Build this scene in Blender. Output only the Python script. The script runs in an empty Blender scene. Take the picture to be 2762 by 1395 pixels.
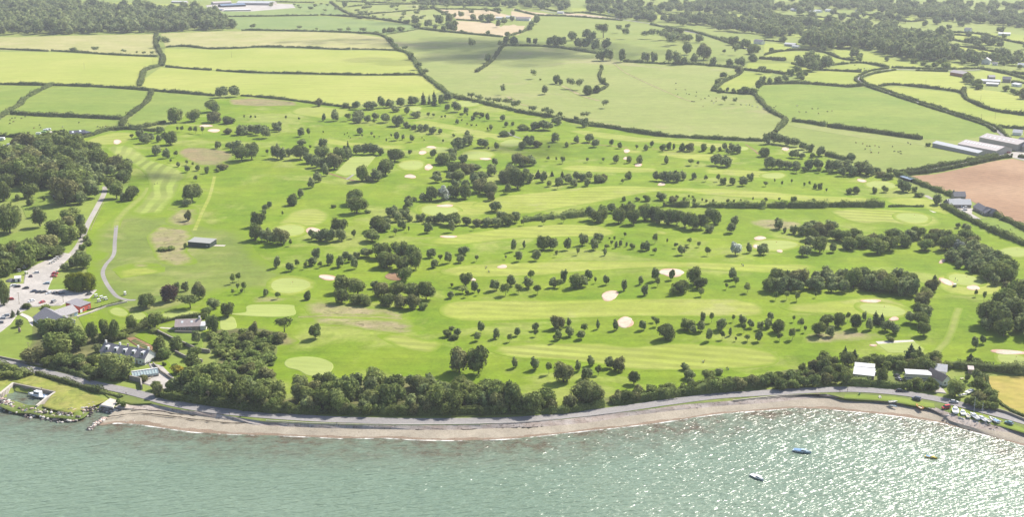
import bpy, bmesh, math, random
import numpy as np
from mathutils import Vector, Matrix
from mathutils.geometry import delaunay_2d_cdt
R = math.radians
random.seed(7); rng = np.random.default_rng(11)
SC = bpy.context.scene; COL = SC.collection

# ---------------------------------------------------------------- camera
PW, PH, FP = 2762.0, 1395.0, 3400.0          # photo size and focal length in photo pixels
CAM_H = 237.0
PITCH = math.atan((PH / 2 + 250.0) / FP)
cam = bpy.data.objects.new('camera', bpy.data.cameras.new('camera')); COL.objects.link(cam)
cam.location = (0, 0, CAM_H); cam.rotation_euler = (math.pi / 2 - PITCH, 0, 0)
cam.data.sensor_width = 36; cam.data.lens = 36 * FP / PW
cam.data.clip_start = 1; cam.data.clip_end = 40000
SC.camera = cam
# ---------------------------------------------------------------- sky, sun, exposure
SUN_EL, SUN_AZ = R(43), R(42)
w = bpy.data.worlds.new('World'); SC.world = w; w.use_nodes = True
nt = w.node_tree; bg = nt.nodes['Background']
sky = nt.nodes.new('ShaderNodeTexSky'); sky.sky_type = 'NISHITA'; sky.sun_disc = False
sky.sun_elevation = SUN_EL; sky.sun_rotation = SUN_AZ; sky.air_density = 1.0; sky.dust_density = 1.5
nt.links.new(sky.outputs[0], bg.inputs[0]); bg.inputs[1].default_value = 0.105
sd = Vector((math.sin(SUN_AZ) * math.cos(SUN_EL), math.cos(SUN_AZ) * math.cos(SUN_EL), math.sin(SUN_EL)))
sun = bpy.data.objects.new('sun', bpy.data.lights.new('sun', 'SUN')); COL.objects.link(sun)
sun.data.energy = 5.0; sun.data.angle = R(0.55); sun.data.color = (1.0, 0.94, 0.84)
sun.rotation_euler = sd.to_track_quat('Z', 'Y').to_euler(); sun.location = (600, 600, 900)
SC.view_settings.view_transform = 'Standard'; SC.view_settings.look = 'None'
SC.view_settings.exposure = 0.84; SC.view_settings.gamma = 1.0
SC.cycles.max_bounces = 5; SC.cycles.diffuse_bounces = 2; SC.cycles.glossy_bounces = 2
SC.cycles.transmission_bounces = 3; SC.cycles.transparent_max_bounces = 24; SC.cycles.volume_bounces = 0
SC.cycles.use_denoising = True; SC.cycles.denoiser = 'OPENIMAGEDENOISE'; SC.cycles.denoising_input_passes = 'RGB_ALBEDO_NORMAL'; SC.cycles.denoising_prefilter = 'ACCURATE'

# ---------------------------------------------------------------- pixel -> ground
FWD = np.array([0, math.cos(PITCH), -math.sin(PITCH)]); UP = np.array([0, math.sin(PITCH), math.cos(PITCH)])
TX = dict(a=0, b=690, c=1380, d=2062); TY = {'0': 0, '1': 340, '2': 680, '3': 1000}
Z = 3.68
def nat(t, x, y):                              # position in an enlarged tile of the photo -> photo pixel
    return TX[t[0]] + x / Z, TY[t[1]] + y / Z
def ray(u, v): return FWD + np.array([1., 0, 0]) * ((u - PW / 2) / FP) + UP * ((PH / 2 - v) / FP)
def hit(u, v, z):
    d = ray(u, v); t = (z - CAM_H) / d[2]; return d[0] * t, d[1] * t
def pt(t, x, y, z=None):
    u, v = nat(t, x, y)
    if z is not None: return hit(u, v, z)
    zz = 3.0
    for _ in range(5):
        a = hit(u, v, zz); zz = float(hl(a[0], a[1]))
    return hit(u, v, zz)
def ppm(t, x, y):                              # photo pixels per metre across the view at this place
    u, v = nat(t, x, y); X, Y = hit(u, v, 3.0)
    depth = Y * FWD[1] + (3.0 - CAM_H) * FWD[2]; return FP / depth
def dep(t, x, y):
    u, v = nat(t, x, y); return PITCH + math.atan((v - PH / 2) / FP)
def nums(s): return [tuple(float(q) for q in p.split()) for p in s.replace(';', ',').split(',') if p.strip()]
def pts(t, s, z=None): return [pt(t, p[0], p[1], z) for p in nums(s)]

# coast line: top of the sea wall, z = 2.6, from left to right
KZ = 2.6
K = pts('a3', '-1400 1300,-400 470,0 235,130 150,548 225,380 350,560 400,800 440,900 350,1030 340,1130 370,1250 300,1380 300,1560 345,1750 385,2100 425,2500 490', KZ) + \
    pts('b3', '100 508,500 530,1000 545,1600 547,2200 540,2576 525', KZ) + \
    pts('c3', '150 515,500 490,900 440,1300 395,1700 340,2200 300,2500 268', KZ) + \
    pts('d3', '150 248,400 236,640 238,780 275,1000 285,1250 300,1450 335,1690 365,1790 405,1950 465,2200 520,2400 540,2576 600,2800 680,3600 1000', KZ)
LAND = np.array(K + [(4000, K[-1][1] - 600), (9000, 200), (9000, 16000), (-9000, 16000), (-9000, 200), (-3000, K[0][1] - 300)])
Ka = np.array(K)
def seg_dist(x, y, L):
    x = np.asarray(x, float).ravel(); y = np.asarray(y, float).ravel(); best = np.full(x.shape, 1e9)
    for i in range(len(L) - 1):
        ax, ay = L[i]; bx, by = L[i + 1]; dx, dy = bx - ax, by - ay
        t = np.clip(((x - ax) * dx + (y - ay) * dy) / (dx * dx + dy * dy + 1e-9), 0, 1)
        best = np.minimum(best, (x - ax - t * dx) ** 2 + (y - ay - t * dy) ** 2)
    return np.sqrt(best)
def inside(x, y, P):
    x = np.asarray(x, float).ravel(); y = np.asarray(y, float).ravel(); c = np.zeros(x.shape, bool); n = len(P)
    for i in range(n):
        x1, y1 = P[i]; x2, y2 = P[(i + 1) % n]
        if y1 == y2: continue
        m = ((y1 > y) != (y2 > y)) & (x < (x2 - x1) * (y - y1) / (y2 - y1) + x1); c ^= m
    return c
def und(x, y):
    u = 1.3 * np.sin(x / 61 + y / 95 + .7) * np.sin(y / 73 - x / 160 + 1.1) + .5 * np.sin(x / 27 + 1.9 + .6 * np.sin(y / 40)) * np.sin(y / 31 + x / 90)
    u = u * np.clip((1700 - y) / 700, 0, 1)
    return u + 2.6 * np.sin(x / 310 + .8) * np.sin(y / 260 + .3) + .9
def hl(x, y):
    sh = np.shape(x); x = np.atleast_1d(np.asarray(x, float)).ravel(); y = np.atleast_1d(np.asarray(y, float)).ravel()
    k = np.zeros(x.shape); m = y > 1150; k[m] = 1
    if (~m).any():
        s = seg_dist(x[~m], y[~m], KK); s[~inside(x[~m], y[~m], LAND)] = 0
        q = np.clip((s - 25) / 130, 0, 1); k[~m] = q * q * (3 - 2 * q)
    r = KZ + k * (und(x, y) + 2.0)
    return r.reshape(sh) if sh else float(r[0])
KK = Ka[::1]

# ---------------------------------------------------------------- bookkeeping
def tag(o, label=None, cat=None, group=None, kind=None):
    if label: o['label'] = label
    if cat: o['category'] = cat
    if group: o['group'] = group
    if kind: o['kind'] = kind
    return o
def link(name, me, parent=None):
    o = bpy.data.objects.new(name, me); COL.objects.link(o)
    if parent: o.parent = parent
    return o
def empty(name, loc, rz=0):
    o = bpy.data.objects.new(name, None); COL.objects.link(o); o.location = loc; o.rotation_euler = (0, 0, rz)
    o.empty_display_size = .5; return o
def np_mesh(name, V, F, mats=(), mi=None, smooth=False):   # F: (n,k) array of equal-size faces or list
    me = bpy.data.meshes.new(name)
    if isinstance(F, np.ndarray):
        n, k = F.shape; me.vertices.add(len(V)); me.vertices.foreach_set('co', np.asarray(V, np.float32).ravel())
        me.loops.add(n * k); me.loops.foreach_set('vertex_index', F.astype(np.int32).ravel())
        me.polygons.add(n); me.polygons.foreach_set('loop_start', np.arange(0, n * k, k, dtype=np.int32))
        me.polygons.foreach_set('loop_total', np.full(n, k, np.int32))
    else: me.from_pydata([tuple(v) for v in V], [], F)
    for m in mats: me.materials.append(m)
    if mi is not None: me.polygons.foreach_set('material_index', np.asarray(mi, np.int32))
    me.polygons.foreach_set('use_smooth', np.full(len(me.polygons), smooth))
    me.update(); return me
def clone(root, loc, rz, label, group=None, recol=None, scale=None):
    r = root.copy(); COL.objects.link(r); r.location = loc; r.rotation_euler = (0, 0, rz)
    if scale: r.scale = (scale,) * 3
    r['label'] = label
    if group: r['group'] = group
    def rec(src, dst):
        for ch in src.children:
            c = ch.copy(); COL.objects.link(c); c.parent = dst; rec(ch, c)
    rec(root, r)
    if recol:
        for o in [r] + list(r.children):
            for s in o.material_slots:
                if s.material and s.material.name in recol:
                    mm = recol[s.material.name]; s.link = 'OBJECT'; s.material = mm
    return r

# ---------------------------------------------------------------- materials
class N:
    def __init__(s, name):
        s.m = bpy.data.materials.new(name); s.m.use_nodes = True; s.t = s.m.node_tree; s.t.nodes.clear()
        s.out = s.n('ShaderNodeOutputMaterial')
    def n(s, typ, **kw):
        o = s.t.nodes.new(typ)
        for k, v in kw.items(): setattr(o, k, v)
        return o
    def l(s, a, b): s.t.links.new(a, b)
    def val(s, inp, v):
        if hasattr(v, 'is_output'): s.l(v, inp)
        elif isinstance(v, (tuple, list)) and len(v) == 3 and inp.type == 'RGBA': inp.default_value = (*v, 1)
        else: inp.default_value = v
    def math(s, op, a, b=0.0, c=0.0, clamp=False):
        o = s.n('ShaderNodeMath', operation=op, use_clamp=clamp)
        s.val(o.inputs[0], a); s.val(o.inputs[1], b); s.val(o.inputs[2], c); return o.outputs[0]
    def pos(s): return s.n('ShaderNodeNewGeometry').outputs['Position']
    def obj(s): return s.n('ShaderNodeTexCoord').outputs['Object']
    def noise(s, vec, scale, detail=2, rough=.5, dist=0.0):
        o = s.n('ShaderNodeTexNoise'); s.l(vec, o.inputs['Vector']); o.inputs['Scale'].default_value = scale
        o.inputs['Detail'].default_value = detail; o.inputs['Roughness'].default_value = rough; o.inputs['Distortion'].default_value = dist
        return o.outputs[0]
    def mr(s, v, a, b, c=0.0, d=1.0):
        o = s.n('ShaderNodeMapRange'); s.val(o.inputs[0], v)
        for i, q in enumerate((a, b, c, d)): o.inputs[i + 1].default_value = q
        return o.outputs[0]
    def mix(s, f, a, b, mode='MIX'):
        o = s.n('ShaderNodeMix', data_type='RGBA', blend_type=mode); s.val(o.inputs[0], f); s.val(o.inputs[6], a); s.val(o.inputs[7], b)
        return o.outputs[2]
    def mul(s, col, v):
        o = s.n('ShaderNodeVectorMath', operation='SCALE'); s.l(col, o.inputs[0]); s.val(o.inputs[3], v); return o.outputs[0]
    def bump(s, hgt, strength, dist):
        o = s.n('ShaderNodeBump'); s.l(hgt, o.inputs['Height']); o.inputs['Strength'].default_value = strength; o.inputs['Distance'].default_value = dist
        return o.outputs[0]
    def bsdf(s, col, rough=.8, nrm=None, metal=0.0, spec=.3, **kw):
        o = s.n('ShaderNodeBsdfPrincipled'); s.val(o.inputs['Base Color'], col); s.val(o.inputs['Roughness'], rough)
        o.inputs['Metallic'].default_value = metal; o.inputs['Specular IOR Level'].default_value = spec
        if nrm is not None: s.l(nrm, o.inputs['Normal'])
        s.l(o.outputs[0], s.out.inputs[0]); return o
def sr(r, g, b):                                # sRGB 0..255 -> linear
    return tuple(((c / 255) / 12.92 if c <= 10 else (((c / 255) + .055) / 1.055) ** 2.4) for c in (r, g, b))
def paint(name, col, rough=.5, var=.08, scale=1.2, metal=0.0, spec=.4):
    k = N(name); p = k.obj(); f = k.mr(k.noise(p, scale, 4, .6), .3, .7, 1 - var, 1 + var)
    k.bsdf(k.mul(k.mix(0.0, col, col), f), rough, metal=metal, spec=spec); return k.m
def grass(name, c1, c2, big=45., fine=.14, edge=None, ew=3.5, stripe=None, c3=None, c3lo=.56, c3s=.03, c3d=6, tuft=.5):
    """mown or rough grass: two tones in broad drifts, blade-scale mottling, optional mower stripes and dry patches"""
    k = N(name); p = k.pos(); c1, c2, c3 = [tuple(v * q for v, q in zip(c, (.60, .60, .66))) if c else c for c in (c1, c2, c3)]
    col = k.mix(k.mr(k.noise(p, 1 / big, 4, .6), .36, .64), c1, c2)
    if c3: col = k.mix(k.mr(k.noise(p, c3s, c3d, .65, .6), c3lo, c3lo + .1), col, c3)
    f = k.mr(k.noise(p, tuft, 5, .7), .25, .75, 1 - fine, 1 + fine)
    f2 = k.mr(k.noise(p, .09, 4, .6), .3, .7, 1 - fine * .7, 1 + fine * .7); f = k.math('MULTIPLY', f, f2)
    sv = k.n('ShaderNodeVectorMath', operation='MULTIPLY'); k.l(p, sv.inputs[0]); sv.inputs[1].default_value = (.016, .19, 0)
    f = k.math('MULTIPLY', f, k.mr(k.noise(sv.outputs[0], 1.0, 4, .65, .3), .3, .7, .90, 1.10))
    if stripe:
        ang, per, amt, warp = stripe
        d = k.n('ShaderNodeVectorMath', operation='DOT_PRODUCT'); k.l(p, d.inputs[0]); d.inputs[1].default_value = (math.cos(ang) / per, math.sin(ang) / per, 0)
        ph = k.math('ADD', d.outputs['Value'], k.math('MULTIPLY', k.noise(p, .006, 2), warp))
        s_ = k.math('SINE', k.math('MULTIPLY', ph, 2 * math.pi)); s_ = k.math('MULTIPLY', k.mr(s_, -.45, .45, -1, 1), k.mr(k.noise(p, .015, 2), .35, .6, .25, 1))
        f = k.math('MULTIPLY', f, k.math('ADD', 1.0, k.math('MULTIPLY', s_, amt)))
    col = k.mul(col, f); h = k.noise(p, .8, 4, .7)
    if edge:                                     # mown edge blending raggedly into the grass around it
        at = k.n('ShaderNodeAttribute'); at.attribute_name = 'edge'; e = k.math('ADD', at.outputs['Fac'], k.math('MULTIPLY', k.math('SUBTRACT', k.noise(p, .16, 4, .7), .5), ew * 1.6))
        col = k.mix(k.mr(e, 0, ew), tuple(v * q for v, q in zip(edge, (.60, .60, .66))), col)
    k.bsdf(col, .95, k.bump(h, .35, .25), spec=.1); return k.m
def foliage(name, c1, c2, tr=.25):
    k = N(name); p = k.pos(); oi = k.n('ShaderNodeObjectInfo')
    col = k.mix(k.mr(k.noise(p, .07, 2), .38, .62), c1, c2)
    ge = k.n('ShaderNodeNewGeometry'); f = k.mr(k.noise(p, .30, 3, .7), .3, .7, .70, 1.35); f = k.math('MULTIPLY', f, k.mr(ge.outputs['Random Per Island'], 0, 1, .55, 1.55))
    col = k.mul(k.mul(col, f), k.mr(oi.outputs['Random'], 0, 1, .78, 1.25))
    d = k.n('ShaderNodeBsdfDiffuse'); k.l(col, d.inputs[0]); t = k.n('ShaderNodeBsdfTranslucent'); k.l(k.mul(col, 1.5), t.inputs[0])
    m = k.n('ShaderNodeMixShader'); m.inputs[0].default_value = tr; k.l(d.outputs[0], m.inputs[1]); k.l(t.outputs[0], m.inputs[2]); k.l(m.outputs[0], k.out.inputs[0]); return k.m
M = {}
M['dark'] = foliage('foliage_dark', (.102, .134, .044), (.152, .184, .056))
M['mid'] = foliage('foliage_mid', (.135, .178, .050), (.190, .220, .066))
M['olive'] = foliage('foliage_olive', (.148, .158, .062), (.188, .188, .076))
M['far'] = foliage('foliage_far', (.122, .155, .062), (.180, .205, .084))
M['lite'] = foliage('foliage_light', (.15, .19, .055), (.20, .22, .085))
M['silver'] = foliage('foliage_silver', (.27, .30, .25), (.40, .42, .38))
M['copper'] = foliage('foliage_copper', (.095, .065, .055), (.15, .095, .065))
M['con'] = foliage('foliage_conifer', (.070, .100, .046), (.110, .132, .062), .1)
M['gold'] = foliage('foliage_gold', (.19, .21, .022), (.10, .14, .02))
M['gorse'] = foliage('foliage_gorse', (.42, .30, .03), (.18, .19, .04))
M['hedge'] = foliage('foliage_hedge', (.088, .116, .042), (.130, .152, .056))
M['bark'] = paint('bark', (.10, .085, .065), .95, .3, 3)
# ---------------------------------------------------------------- ground, fields, golf surfaces
def resample(L, step, closed=False):
    L = [np.array(p, float) for p in L]
    if closed: L = L + [L[0]]
    out = []
    for a, b in zip(L[:-1], L[1:]):
        n = max(1, int(np.hypot(*(b[:2] - a[:2])) / step))
        for i in range(n): out.append(a + (b - a) * i / n)
    if not closed: out.append(L[-1])
    return out
def catmull(L, closed=True, n=5):
    L = [np.array(p, float) for p in L]; m = len(L); out = []
    rng_ = range(m) if closed else range(m - 1)
    for i in rng_:
        g = (lambda j: L[j % m]) if closed else (lambda j: L[min(max(j, 0), m - 1)])
        p0, p1, p2, p3 = g(i - 1), g(i), g(i + 1), g(i + 2)
        for k in range(n):
            t = k / n; out.append(.5 * (2 * p1 + (p2 - p0) * t + (2 * p0 - 5 * p1 + 4 * p2 - p3) * t * t + (3 * p1 - p0 - 3 * p2 + p3) * t ** 3))
    if not closed: out.append(L[-1])
    return out
NP = 0
def patch(name, W, mat, off, smooth=False, zf=None, label=None, step=None):
    """a sheet over the ground inside outline W (world points), following the terrain at height off"""
    if smooth: W = catmull(W)
    global NP
    NP += 1; cy = np.mean([p[1] for p in W]); off = off * (.5 if cy < 1500 else 1) + .0007 * NP; st = step or min(max(cy / 75, 5), 45)
    W = resample(W, st, True); P = np.array([p[:2] for p in W])
    lo, hi = P.min(0), P.max(0); gx, gy = np.meshgrid(np.arange(lo[0] + st * .5, hi[0], st), np.arange(lo[1] + st * .5, hi[1], st))
    gx, gy = gx.ravel(), gy.ravel()
    if len(gx):
        m = inside(gx, gy, P); gx, gy = gx[m], gy[m]
    if len(gx):
        d = seg_dist(gx, gy, np.vstack([P, P[:1]])); m = d > st * .35; gx, gy = gx[m], gy[m]
    nb = len(P); V = [Vector(p) for p in P] + [Vector((a, b)) for a, b in zip(gx, gy)]
    r = delaunay_2d_cdt(V, [], [list(range(nb))], 1, 1e-4)
    v2 = np.array([tuple(v) for v in r[0]]); z = hl(v2[:, 0], v2[:, 1]) + off if zf is None else zf(v2[:, 0], v2[:, 1]) + off
    F = []
    for f in r[2]:
        a, b, c = [v2[i] for i in f[:3]]
        F.append(tuple(f) if (b[0] - a[0]) * (c[1] - a[1]) - (b[1] - a[1]) * (c[0] - a[0]) > 0 else tuple(reversed(f)))
    ed = np.minimum(seg_dist(v2[:, 0], v2[:, 1], np.vstack([P, P[:1]])), 40); V3 = np.c_[v2, z]; nv = len(V3); sk = V3[:nb].copy(); tg = np.roll(P, -1, 0) - np.roll(P, 1, 0); tg /= np.linalg.norm(tg, axis=1)[:, None] + 1e-9; sg = np.sign(np.sum(P[:, 0] * np.roll(P[:, 1], -1) - np.roll(P[:, 0], -1) * P[:, 1]))
    sk[:, :2] += np.c_[tg[:, 1], -tg[:, 0]] * sg * (.9 if cy < 1500 else 2.); sk[:, 2] -= .12 + off * 1.3; V3 = np.vstack([V3, sk])
    for i in range(nb): F.append((i, nv + i, nv + (i + 1) % nb, (i + 1) % nb))
    me = np_mesh(name, V3, F, [mat], smooth=False); a_ = me.attributes.new('edge', 'FLOAT', 'POINT'); a_.data.foreach_set('value', np.r_[ed, np.zeros(nb)].astype(np.float32)); o = link(name, me); tag(o, label, kind='structure'); return o
def ribbon(name, W, width, mat, off, label=None, step=6):
    W = resample(catmull(W, False, 6), step); P = np.array([p[:2] for p in W]); t = np.gradient(P, axis=0); t /= np.linalg.norm(t, axis=1)[:, None] + 1e-9
    nrm = np.c_[-t[:, 1], t[:, 0]]; k = 3; rows = [P + nrm * width * (j / (k - 1) - .5) for j in range(k)]
    V = np.vstack(rows); z = hl(V[:, 0], V[:, 1]) + off * (.6 if P[0, 1] < 1500 else 1); n = len(P); F = []
    for j in range(k - 1):
        for i in range(n - 1): F.append((j * n + i, (j + 1) * n + i, (j + 1) * n + i + 1, j * n + i + 1)[::-1])
    me = np_mesh(name, np.c_[V, z], np.array(F), [mat], smooth=True); a_ = me.attributes.new('edge', 'FLOAT', 'POINT'); a_.data.foreach_set('value', np.r_[np.zeros(n), np.full(n, 9.), np.zeros(n)].astype(np.float32)); o = link(name, me); tag(o, label, kind='structure'); return o
def loft(name, A, B, mat, n=160, rows=4, zf=None, label=None):
    """a sloping strip between two polylines of 3D points"""
    def rs(L):
        L = np.array(L, float); d = np.r_[0, np.cumsum(np.linalg.norm(np.diff(L[:, :2], axis=0), axis=1))]; q = np.linspace(0, d[-1], n)
        return np.c_[[np.interp(q, d, L[:, i]) for i in range(3)]].T
    a = rs(A)
    Bl = np.array(B, float); b = rs(B)
    V = np.vstack([a + (b - a) * j / (rows - 1) for j in range(rows)]); F = []
    if zf is not None: V[n:-n, 2] += zf(V[n:-n])
    for j in range(rows - 1):
        for i in range(n - 1): F.append((j * n + i, (j + 1) * n + i, (j + 1) * n + i + 1, j * n + i + 1))
    o = link(name, np_mesh(name, V, np.array(F), [mat], smooth=True)); tag(o, label, kind='structure'); return o
TB = Vector
# materials of the ground
G = {}
G['pasture'] = grass('pasture_grass', (.27, .345, .065), (.33, .385, .085), 120, .09, tuft=.25)
G['olive'] = grass('olive_pasture', (.31, .38, .085), (.375, .415, .115), 150, .10, tuft=.25, c3=(.42, .41, .16), c3lo=.55, c3s=.006)
G['lime'] = grass('lime_meadow', (.41, .475, .08), (.49, .52, .11), 130, .07, stripe=(1.45, 16, .06, 2), tuft=.2)
G['lime2'] = grass('bright_green_meadow', (.35, .43, .065), (.42, .47, .085), 90, .08, tuft=.2)
G['hay'] = grass('pale_hay', (.44, .45, .14), (.54, .50, .20), 60, .12, stripe=(1.5, 11, .06, 5), tuft=.2)
G['cool'] = grass('cool_green_field', (.235, .335, .085), (.29, .375, .10), 150, .07, tuft=.2)
G['dgreen'] = grass('fresh_pasture', (.235, .335, .045), (.30, .38, .06), 80, .12, tuft=.3)
G['tan'] = grass('stubble_field', (.60, .47, .25), (.66, .54, .32), 90, .08, tuft=.2)
RC = (.238, .352, .015)
G['rough'] = grass('golf_rough', (.188, .308, .010), (.278, .374, .022), 60, .20, c3=(.35, .41, .075), c3lo=.52, c3s=.014)
G['rough2'] = grass('rough_by_the_drive', (.20, .275, .045), (.27, .34, .055), 40, .16, edge=RC, ew=12, c3=(.36, .38, .11), c3lo=.5, c3s=.012)
G['fair'] = grass('fairway_grass', (.365, .435, .055), (.43, .47, .09), 60, .14, edge=RC, stripe=(1.50, 11, .08, 6), c3=(.44, .46, .13), c3lo=.56, c3s=.02)
G['fairv'] = grass('fairway_lengthwise_stripes', (.30, .39, .06), (.40, .455, .105), 70, .11, edge=RC, stripe=(.12, 11, .20, 4))
G['fairh'] = grass('fairway_cross_stripes', (.365, .43, .06), (.42, .46, .10), 60, .10, edge=RC, stripe=(1.35, 9, .16, 1.5))
G['green'] = grass('putting_green_grass', (.42, .50, .12), (.46, .53, .14), 40, .05, stripe=(1.3, 5, .03, .5))
G['dry'] = grass('dry_rough_grass', (.36, .36, .12), (.44, .37, .19), 14, .25, edge=RC, ew=5, c3=(.20, .18, .075), c3lo=.55, c3s=.11)
G['brown'] = grass('reddish_bent_grass', (.38, .30, .14), (.32, .31, .11), 18, .25, edge=RC, ew=5, c3=(.20, .20, .075), c3lo=.56, c3s=.07)
G['scrub'] = grass('scrub_ground', (.15, .17, .055), (.24, .23, .085), 12, .3, edge=(.22, .27, .06), ew=3, c3=(.10, .12, .04), c3lo=.55, c3s=.12)
G['earthg'] = grass('verge_grass', (.17, .24, .05), (.26, .30, .08), 12, .22, c3=(.36, .30, .15), c3lo=.6, c3s=.08)
G['worn'] = grass('worn_pale_grass', (.33, .40, .07), (.37, .42, .09), 20, .12, edge=RC, ew=6)
G['coast'] = grass('salt_blown_grass', (.33, .37, .065), (.40, .39, .10), 9, .26, c3=(.20, .24, .05), c3lo=.53, c3s=.09)
G['gold'] = grass('ripening_field', (.42, .38, .075), (.55, .44, .11), 14, .12, stripe=(.9, 7, .05, 3), tuft=.3)
def ploughed():
    k = N('ploughed_earth'); p = k.pos(); col = k.mix(k.mr(k.noise(p, .012, 4), .38, .62), (.255, .16, .10), (.31, .205, .13))
    d = k.n('ShaderNodeVectorMath', operation='DOT_PRODUCT'); k.l(p, d.inputs[0]); a = R(118); d.inputs[1].default_value = (math.cos(a) / 5.5, math.sin(a) / 5.5, 0)
    ph = k.math('ADD', d.outputs['Value'], k.math('MULTIPLY', k.noise(p, .004, 1), 9)); s_ = k.math('SINE', k.math('MULTIPLY', ph, 6.2832))
    f = k.math('MULTIPLY', k.math('ADD', 1, k.math('MULTIPLY', s_, .05)), k.mr(k.noise(p, .16, 5, .75), .3, .7, .84, 1.16)); k.bsdf(k.mul(col, f), .95, spec=.05); return k.m
G['plough'] = ploughed()
def stony(name, c1, c2, c3, s=.6, lo=.58, rough=.9, big=.05):
    k = N(name); p = k.pos(); c1, c2, c3 = [tuple(v * .72 for v in c) for c in (c1, c2, c3)]; col = k.mix(k.mr(k.noise(p, big, 4, .6), .38, .62), c1, c2)
    col = k.mix(k.mr(k.noise(p, s * 1.7, 5, .8), lo, lo + .07), col, c3); f = k.mr(k.noise(p, s, 6, .75), .28, .72, .78, 1.2)
    k.bsdf(k.mul(col, f), rough, k.bump(k.noise(p, s * 2, 4, .8), .5, .2), spec=.15); return k.m
G['tarmac'] = stony('tarmac', (.30, .285, .28), (.36, .34, .33), (.24, .23, .225), .7, .6, .9, .03)
G['track'] = stony('track_gravel', (.38, .35, .31), (.46, .43, .38), (.28, .26, .22), .5)
G['gravel'] = stony('car_park_gravel', (.45, .42, .39), (.55, .51, .47), (.36, .33, .29), .5, .6, .95, .07)
G['path'] = stony('cart_path', (.31, .29, .28), (.38, .36, .34), (.26, .25, .23), .9)
G['beach'] = stony('shingle_beach', (.40, .35, .275), (.49, .43, .34), (.30, .24, .18), 1.0, .56, .95, .06)
G['apron'] = stony('weathered_concrete', (.42, .34, .29), (.56, .49, .44), (.22, .18, .15), .45, .55, .95, .12)
G['conc'] = stony('pale_concrete', (.60, .55, .48), (.68, .63, .57), (.50, .45, .38), .8, .62)
G['sand'] = stony('bunker_sand', (.64, .52, .40), (.74, .61, .49), (.70, .55, .44), .8, .66, .95, .1)
G['rsand'] = stony('red_lip_sand', (.62, .38, .28), (.70, .48, .38), (.5, .3, .22), .6, .6)
G['earth'] = stony('bare_earth', (.26, .15, .08), (.34, .21, .12), (.15, .09, .05), .3)
G['stone'] = stony('grey_stone', (.30, .265, .225), (.42, .38, .33), (.19, .17, .14), 1.2, .58)
G['weed'] = stony('tide_wrack', (.035, .028, .02), (.06, .045, .03), (.02, .015, .01), 1.2)  # near-black, shared by the wrack lines and the step risers

# the ground: one sheet out to the horizon, sloping under the sea in front of the coast line
rr = [360.]
while rr[-1] < 15000: rr.append(rr[-1] * 1.0085 if rr[-1] < 4500 else rr[-1] * 1.035)
aa = np.linspace(-R(36), R(36), 330); rg, ag = np.meshgrid(rr, aa, indexing='ij')
gx, gy = (rg * np.sin(ag)).ravel(), (rg * np.cos(ag)).ravel(); gz = hl(gx, gy)
near = gy < 1100; sdist = np.full(gx.shape, 1e3); sdist[near] = seg_dist(gx[near], gy[near], Ka) * np.where(inside(gx[near], gy[near], LAND), 1, -1)
gz = gz - .05 - np.clip((1.5 - sdist) / 3.0, 0, 1) * 4.2
n0, n1 = rg.shape; ii = np.arange(n0 * n1).reshape(n0, n1)
F = np.stack([ii[:-1, :-1], ii[:-1, 1:], ii[1:, 1:], ii[1:, :-1]], -1).reshape(-1, 4)[:, ::-1]
tag(link('ground', np_mesh('ground', np.c_[gx, gy, gz], F, [G['pasture']], smooth=True)), kind='structure')

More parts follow.
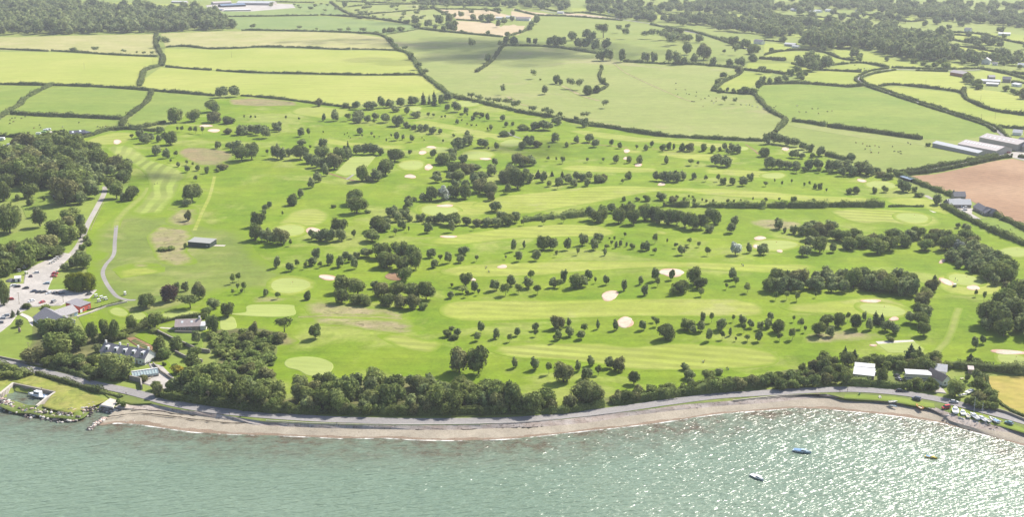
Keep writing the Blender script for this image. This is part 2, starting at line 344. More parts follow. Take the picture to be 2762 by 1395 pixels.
A0 = 2539; C0 = -2510                         # x shift between neighbouring tiles
FIELDS = [
 ('hay', 'a0', '-900 400,0 368,800 352,1540 338,1548 430,1590 540,1150 530,500 498,-900 480'),
 ('lime', 'a0', '-900 500,0 515,500 515,1150 550,1550 570,1600 600,1580 650,1440 700,1390 860,1300 870,900 850,-900 822'),
 ('hay', 'a0', '1600 332,2200 308,3139 316,3540 334,3830 375,3900 440,3920 492,3500 488,3040 472,2539 465,2100 480,1850 455,1650 465'),
 ('lime', 'a0', '1640 478,2100 490,2539 478,3040 488,3480 500,3920 504,4050 540,4150 680,4180 738,3500 738,2539 715,2100 690,1640 655'),
 ('lime', 'a0', '1600 668,2100 702,2539 738,3500 754,4180 752,4400 895,4200 960,3700 1020,3390 1060,3110 1018,2850 980,2539 950,2100 925,1400 868,1440 780'),
 ('dgreen', 'a0', '-900 850,0 850,500 852,380 912,230 1000,200 1040,0 1110,-900 1600'),
 ('dgreen', 'a0', '540 850,900 862,1500 905,1480 990,1370 1090,1230 1170,800 1160,120 1120,215 1050,245 1000,390 912'),
 ('dgreen', 'a0', '-900 1700,0 1190,115 1145,600 1160,1210 1195,1200 1255,1100 1300,700 1400,300 1450,-300 1500'),
 ('dgreen', 'a0', '1530 905,2130 962,2050 1080,1650 1200,1240 1250,1400 1090,1485 1000'),
 ('cool', 'a0', '2120 170,2539 168,3160 158,3500 188,4080 245,4150 285,3830 328,3740 330,3139 310,2539 296,2400 298,2300 250'),
 ('cool', 'a0', '2150 120,2300 90,2700 75,2740 35,3270 35,3430 145,3160 145,2539 158,2150 160'),
 ('lime2', 'a0', '480 15,1400 25,1960 50,1975 85,1500 75,900 62,420 40'),
 ('hay', 'a0', '-900 30,-10 10,500 -5,400 36,-10 30'),
 ('olive', 'b0', '1010 150,1300 128,1620 98,1770 92,1850 130,1900 170,1700 220,1500 225,1180 180'),
 ('olive', 'b0', '930 75,1070 55,1620 44,1640 85,1300 118,970 140'),
 ('tan', 'b0', '1830 92,2300 100,2430 130,2560 160,2300 180,2160 190,1990 185,1950 150'),
 ('tan', 'b0', '1990 205,2200 215,2350 228,2440 270,2560 240,2680 290,2640 340,2450 355,2050 320,1950 300'),
 ('tan', 'c0', '20 82,230 120,440 142,330 150,240 145,20 98'),
 ('tan', 'c0', '510 132,700 133,1080 186,900 186,560 150'),
 ('tan', 'c0', '-80 250,130 255,60 330,-60 340,-200 330'),
 ('tan', 'c0', '0 105,220 150,200 185,0 165'),
 ('olive', 'c0', '-1239 345,-919 292,-89 372,0 460,400 472,850 535,1110 618,1850 650,2200 682,2000 800,1990 910,2400 945,2560 1115,2700 1200,2640 1285,2450 1380,1800 1385,1400 1350,1080 1290,750 1250,480 1180,250 1150,-339 1010,-579 960,-879 740,-979 590,-1149 430'),
 ('pasture', 'c0', '330 168,700 172,1100 208,1500 290,1700 350,1500 480,1800 600,1450 622,1110 600,850 520,380 450,0 440,60 350,230 230'),
 ('dgreen', 'd0', '-70 860,0 850,350 835,820 870,1000 865,1350 975,1700 1080,2000 1185,2230 1260,2280 1330,1900 1390,1560 1375,1000 1295,640 1240,280 1190,215 1175,110 1120,50 1075,-50 1000,-120 930'),
 ('olive', 'd1', '150 -20,270 -30,640 15,1200 95,1560 145,1650 200,1300 160,900 110,500 40'),
 ('pasture', 'd1', '150 -10,500 45,900 115,1300 165,1660 205,2100 300,1900 365,1500 430,1280 440,1000 400,600 285,300 150,80 60'),
 ('lime', 'd0', '985 790,1100 735,1300 702,1820 718,2000 795,1960 890,1700 868,1300 825,1120 845'),
 ('lime2', 'd0', '1160 872,1300 862,1900 922,1990 990,2110 1060,2576 1160,2576 1270,2340 1250,1900 1120,1500 1000'),
 ('lime2', 'd0', '640 702,950 722,900 775,970 835,820 850,350 812,450 715'),
 ('lime2', 'd0', '640 690,730 650,990 635,1200 680,970 708'),
 ('lime2', 'd0', '0 600,230 625,460 685,430 710,230 735,0 692'),
 ('lime2', 'd0', '0 552,130 515,400 512,600 535,800 600,820 620,500 615,250 612'),
 ('lime', 'd0', '2000 875,2300 905,2576 960,2576 1130,2300 1085,2100 1005,1970 920'),
 ('lime2', 'd0', '1980 722,2200 702,2400 740,2576 810,2200 790,2020 770'),
 ('lime', 'd0', '1745 440,2100 485,2310 515,2200 525,1750 482'),
 ('lime2', 'd0', '1870 325,2150 345,2400 410,2350 445,2100 432,1880 372'),
 ('lime2', 'd0', '1100 142,1400 145,1600 215,1500 215,1250 185'),
 ('lime2', 'd0', '40 132,330 182,300 185,40 150'), ('lime2', 'd0', '330 140,700 185,560 188,380 165'),
 ('olive', 'd0', '710 132,1000 185,980 205,760 160'),
 ('olive', 'd0', '640 210,850 190,1000 210,1250 240,1200 262,900 225'),
 ('lime2', 'd0', '700 495,860 502,1100 522,1200 575,1560 655,1300 680,1230 660,1000 618,850 600,700 545'),
 ('lime2', 'd0', '380 300,500 280,620 310,800 330,600 370,450 400,330 380,260 350'),
 ('lime2', 'd0', '0 430,150 430,280 490,100 500,0 540'),
 ('pasture', 'd0', '590 20,1000 45,1300 80,1500 95,1560 75,1200 30,700 5'),
 ('pasture', 'd0', '1600 240,2000 250,2576 310,2576 350,2100 330,1650 310'),
 ('lime2', 'd0', '2450 330,2576 350,2576 430,2400 390,2100 330'),
 ('lime2', 'd0', '1780 610,1950 650,2050 690,1850 690'),
 ('lime2', 'c0', '1990 152,2300 150,2576 245,2400 235,2100 215'),
 ('lime2', 'c0', '1450 132,1820 155,1800 185,1450 178'),
 ('lime2', 'c0', '590 75,760 80,715 110,610 108'), ('lime2', 'c0', '1120 110,1200 110,1370 135,1200 140'),
 ('lime2', 'c0', '1500 20,1700 50,1760 100,1880 95,1640 10'),
 ('lime2', 'c0', '1990 360,2400 410,2470 440,2350 480,2150 430'),
 ('lime2', 'c0', '2360 600,2576 590,2576 715,2340 680'),
 ('lime2', 'c0', '2080 855,2250 755,2330 715,2576 742,2430 825,2320 890,2090 885'),
 ('plough', 'd1', '1415 500,1700 478,2000 415,2300 345,2470 325,2700 380,3400 700,3400 1600,2576 1025,2290 885,2250 835,2060 745,1900 685,1560 560'),
 ('gold', 'd3', '2170 60,2576 55,3300 40,3300 900,2576 455,2400 385,2290 250'),
]
for m_, t_, s_ in FIELDS:
    patch('ploughed_field' if m_ == 'plough' else 'stubble_field' if m_ in ('tan', 'gold') else 'field', pts(t_, s_), G[m_], .18)
GOLF = [(215,372),(330,350),(430,352),(520,300),(580,262),(649,258),(842,278),(948,293),(1222,266),(1390,301),(1592,337),(1787,367),(2062,389),(2225,420),(2334,470),(2415,476),(2537,555),(2762,663),(3100,860),(3100,1030),(2762,1012),(2545,996),(2333,990),(2214,985),(2080,1010),(1923,1042),(1652,1066),(1516,1094),(1315,1075),(1097,1055),(880,1055),(690,1068),(640,1040),(600,1000),(560,900),(500,880),(400,905),(300,915),(230,890),(215,860),(200,820),(262,792),(330,758),(262,775),(262,735),(232,700),(235,640),(235,600),(290,480),(285,420)]
patch('golf_course_rough', [pt('a0', u * Z, v * Z) for u, v in GOLF], G['rough'], .17)
LAWN = [('a2','0 1080,-300 1040,-300 900,0 780,170 620,300 700,380 760,330 900,300 980,200 1090'),('a2','900 470,960 380,1000 380,1150 470,1230 480,1150 510,880 570,870 500'),
        ('a2','450 370,520 280,640 260,660 370,560 390'),('a2','830 1000,980 930,1000 990,870 1060'),('a2','1560 740,1740 700,1730 790,1900 800,2000 830,2010 960,1900 930,1700 830'),
        ('a2','1500 1060,1640 1040,1800 1060,1960 1120,1900 1200,1700 1200,1560 1120'),('a1','220 800,400 730,560 730,640 830,540 940,330 960,260 900'),('a1','0 1110,400 1060,330 1180,0 1200,-300 1200,-300 1110'),
        ('a3','20 60,250 30,360 60,600 130,900 240,1080 290,960 330,700 420,440 350,550 215,130 105,0 160,-400 330,-400 100'),('d3','1180 60,1260 10,1300 90,1330 130,1180 130'),('d3','1890 60,2060 50,2080 150,1960 180'),
        ('d3','800 240,1000 243,1300 265,1500 300,1680 330,1690 370,1450 335,1250 298,1000 283,790 272'),('d3','1850 360,2100 420,2350 490,2576 580,2800 640,2800 670,2576 610,2350 545,2190 515,1950 462,1850 420'),
        ('d1','1760 800,1860 850,2000 940,2120 930,2240 900,2290 900,2576 1060,2576 1170,2250 1030,2000 900')]
for t_, s_ in LAWN: patch('lawn', pts(t_, s_), G['dgreen'] if t_ != 'a3' else G['coast'], .2)
SPEC = [  # (name, material, tile, outline, height, smooth)
 ('rough_grass', 'rough2', 'a1', '900 1100,1150 880,1300 800,1450 900,1800 900,2100 1000,2400 1050,2576 1288,2900 1500,2700 1620,2200 1650,1700 1900,1350 1950,1000 1900,880 1500,860 1250', .20, 1),
 ('rough_grass', 'dry', 'b2', '0 450,250 435,430 480,560 480,800 520,1000 530,1250 560,1440 572,1465 660,1250 655,900 640,560 640,480 560,400 500,0 508', .24, 1),
 ('rough_grass', 'dry', 'b2', '430 690,600 652,900 655,1200 665,1400 685,1560 725,1690 765,1560 800,1400 815,1150 790,900 745,650 735', .24, 1),
 ('rough_grass', 'fairh', 'b2', '1200 830,1450 820,1700 880,1850 900,1760 1000,1600 990,1400 940', .21, 1),
 ('rough_grass', 'brown', 'a1', '1760 250,1900 205,2100 222,2290 255,2320 310,2160 415,2100 455,1990 405,1880 350,1790 300', .24, 1),
 ('rough_grass', 'dry', 'a1', '1480 1070,1620 985,1760 1010,1900 1050,1890 1180,1860 1250,1960 1360,1720 1390,1560 1330,1510 1230,1460 1130', .24, 1),
 ('rough_grass', 'dry', 'a1', '1640 950,1740 850,1850 800,1960 810,1970 880,1900 1030,1750 990', .24, 1),
 ('rough_grass', 'brown', 'b0', '-10 975,150 985,400 1010,560 1042,420 1052,-10 1056,-250 1040,-280 990', .24, 0),
 ('rough_grass', 'dry', 'd2', '390 860,480 800,780 775,1200 820,1400 850,1000 885,430 910', .24, 1),
 ('rough_grass', 'dry', 'd1', '-60 925,120 930,380 965,300 1030,100 1035,-90 1000,-150 960', .24, 1),
 ('rough_grass', 'brown', 'b1', '1060 665,1130 590,1200 565,1165 640,1100 700', .24, 1),
 ('rough_grass', 'brown', 'c1', '2250 388,2500 398,2540 415,2350 412', .24, 1),
 ('rough_grass', 'dry', 'a2', '1115 175,1250 125,1400 110,1560 120,1600 145,1500 150,1300 165,1180 205', .30, 1),
 ('rough_grass', 'fair', 'a2', '1140 205,1300 165,1640 150,1635 200,1400 235,1200 265', .31, 0),
 ('rough_grass', 'brown', 'a2', '1500 1100,1600 1050,1700 1130,1740 1200,1840 1220,1820 1288,1700 1250,1600 1190', .27, 1),
 ('rough_grass', 'dry', 'a2', '930 -10,1000 -5,1080 20,980 95,920 80', .3, 1),
 ('rough_grass', 'brown', 'b2', '0 700,120 760,330 830,430 900,200 960,0 960', .24, 1),
 ('rough_grass', 'scrub', 'a2', '2080 790,2500 760,2700 800,2750 1000,2650 1130,2750 1300,2600 1500,1700 1480,1760 1250,1950 1200,2150 1080,2090 950', .3, 1),
 ('rough_grass', 'dgreen', 'a1', '-200 60,250 90,500 110,700 90,740 160,800 160,1030 330,1040 440,1300 480,1240 700,1000 780,850 1040,760 1190,600 1300,500 1400,0 1500,-300 1200,220 1040,600 950,560 800,300 720,0 760,-300 760', .16, 0),
 ('rough_grass', 'scrub', 'a2', '330 660,880 790,1200 850,1470 720,1500 760,1250 900,1080 900,900 1060,1000 1250,880 1288,200 1090,320 900', .29, 0),
 ('rough_grass', 'scrub', 'b3', '-1020 160,-400 20,0 150,300 290,450 230,700 120,1500 60,1900 120,2300 230,2600 330,3100 360,3540 260,4000 200,4600 120,5040 50,5300 -10,5560 -10,5700 50,6300 60,6500 100,6900 170,6480 160,5800 110,5200 150,4600 215,4050 280,3540 345,3040 415,2576 455,1600 460,700 450,0 400,-600 330,-1000 270', .35, 0),
 ('fairway', 'fairv', 'a1', '1070 210,1280 190,1500 330,1760 420,1850 500,1800 560,1760 660,1700 760,1600 880,1430 885,1310 850,1400 760,1480 600,1440 480,1300 370,1120 280', .26, 1),
 ('fairway', 'fairh', 'a1', '830 160,1050 75,1180 60,1350 80,1280 150,1220 190,1120 205,960 180', .26, 1),
 ('fairway', 'fairh', 'b1', '390 835,600 820,720 870,710 930,640 980,500 1000,230 985,300 900', .26, 1),
 ('fairway', 'fair', 'b1', '1560 835,1650 775,1900 750,2250 755,2320 840,2200 890,1700 890', .26, 1),
 ('fairway', 'fair', 'b1', '520 140,720 122,1000 165,1400 185,1800 180,1920 215,1500 225,1200 230,900 200,700 180', .26, 1),
 ('fairway', 'fairh', 'b1', '1780 10,2100 70,2400 120,2600 165,2720 230,2560 245,2300 140,1900 70', .26, 1),
 ('fairway', 'fairh', 'b0', '360 1120,420 1070,560 1050,900 1090,950 1110,800 1180,560 1160', .26, 1),
 ('fairway', 'fairh', 'b0', '1480 1200,1700 1195,2000 1250,2500 1350,2900 1450,2500 1420,1900 1310', .26, 1),
 ('fairway', 'fair', 'c1', '-350 760,-50 690,300 655,700 610,1100 592,1500 610,2000 620,2500 650,3000 690,3500 710,3620 745,3300 775,2600 735,2000 690,1500 650,1000 735,600 800,100 878,-280 850,-420 800', .26, 1),
 ('fairway', 'fair', 'c1', '480 405,700 388,1200 412,1800 425,2300 435,2620 465,2700 505,2500 520,2200 498,1700 458,1100 468,560 445', .26, 1),
 ('fairway', 'fair', 'c1', '1160 235,1500 262,1900 275,2180 295,2265 335,2200 360,1850 345,1500 300,1150 270', .26, 1),
 ('fairway', 'fairh', 'c1', '440 10,900 62,1300 112,1800 145,2300 200,2350 240,2100 225,1500 175,1100 150,700 90', .26, 1),
 ('fairway', 'fairh', 'd1', '655 850,780 828,1000 825,1300 832,1520 850,1680 900,1750 965,1650 1000,1450 990,1200 960,1000 972,820 935', .26, 1),
 ('fairway', 'fair', 'c1', '-900 1150,-400 1060,0 1008,450 978,850 990,1030 1055,900 1100,500 1105,0 1125,-500 1180', .26, 1),
 ('fairway', 'fair', 'c1', '1280 1010,1600 1060,2100 1085,2400 1130,2100 1120,1600 1095,1280 1050', .26, 1),
 ('fairway', 'fair', 'c2', '-680 170,-400 125,0 110,600 92,1200 92,1900 105,2400 120,2900 125,3020 165,2800 215,2300 200,1700 165,1300 165,800 192,300 235,-300 255,-660 230', .26, 1),
 ('fairway', 'fair', 'c2', '-720 580,-640 505,-300 480,300 480,1000 470,1700 462,2200 468,2430 515,2505 585,2420 640,1800 645,900 655,200 680,-400 692,-660 650', .26, 1),
 ('fairway', 'fairh', 'c2', '-250 960,100 920,500 905,900 912,1200 945,1500 908,2000 920,2450 960,2640 1040,2600 1120,2300 1160,1700 1182,1200 1172,850 1120,500 1080,0 1050', .26, 1),
 ('fairway', 'fair', 'd2', '140 525,500 500,800 475,1050 450,1300 485,1440 560,1400 640,1100 650,700 620,300 600', .26, 1),
 ('fairway', 'fair', 'd2', '1690 260,1950 205,2200 235,2350 300,2370 380,2250 430,1900 430,1740 360', .26, 1),
 ('tee', 'green', 'd2', '1120 920,1480 893,1585 965,1560 1008,1230 1000', .28, 0),
 ('tee', 'green', 'b2', '-250 620,-100 600,-90 545,0 525,340 528,380 560,370 632,100 645', .28, 1),
 ('tee', 'green', 'b1', '790 465,940 310,1190 300,1150 350,1080 430,990 480,880 495', .28, 0),
 ('tee', 'green', 'a2', '2200 660,2300 645,2340 700,2330 765,2200 770', .28, 1),
 ('tee', 'fair', 'd1', '1210 720,1480 710,1680 740,1900 890,1850 900,1500 800,1250 770', .26, 1),
]
for n_, m_, t_, s_, h_, sm in SPEC: patch(n_, pts(t_, s_), G[m_], h_, bool(sm))
def ell(t, cx, cy, rx, ry, rot=0, n=14, wob=.07, seed=0):
    q = random.Random(seed + int(cx * 7 + cy)); L = []
    ph = q.random() * 6; 
    for i in range(n):
        a = i * 2 * math.pi / n; f = 1 + wob * math.sin(2 * a + ph) + wob * .6 * math.sin(3 * a + 2 * ph)
        x, y = rx * f * math.cos(a), ry * f * math.sin(a); L.append(pt(t, cx + x * math.cos(rot) - y * math.sin(rot), cy + x * math.sin(rot) + y * math.cos(rot)))
    return L
GREENS = [('b2',340,335,205,70),('b1',1545,390,112,45),('b1',330,1040,150,55),('b1',1820,840,170,52),('b1',1790,235,130,30),('b1',2200,290,150,38),('b1',2550,170,120,32),
 ('d1',1470,915,148,50,.1),('d2',1990,280,160,54,.12),('d2',1170,580,212,60,.12),('d2',2480,1080,185,55,.25),('d1',100,1185,230,45),('d1',1155,588,145,35,.1),('b0',1580,1080,60,22),('b0',2100,1030,120,26),
 ('c1',2280,225,60,20),('d1',330,245,110,32),('d1',2480,1255,150,42),('c1',2600,495,105,28),('a2',1180,600,85,40,.1),('a2',1370,640,85,34),('a2',1800,625,190,36)]
for g_ in GREENS:
    patch('putting_green', ell(*g_), G['green'], .32, True, step=6)
    patch('green_surround', ell(g_[0], g_[1], g_[2], g_[3] * 1.28, g_[4] * 1.4, *(g_[5:6])), G['fair'], .245, True, step=8)
patch('putting_green', pts('b2', '288 1110,330 1065,470 1045,620 1055,730 1095,765 1140,730 1200,640 1232,520 1228,430 1180,320 1150'), G['green'], .32, True, step=6)
BUNK = [('a1',1163,158,36,16),('a1',2125,45,55,11),('a0',2045,1250,60,7),('b1',1742,212,44,8),('b1',1655,265,34,13),('b1',1715,410,32,22),('b1',1533,502,48,13),('b1',2278,328,44,8),('b1',1880,795,66,11),
 ('b1',572,1046,66,28),('b1',1912,1102,66,10),('b2',712,256,82,18,.1),('b2',2447,150,38,14),('b2',2155,277,18,12),('c1',1143,248,25,13),('c1',1130,322,14,9),('c1',1258,387,30,12),('c1',1488,580,28,12),('c1',2465,1117,50,13),('c1',2430,1200,28,14),
 ('c2',1590,207,112,30,.05),('c2',975,437,82,36,-.25),('c2',1125,702,74,42,-.3),('d1',210,230,32,11),('d1',965,545,34,11,.2),('d1',150,1245,24,8),('d2',1055,492,80,13),('d2',1805,300,62,22,.35),('d2',2075,360,54,19,.15),('d2',1285,668,38,14),('d2',2415,1000,142,19,.05),('d2',1765,95,26,12,-.4),('d2',1078,932,24,7)]
for b_ in BUNK:
    patch('bunker_lip', ell(b_[0], b_[1], b_[2] - 1, b_[3] * 1.05 + 3, b_[4] * 1.1 + 3, *(b_[5:6]), wob=.14), G['rsand'], .36, True, step=6)
    patch('sand_bunker', ell(*b_, wob=.14), G['sand'], .42, True, step=6, label='pale sand bunker set into the golf course grass')
patch('earth_pit', ell('b2', 1390, 245, 95, 42), G['earth'], .4, True, step=6)
RIB = [('cart_path','path','a2','1155 -260,1140 -100,1135 0,1110 60,1050 130,1020 210,1050 300,1110 390,1170 450,1260 478,1345 480',2.7),
 ('worn_grass_path','worn','a2','1145 -240,1170 -320,1240 -400,1330 -480,1420 -560,1480 -640',7),
 ('drive','track','a1','1045 600,1035 660,1010 720,940 850,880 960,842 1045,805 1140,740 1240,690 1285,600 1370,510 1450',4.2),
 ('cart_path','path','b1','900 532,960 490,1010 450,1100 390,1150 315,1210 300',2.2),('cart_path','conc','d1','1548 775,1620 820,1690 860',2.5),('cart_path','path','c1','-40 60,0 92,90 122',2.5),
 ('cart_path','conc','a1','2085 1188,2235 1190',3.2),('cart_path','conc','d2','1115 905,1300 896,1485 890',4.),
 ('ditch','earth','c1','580 170,720 172,900 190,1150 212',2.0),('ditch','earth','c1','1400 222,1600 262,1830 268',1.2),('ditch','earth','c1','2320 180,2400 235,2450 280',1.6),('ditch','earth','b1','710 465,800 495,900 525,1030 555',2.5),
 ('worn_grass_path','worn','d2','1930 560,1900 640,1860 780,1800 900,1700 1000',5),('worn_grass_path','fair','a1','2130 500,2080 700,2010 850,1930 1040',3.5),('worn_grass_path','dry','b2','420 650,700 638,1000 638,1450 665',2.2),
 ('worn_grass_path','dry','c0','1020 630,1130 720,1400 850,1700 980,1800 1010',5),('worn_grass_path','dry','c0','-40 960,80 1030,250 1070',9),('worn_grass_path','dry','c0','500 850,700 950,870 1000',9),
 ('country_road','tarmac','d0','2145 690,1900 700,1500 692,1260 688,1080 720,950 765,935 800,985 835,1100 875,1350 960,1700 1075,2000 1170,2200 1235,2300 1290,2420 1390,2480 1440,2576 1470',5.0),
 ('country_road','tarmac','c0','280 95,420 125,560 143,800 158,1000 180,1180 205,1500 250',5.0),('country_road','tarmac','c0','1480 260,1740 310,2000 365,2300 470,2400 520',5.),
 ('country_road','track','d1','1300 470,1500 452,1850 385,2100 340,2400 275,2576 250',4.5),('country_road','track','d1','1600 690,1700 750,1800 820,1900 860',4),
 ('path','conc','a2','770 640,900 600,1050 540,1260 492',2.6),('path','conc','a2','200 615,290 660,330 720,380 755',3),('path','conc','a2','1590 755,1730 765',1.6),
 ('coast_road','tarmac','a3','-1500 -330,-60 -95,250 -25,540 45,900 132,1300 215,1700 322,2100 395,2600 445,3100 480,3540 497,4140 508,4740 504,5120 495,5580 455,6080 398,6580 325,7080 260,7550 228,7720 218,8100 198,8480 192,8900 222,9300 285,9700 385,10200 520,10900 760',7.2)]
for n_, m_, t_, s_, w_ in RIB: ribbon(n_, pts(t_, s_), w_, G[m_], .30 if n_ != 'coast_road' else .36)
for m_, t_, s_, n_ in [('gravel','a2','-700 900,-700 500,-80 560,0 470,90 440,110 320,240 320,260 200,320 150,450 90,540 60,600 10,700 20,690 50,600 140,520 240,470 380,640 375,700 390,960 380,880 465,700 480,600 530,300 545,290 560,190 600,100 720,0 800','car_park'),
    ('gravel','a2','1480 1110,1600 1130,1760 1290,1820 1380,1740 1390,1500 1330,1400 1300,1530 1200','courtyard'),('gravel','d1','2320 290,2460 270,2650 260,2650 360,2450 310','farmyard'),('gravel','d1','1840 815,2060 820,2050 870,2150 930,1960 900','farmyard'),
    ('gravel','a1','500 50,650 60,650 110,560 100,480 75','farmyard'),('gravel','a1','-100 230,0 215,100 180,240 110,250 150,60 260,-100 300','caravan_site'),('gravel','a0','2050 50,2450 20,2900 40,2930 75,2500 110,2080 110','farmyard'),
    ('gravel','d3','1720 130,1760 180,1800 230,1700 220','drive'),('scrub','a3','1000 215,1230 265,1500 330,1300 330,1100 290','rough_grass'),('conc','a3','1095 280,1170 305,1120 370,1000 345','slipway')]:
    patch(n_, pts(t_, s_), G[m_], .34)
patch('grassy_spit', pts('a3', '20 335,90 305,200 322,360 352,460 345,800 425,860 400,800 460,600 465,400 432,200 405,60 372', 1.7), G['earthg'], 0, True, zf=lambda x, y: 1.5 + .4 * np.sin(x * .4))
vb = pts('a2', '1250 860,1330 850,1540 950,1480 1010'); patch('vegetable_plot', vb, G['earth'], .35)
patch('vegetable_plot', pts('a2', '1330 840,1430 790,1560 850,1530 940'), G['brown'], .36)
patch('vegetable_rows', pts('a2', '1300 890,1340 870,1500 960,1470 985'), grass('vegetable_rows', (.12, .16, .04), (.2, .2, .07), 8, .2, stripe=(2.2, 3.2, .5, .2)), .40)
# verge between road edge and the top of the wall
Lv = [(x, y) for x, y in K]; t = np.gradient(Ka, axis=0); t /= np.linalg.norm(t, axis=1)[:, None]
kb = K[9:]; tb = t[9:]; inn = [(p[0] - q[1] * 9, p[1] + q[0] * 9) for p, q in zip(kb, tb)]
loft('verge', [(x, y, KZ + .03) for x, y in inn], [(x, y, KZ + .08) for x, y in kb], G['earthg'], 220, 3)
# sea wall, beach, waterline
SHORE = pts('a3', '-2500 700,-500 520,0 345,20 300,200 330,370 348,60 420,400 478,700 505,800 500,890 470,960 535,1000 548,1150 520,1400 540,1620 572,1900 612,2200 632,2500 640', 0.) + \
    pts('b3', '400 655,850 676,1300 672,1600 690,2000 697,2300 690', 0.) + pts('c3', '0 680,300 650,700 605,1100 565,1500 515,2000 440,2300 410', 0.) + \
    pts('d3', '60 395,300 372,600 385,1000 420,1400 465,1750 520,2000 590,2300 670,2576 750,3000 900,3800 1300', 0.)
FOOTZ = 1.25
FOOT = pts('a3', '1170 385,1400 392,1600 398,1900 440,2200 485,2450 520', FOOTZ) + pts('b3', '0 545,400 562,800 578,1200 582,1600 592,2000 590,2500 572', FOOTZ) + \
    pts('c3', '200 565,500 545,800 515,1200 448,1600 400,2100 350,2300 338', FOOTZ) + pts('d3', '0 325,300 292,640 262,800 290,1200 315,1450 350,1700 385,1760 445,1850 505,2100 575,2350 605,2576 635,2800 700,3700 1100', FOOTZ)
i0 = 9; wall_top = [(x, y, KZ + .05) for x, y in K[i0:]]
loft('sea_wall', wall_top, [(x, y, FOOTZ) for x, y in FOOT], G['apron'], 300, 5, zf=lambda V: .18 * np.sin(V[:, 0] * .9) * np.sin(V[:, 1] * 1.3 + V[:, 0] * .2))
sh = [(x, y, -.12) for x, y in SHORE[11:]]
loft('beach', [(x, y, FOOTZ + .03) for x, y in FOOT], sh, G['beach'], 300, 8, zf=lambda V: .10 * np.sin(V[:, 0] * .35) * np.sin(V[:, 1] * .5 + V[:, 0] * .13))
def rsn(L, n=300):
    L = np.array(L, float); d = np.r_[0, np.cumsum(np.linalg.norm(np.diff(L[:, :2], axis=0), axis=1))]; q = np.linspace(0, d[-1], n); return np.c_[[np.interp(q, d, L[:, i]) for i in range(3)]].T
fa, fb = rsn([(x, y, FOOTZ + .03) for x, y in FOOT]), rsn(sh); wv = (.80 + .05 * np.sin(np.arange(300) * .35) + .03 * np.sin(np.arange(300) * 1.3))[:, None]; G['wet'] = stony('wet_shingle', (.30, .225, .16), (.36, .27, .20), (.17, .12, .08), 1.0, .54)
top_ = fa + (fb - fa) * wv; top_[:, 2] += .08; fb2 = fb.copy(); fb2[:, 2] += .10
V = np.vstack([top_, fb2]); tag(link('wet_beach', np_mesh('wet_beach', V, np.array([(i, 300 + i, 301 + i, i + 1) for i in range(299)]), [G['wet']])), kind='structure')
# dark wrack lines along the top of the beach
def wrack(T, s, wd=.9):
    W = resample(catmull(pts(T, s, 1.0), False, 5), 1.5); P = np.array(W); q = np.array([rng.normal(0, .35, 2) for _ in P]); P = P + q
    tt = np.gradient(P, axis=0); tt /= np.linalg.norm(tt, axis=1)[:, None] + 1e-9; n_ = np.c_[-tt[:, 1], tt[:, 0]]; wdt = (rng.random(len(P)) * wd)[:, None] + .15
    V = np.vstack([np.c_[P + n_ * wdt / 2, np.full(len(P), 1.45)], np.c_[P - n_ * wdt / 2, np.full(len(P), 1.30)]]); m = len(P)
    F = np.array([(i, i + 1, m + i + 1, m + i)[::-1] for i in range(m - 1)]); tag(link('tide_wrack', np_mesh('tide_wrack', V, F, [G['weed']])), kind='structure')
wrack('a3', '1060 470,1200 448,1450 432,1700 462,2000 500,2300 528,2560 530', .8); wrack('a3', '1300 405,1500 400,1700 430,1950 458', .6)
wrack('b3', '350 550,550 565,800 575', 1.3); wrack('b3', '1280 578,1600 590,1900 582,2100 588,2400 576,2576 572', 1.4); wrack('c3', '0 570,150 574,300 560,400 548,560 538', 1.2)
wrack('c3', '680 520,760 510', 1.6); wrack('c3', '1500 410,1560 402,1640 385,1700 385,1780 372,1840 376,1900 358,1960 358,2050 345,2170 335', 1.1)
# the sea
def sea_mat():
    k = N('sea_water'); p = k.pos(); at = k.n('ShaderNodeAttribute'); at.attribute_name = 'shore'; sd_ = at.outputs['Fac']
    base = k.mix(k.mr(k.noise(p, .012, 3, .6), .35, .65), (.132, .190, .136), (.150, .208, .150))
    w1 = k.noise(p, .11, 5, .75); w2 = k.noise(p, .035, 3, .6)
    weedy = k.math('MULTIPLY', k.mr(sd_, 2, 38, 1, 0), k.mr(w1, .36, .58, .25, 1)); weedy = k.math('MULTIPLY', weedy, k.mr(w2, .3, .6, .6, 1.25), clamp=True)
    col = k.mix(weedy, base, k.mix(k.mr(w1, .5, .68), (.105, .105, .07), (.085, .055, .032)))
    foam = k.math('MULTIPLY', k.mr(sd_, .2, 1.2, 1, 0), k.mr(k.noise(p, .10, 4, .7), .44, .58))
    rot = k.n('ShaderNodeVectorRotate', rotation_type='Z_AXIS'); k.l(p, rot.inputs['Vector']); rot.inputs['Angle'].default_value = -R(22)
    def st(sx, sy):
        v = k.n('ShaderNodeVectorMath', operation='MULTIPLY'); k.l(rot.outputs[0], v.inputs[0]); v.inputs[1].default_value = (sx, sy, 1); return v.outputs[0]
    h1 = k.noise(st(.10, .42), 1.0, 2, .5, .6); h2 = k.noise(st(.30, 1.05), 1.0, 1, .5, .4); h3 = k.noise(st(.8, 2.2), 1.0, 1, .5)
    hh = k.math('ADD', k.math('MULTIPLY', h1, 1.15), k.math('ADD', k.math('MULTIPLY', h2, .42), k.math('MULTIPLY', h3, .07)))
    nb = k.bump(hh, 1.0, 1.22)
    crest = k.mr(hh, 1.18, 1.36); col = k.mix(k.math('MULTIPLY', crest, .16), col, (.30, .36, .32))
    col = k.mix(foam, col, (.75, .75, .72)); b = k.bsdf(col, .24, nb, spec=.36); b.inputs['IOR'].default_value = 1.33
    return k.m
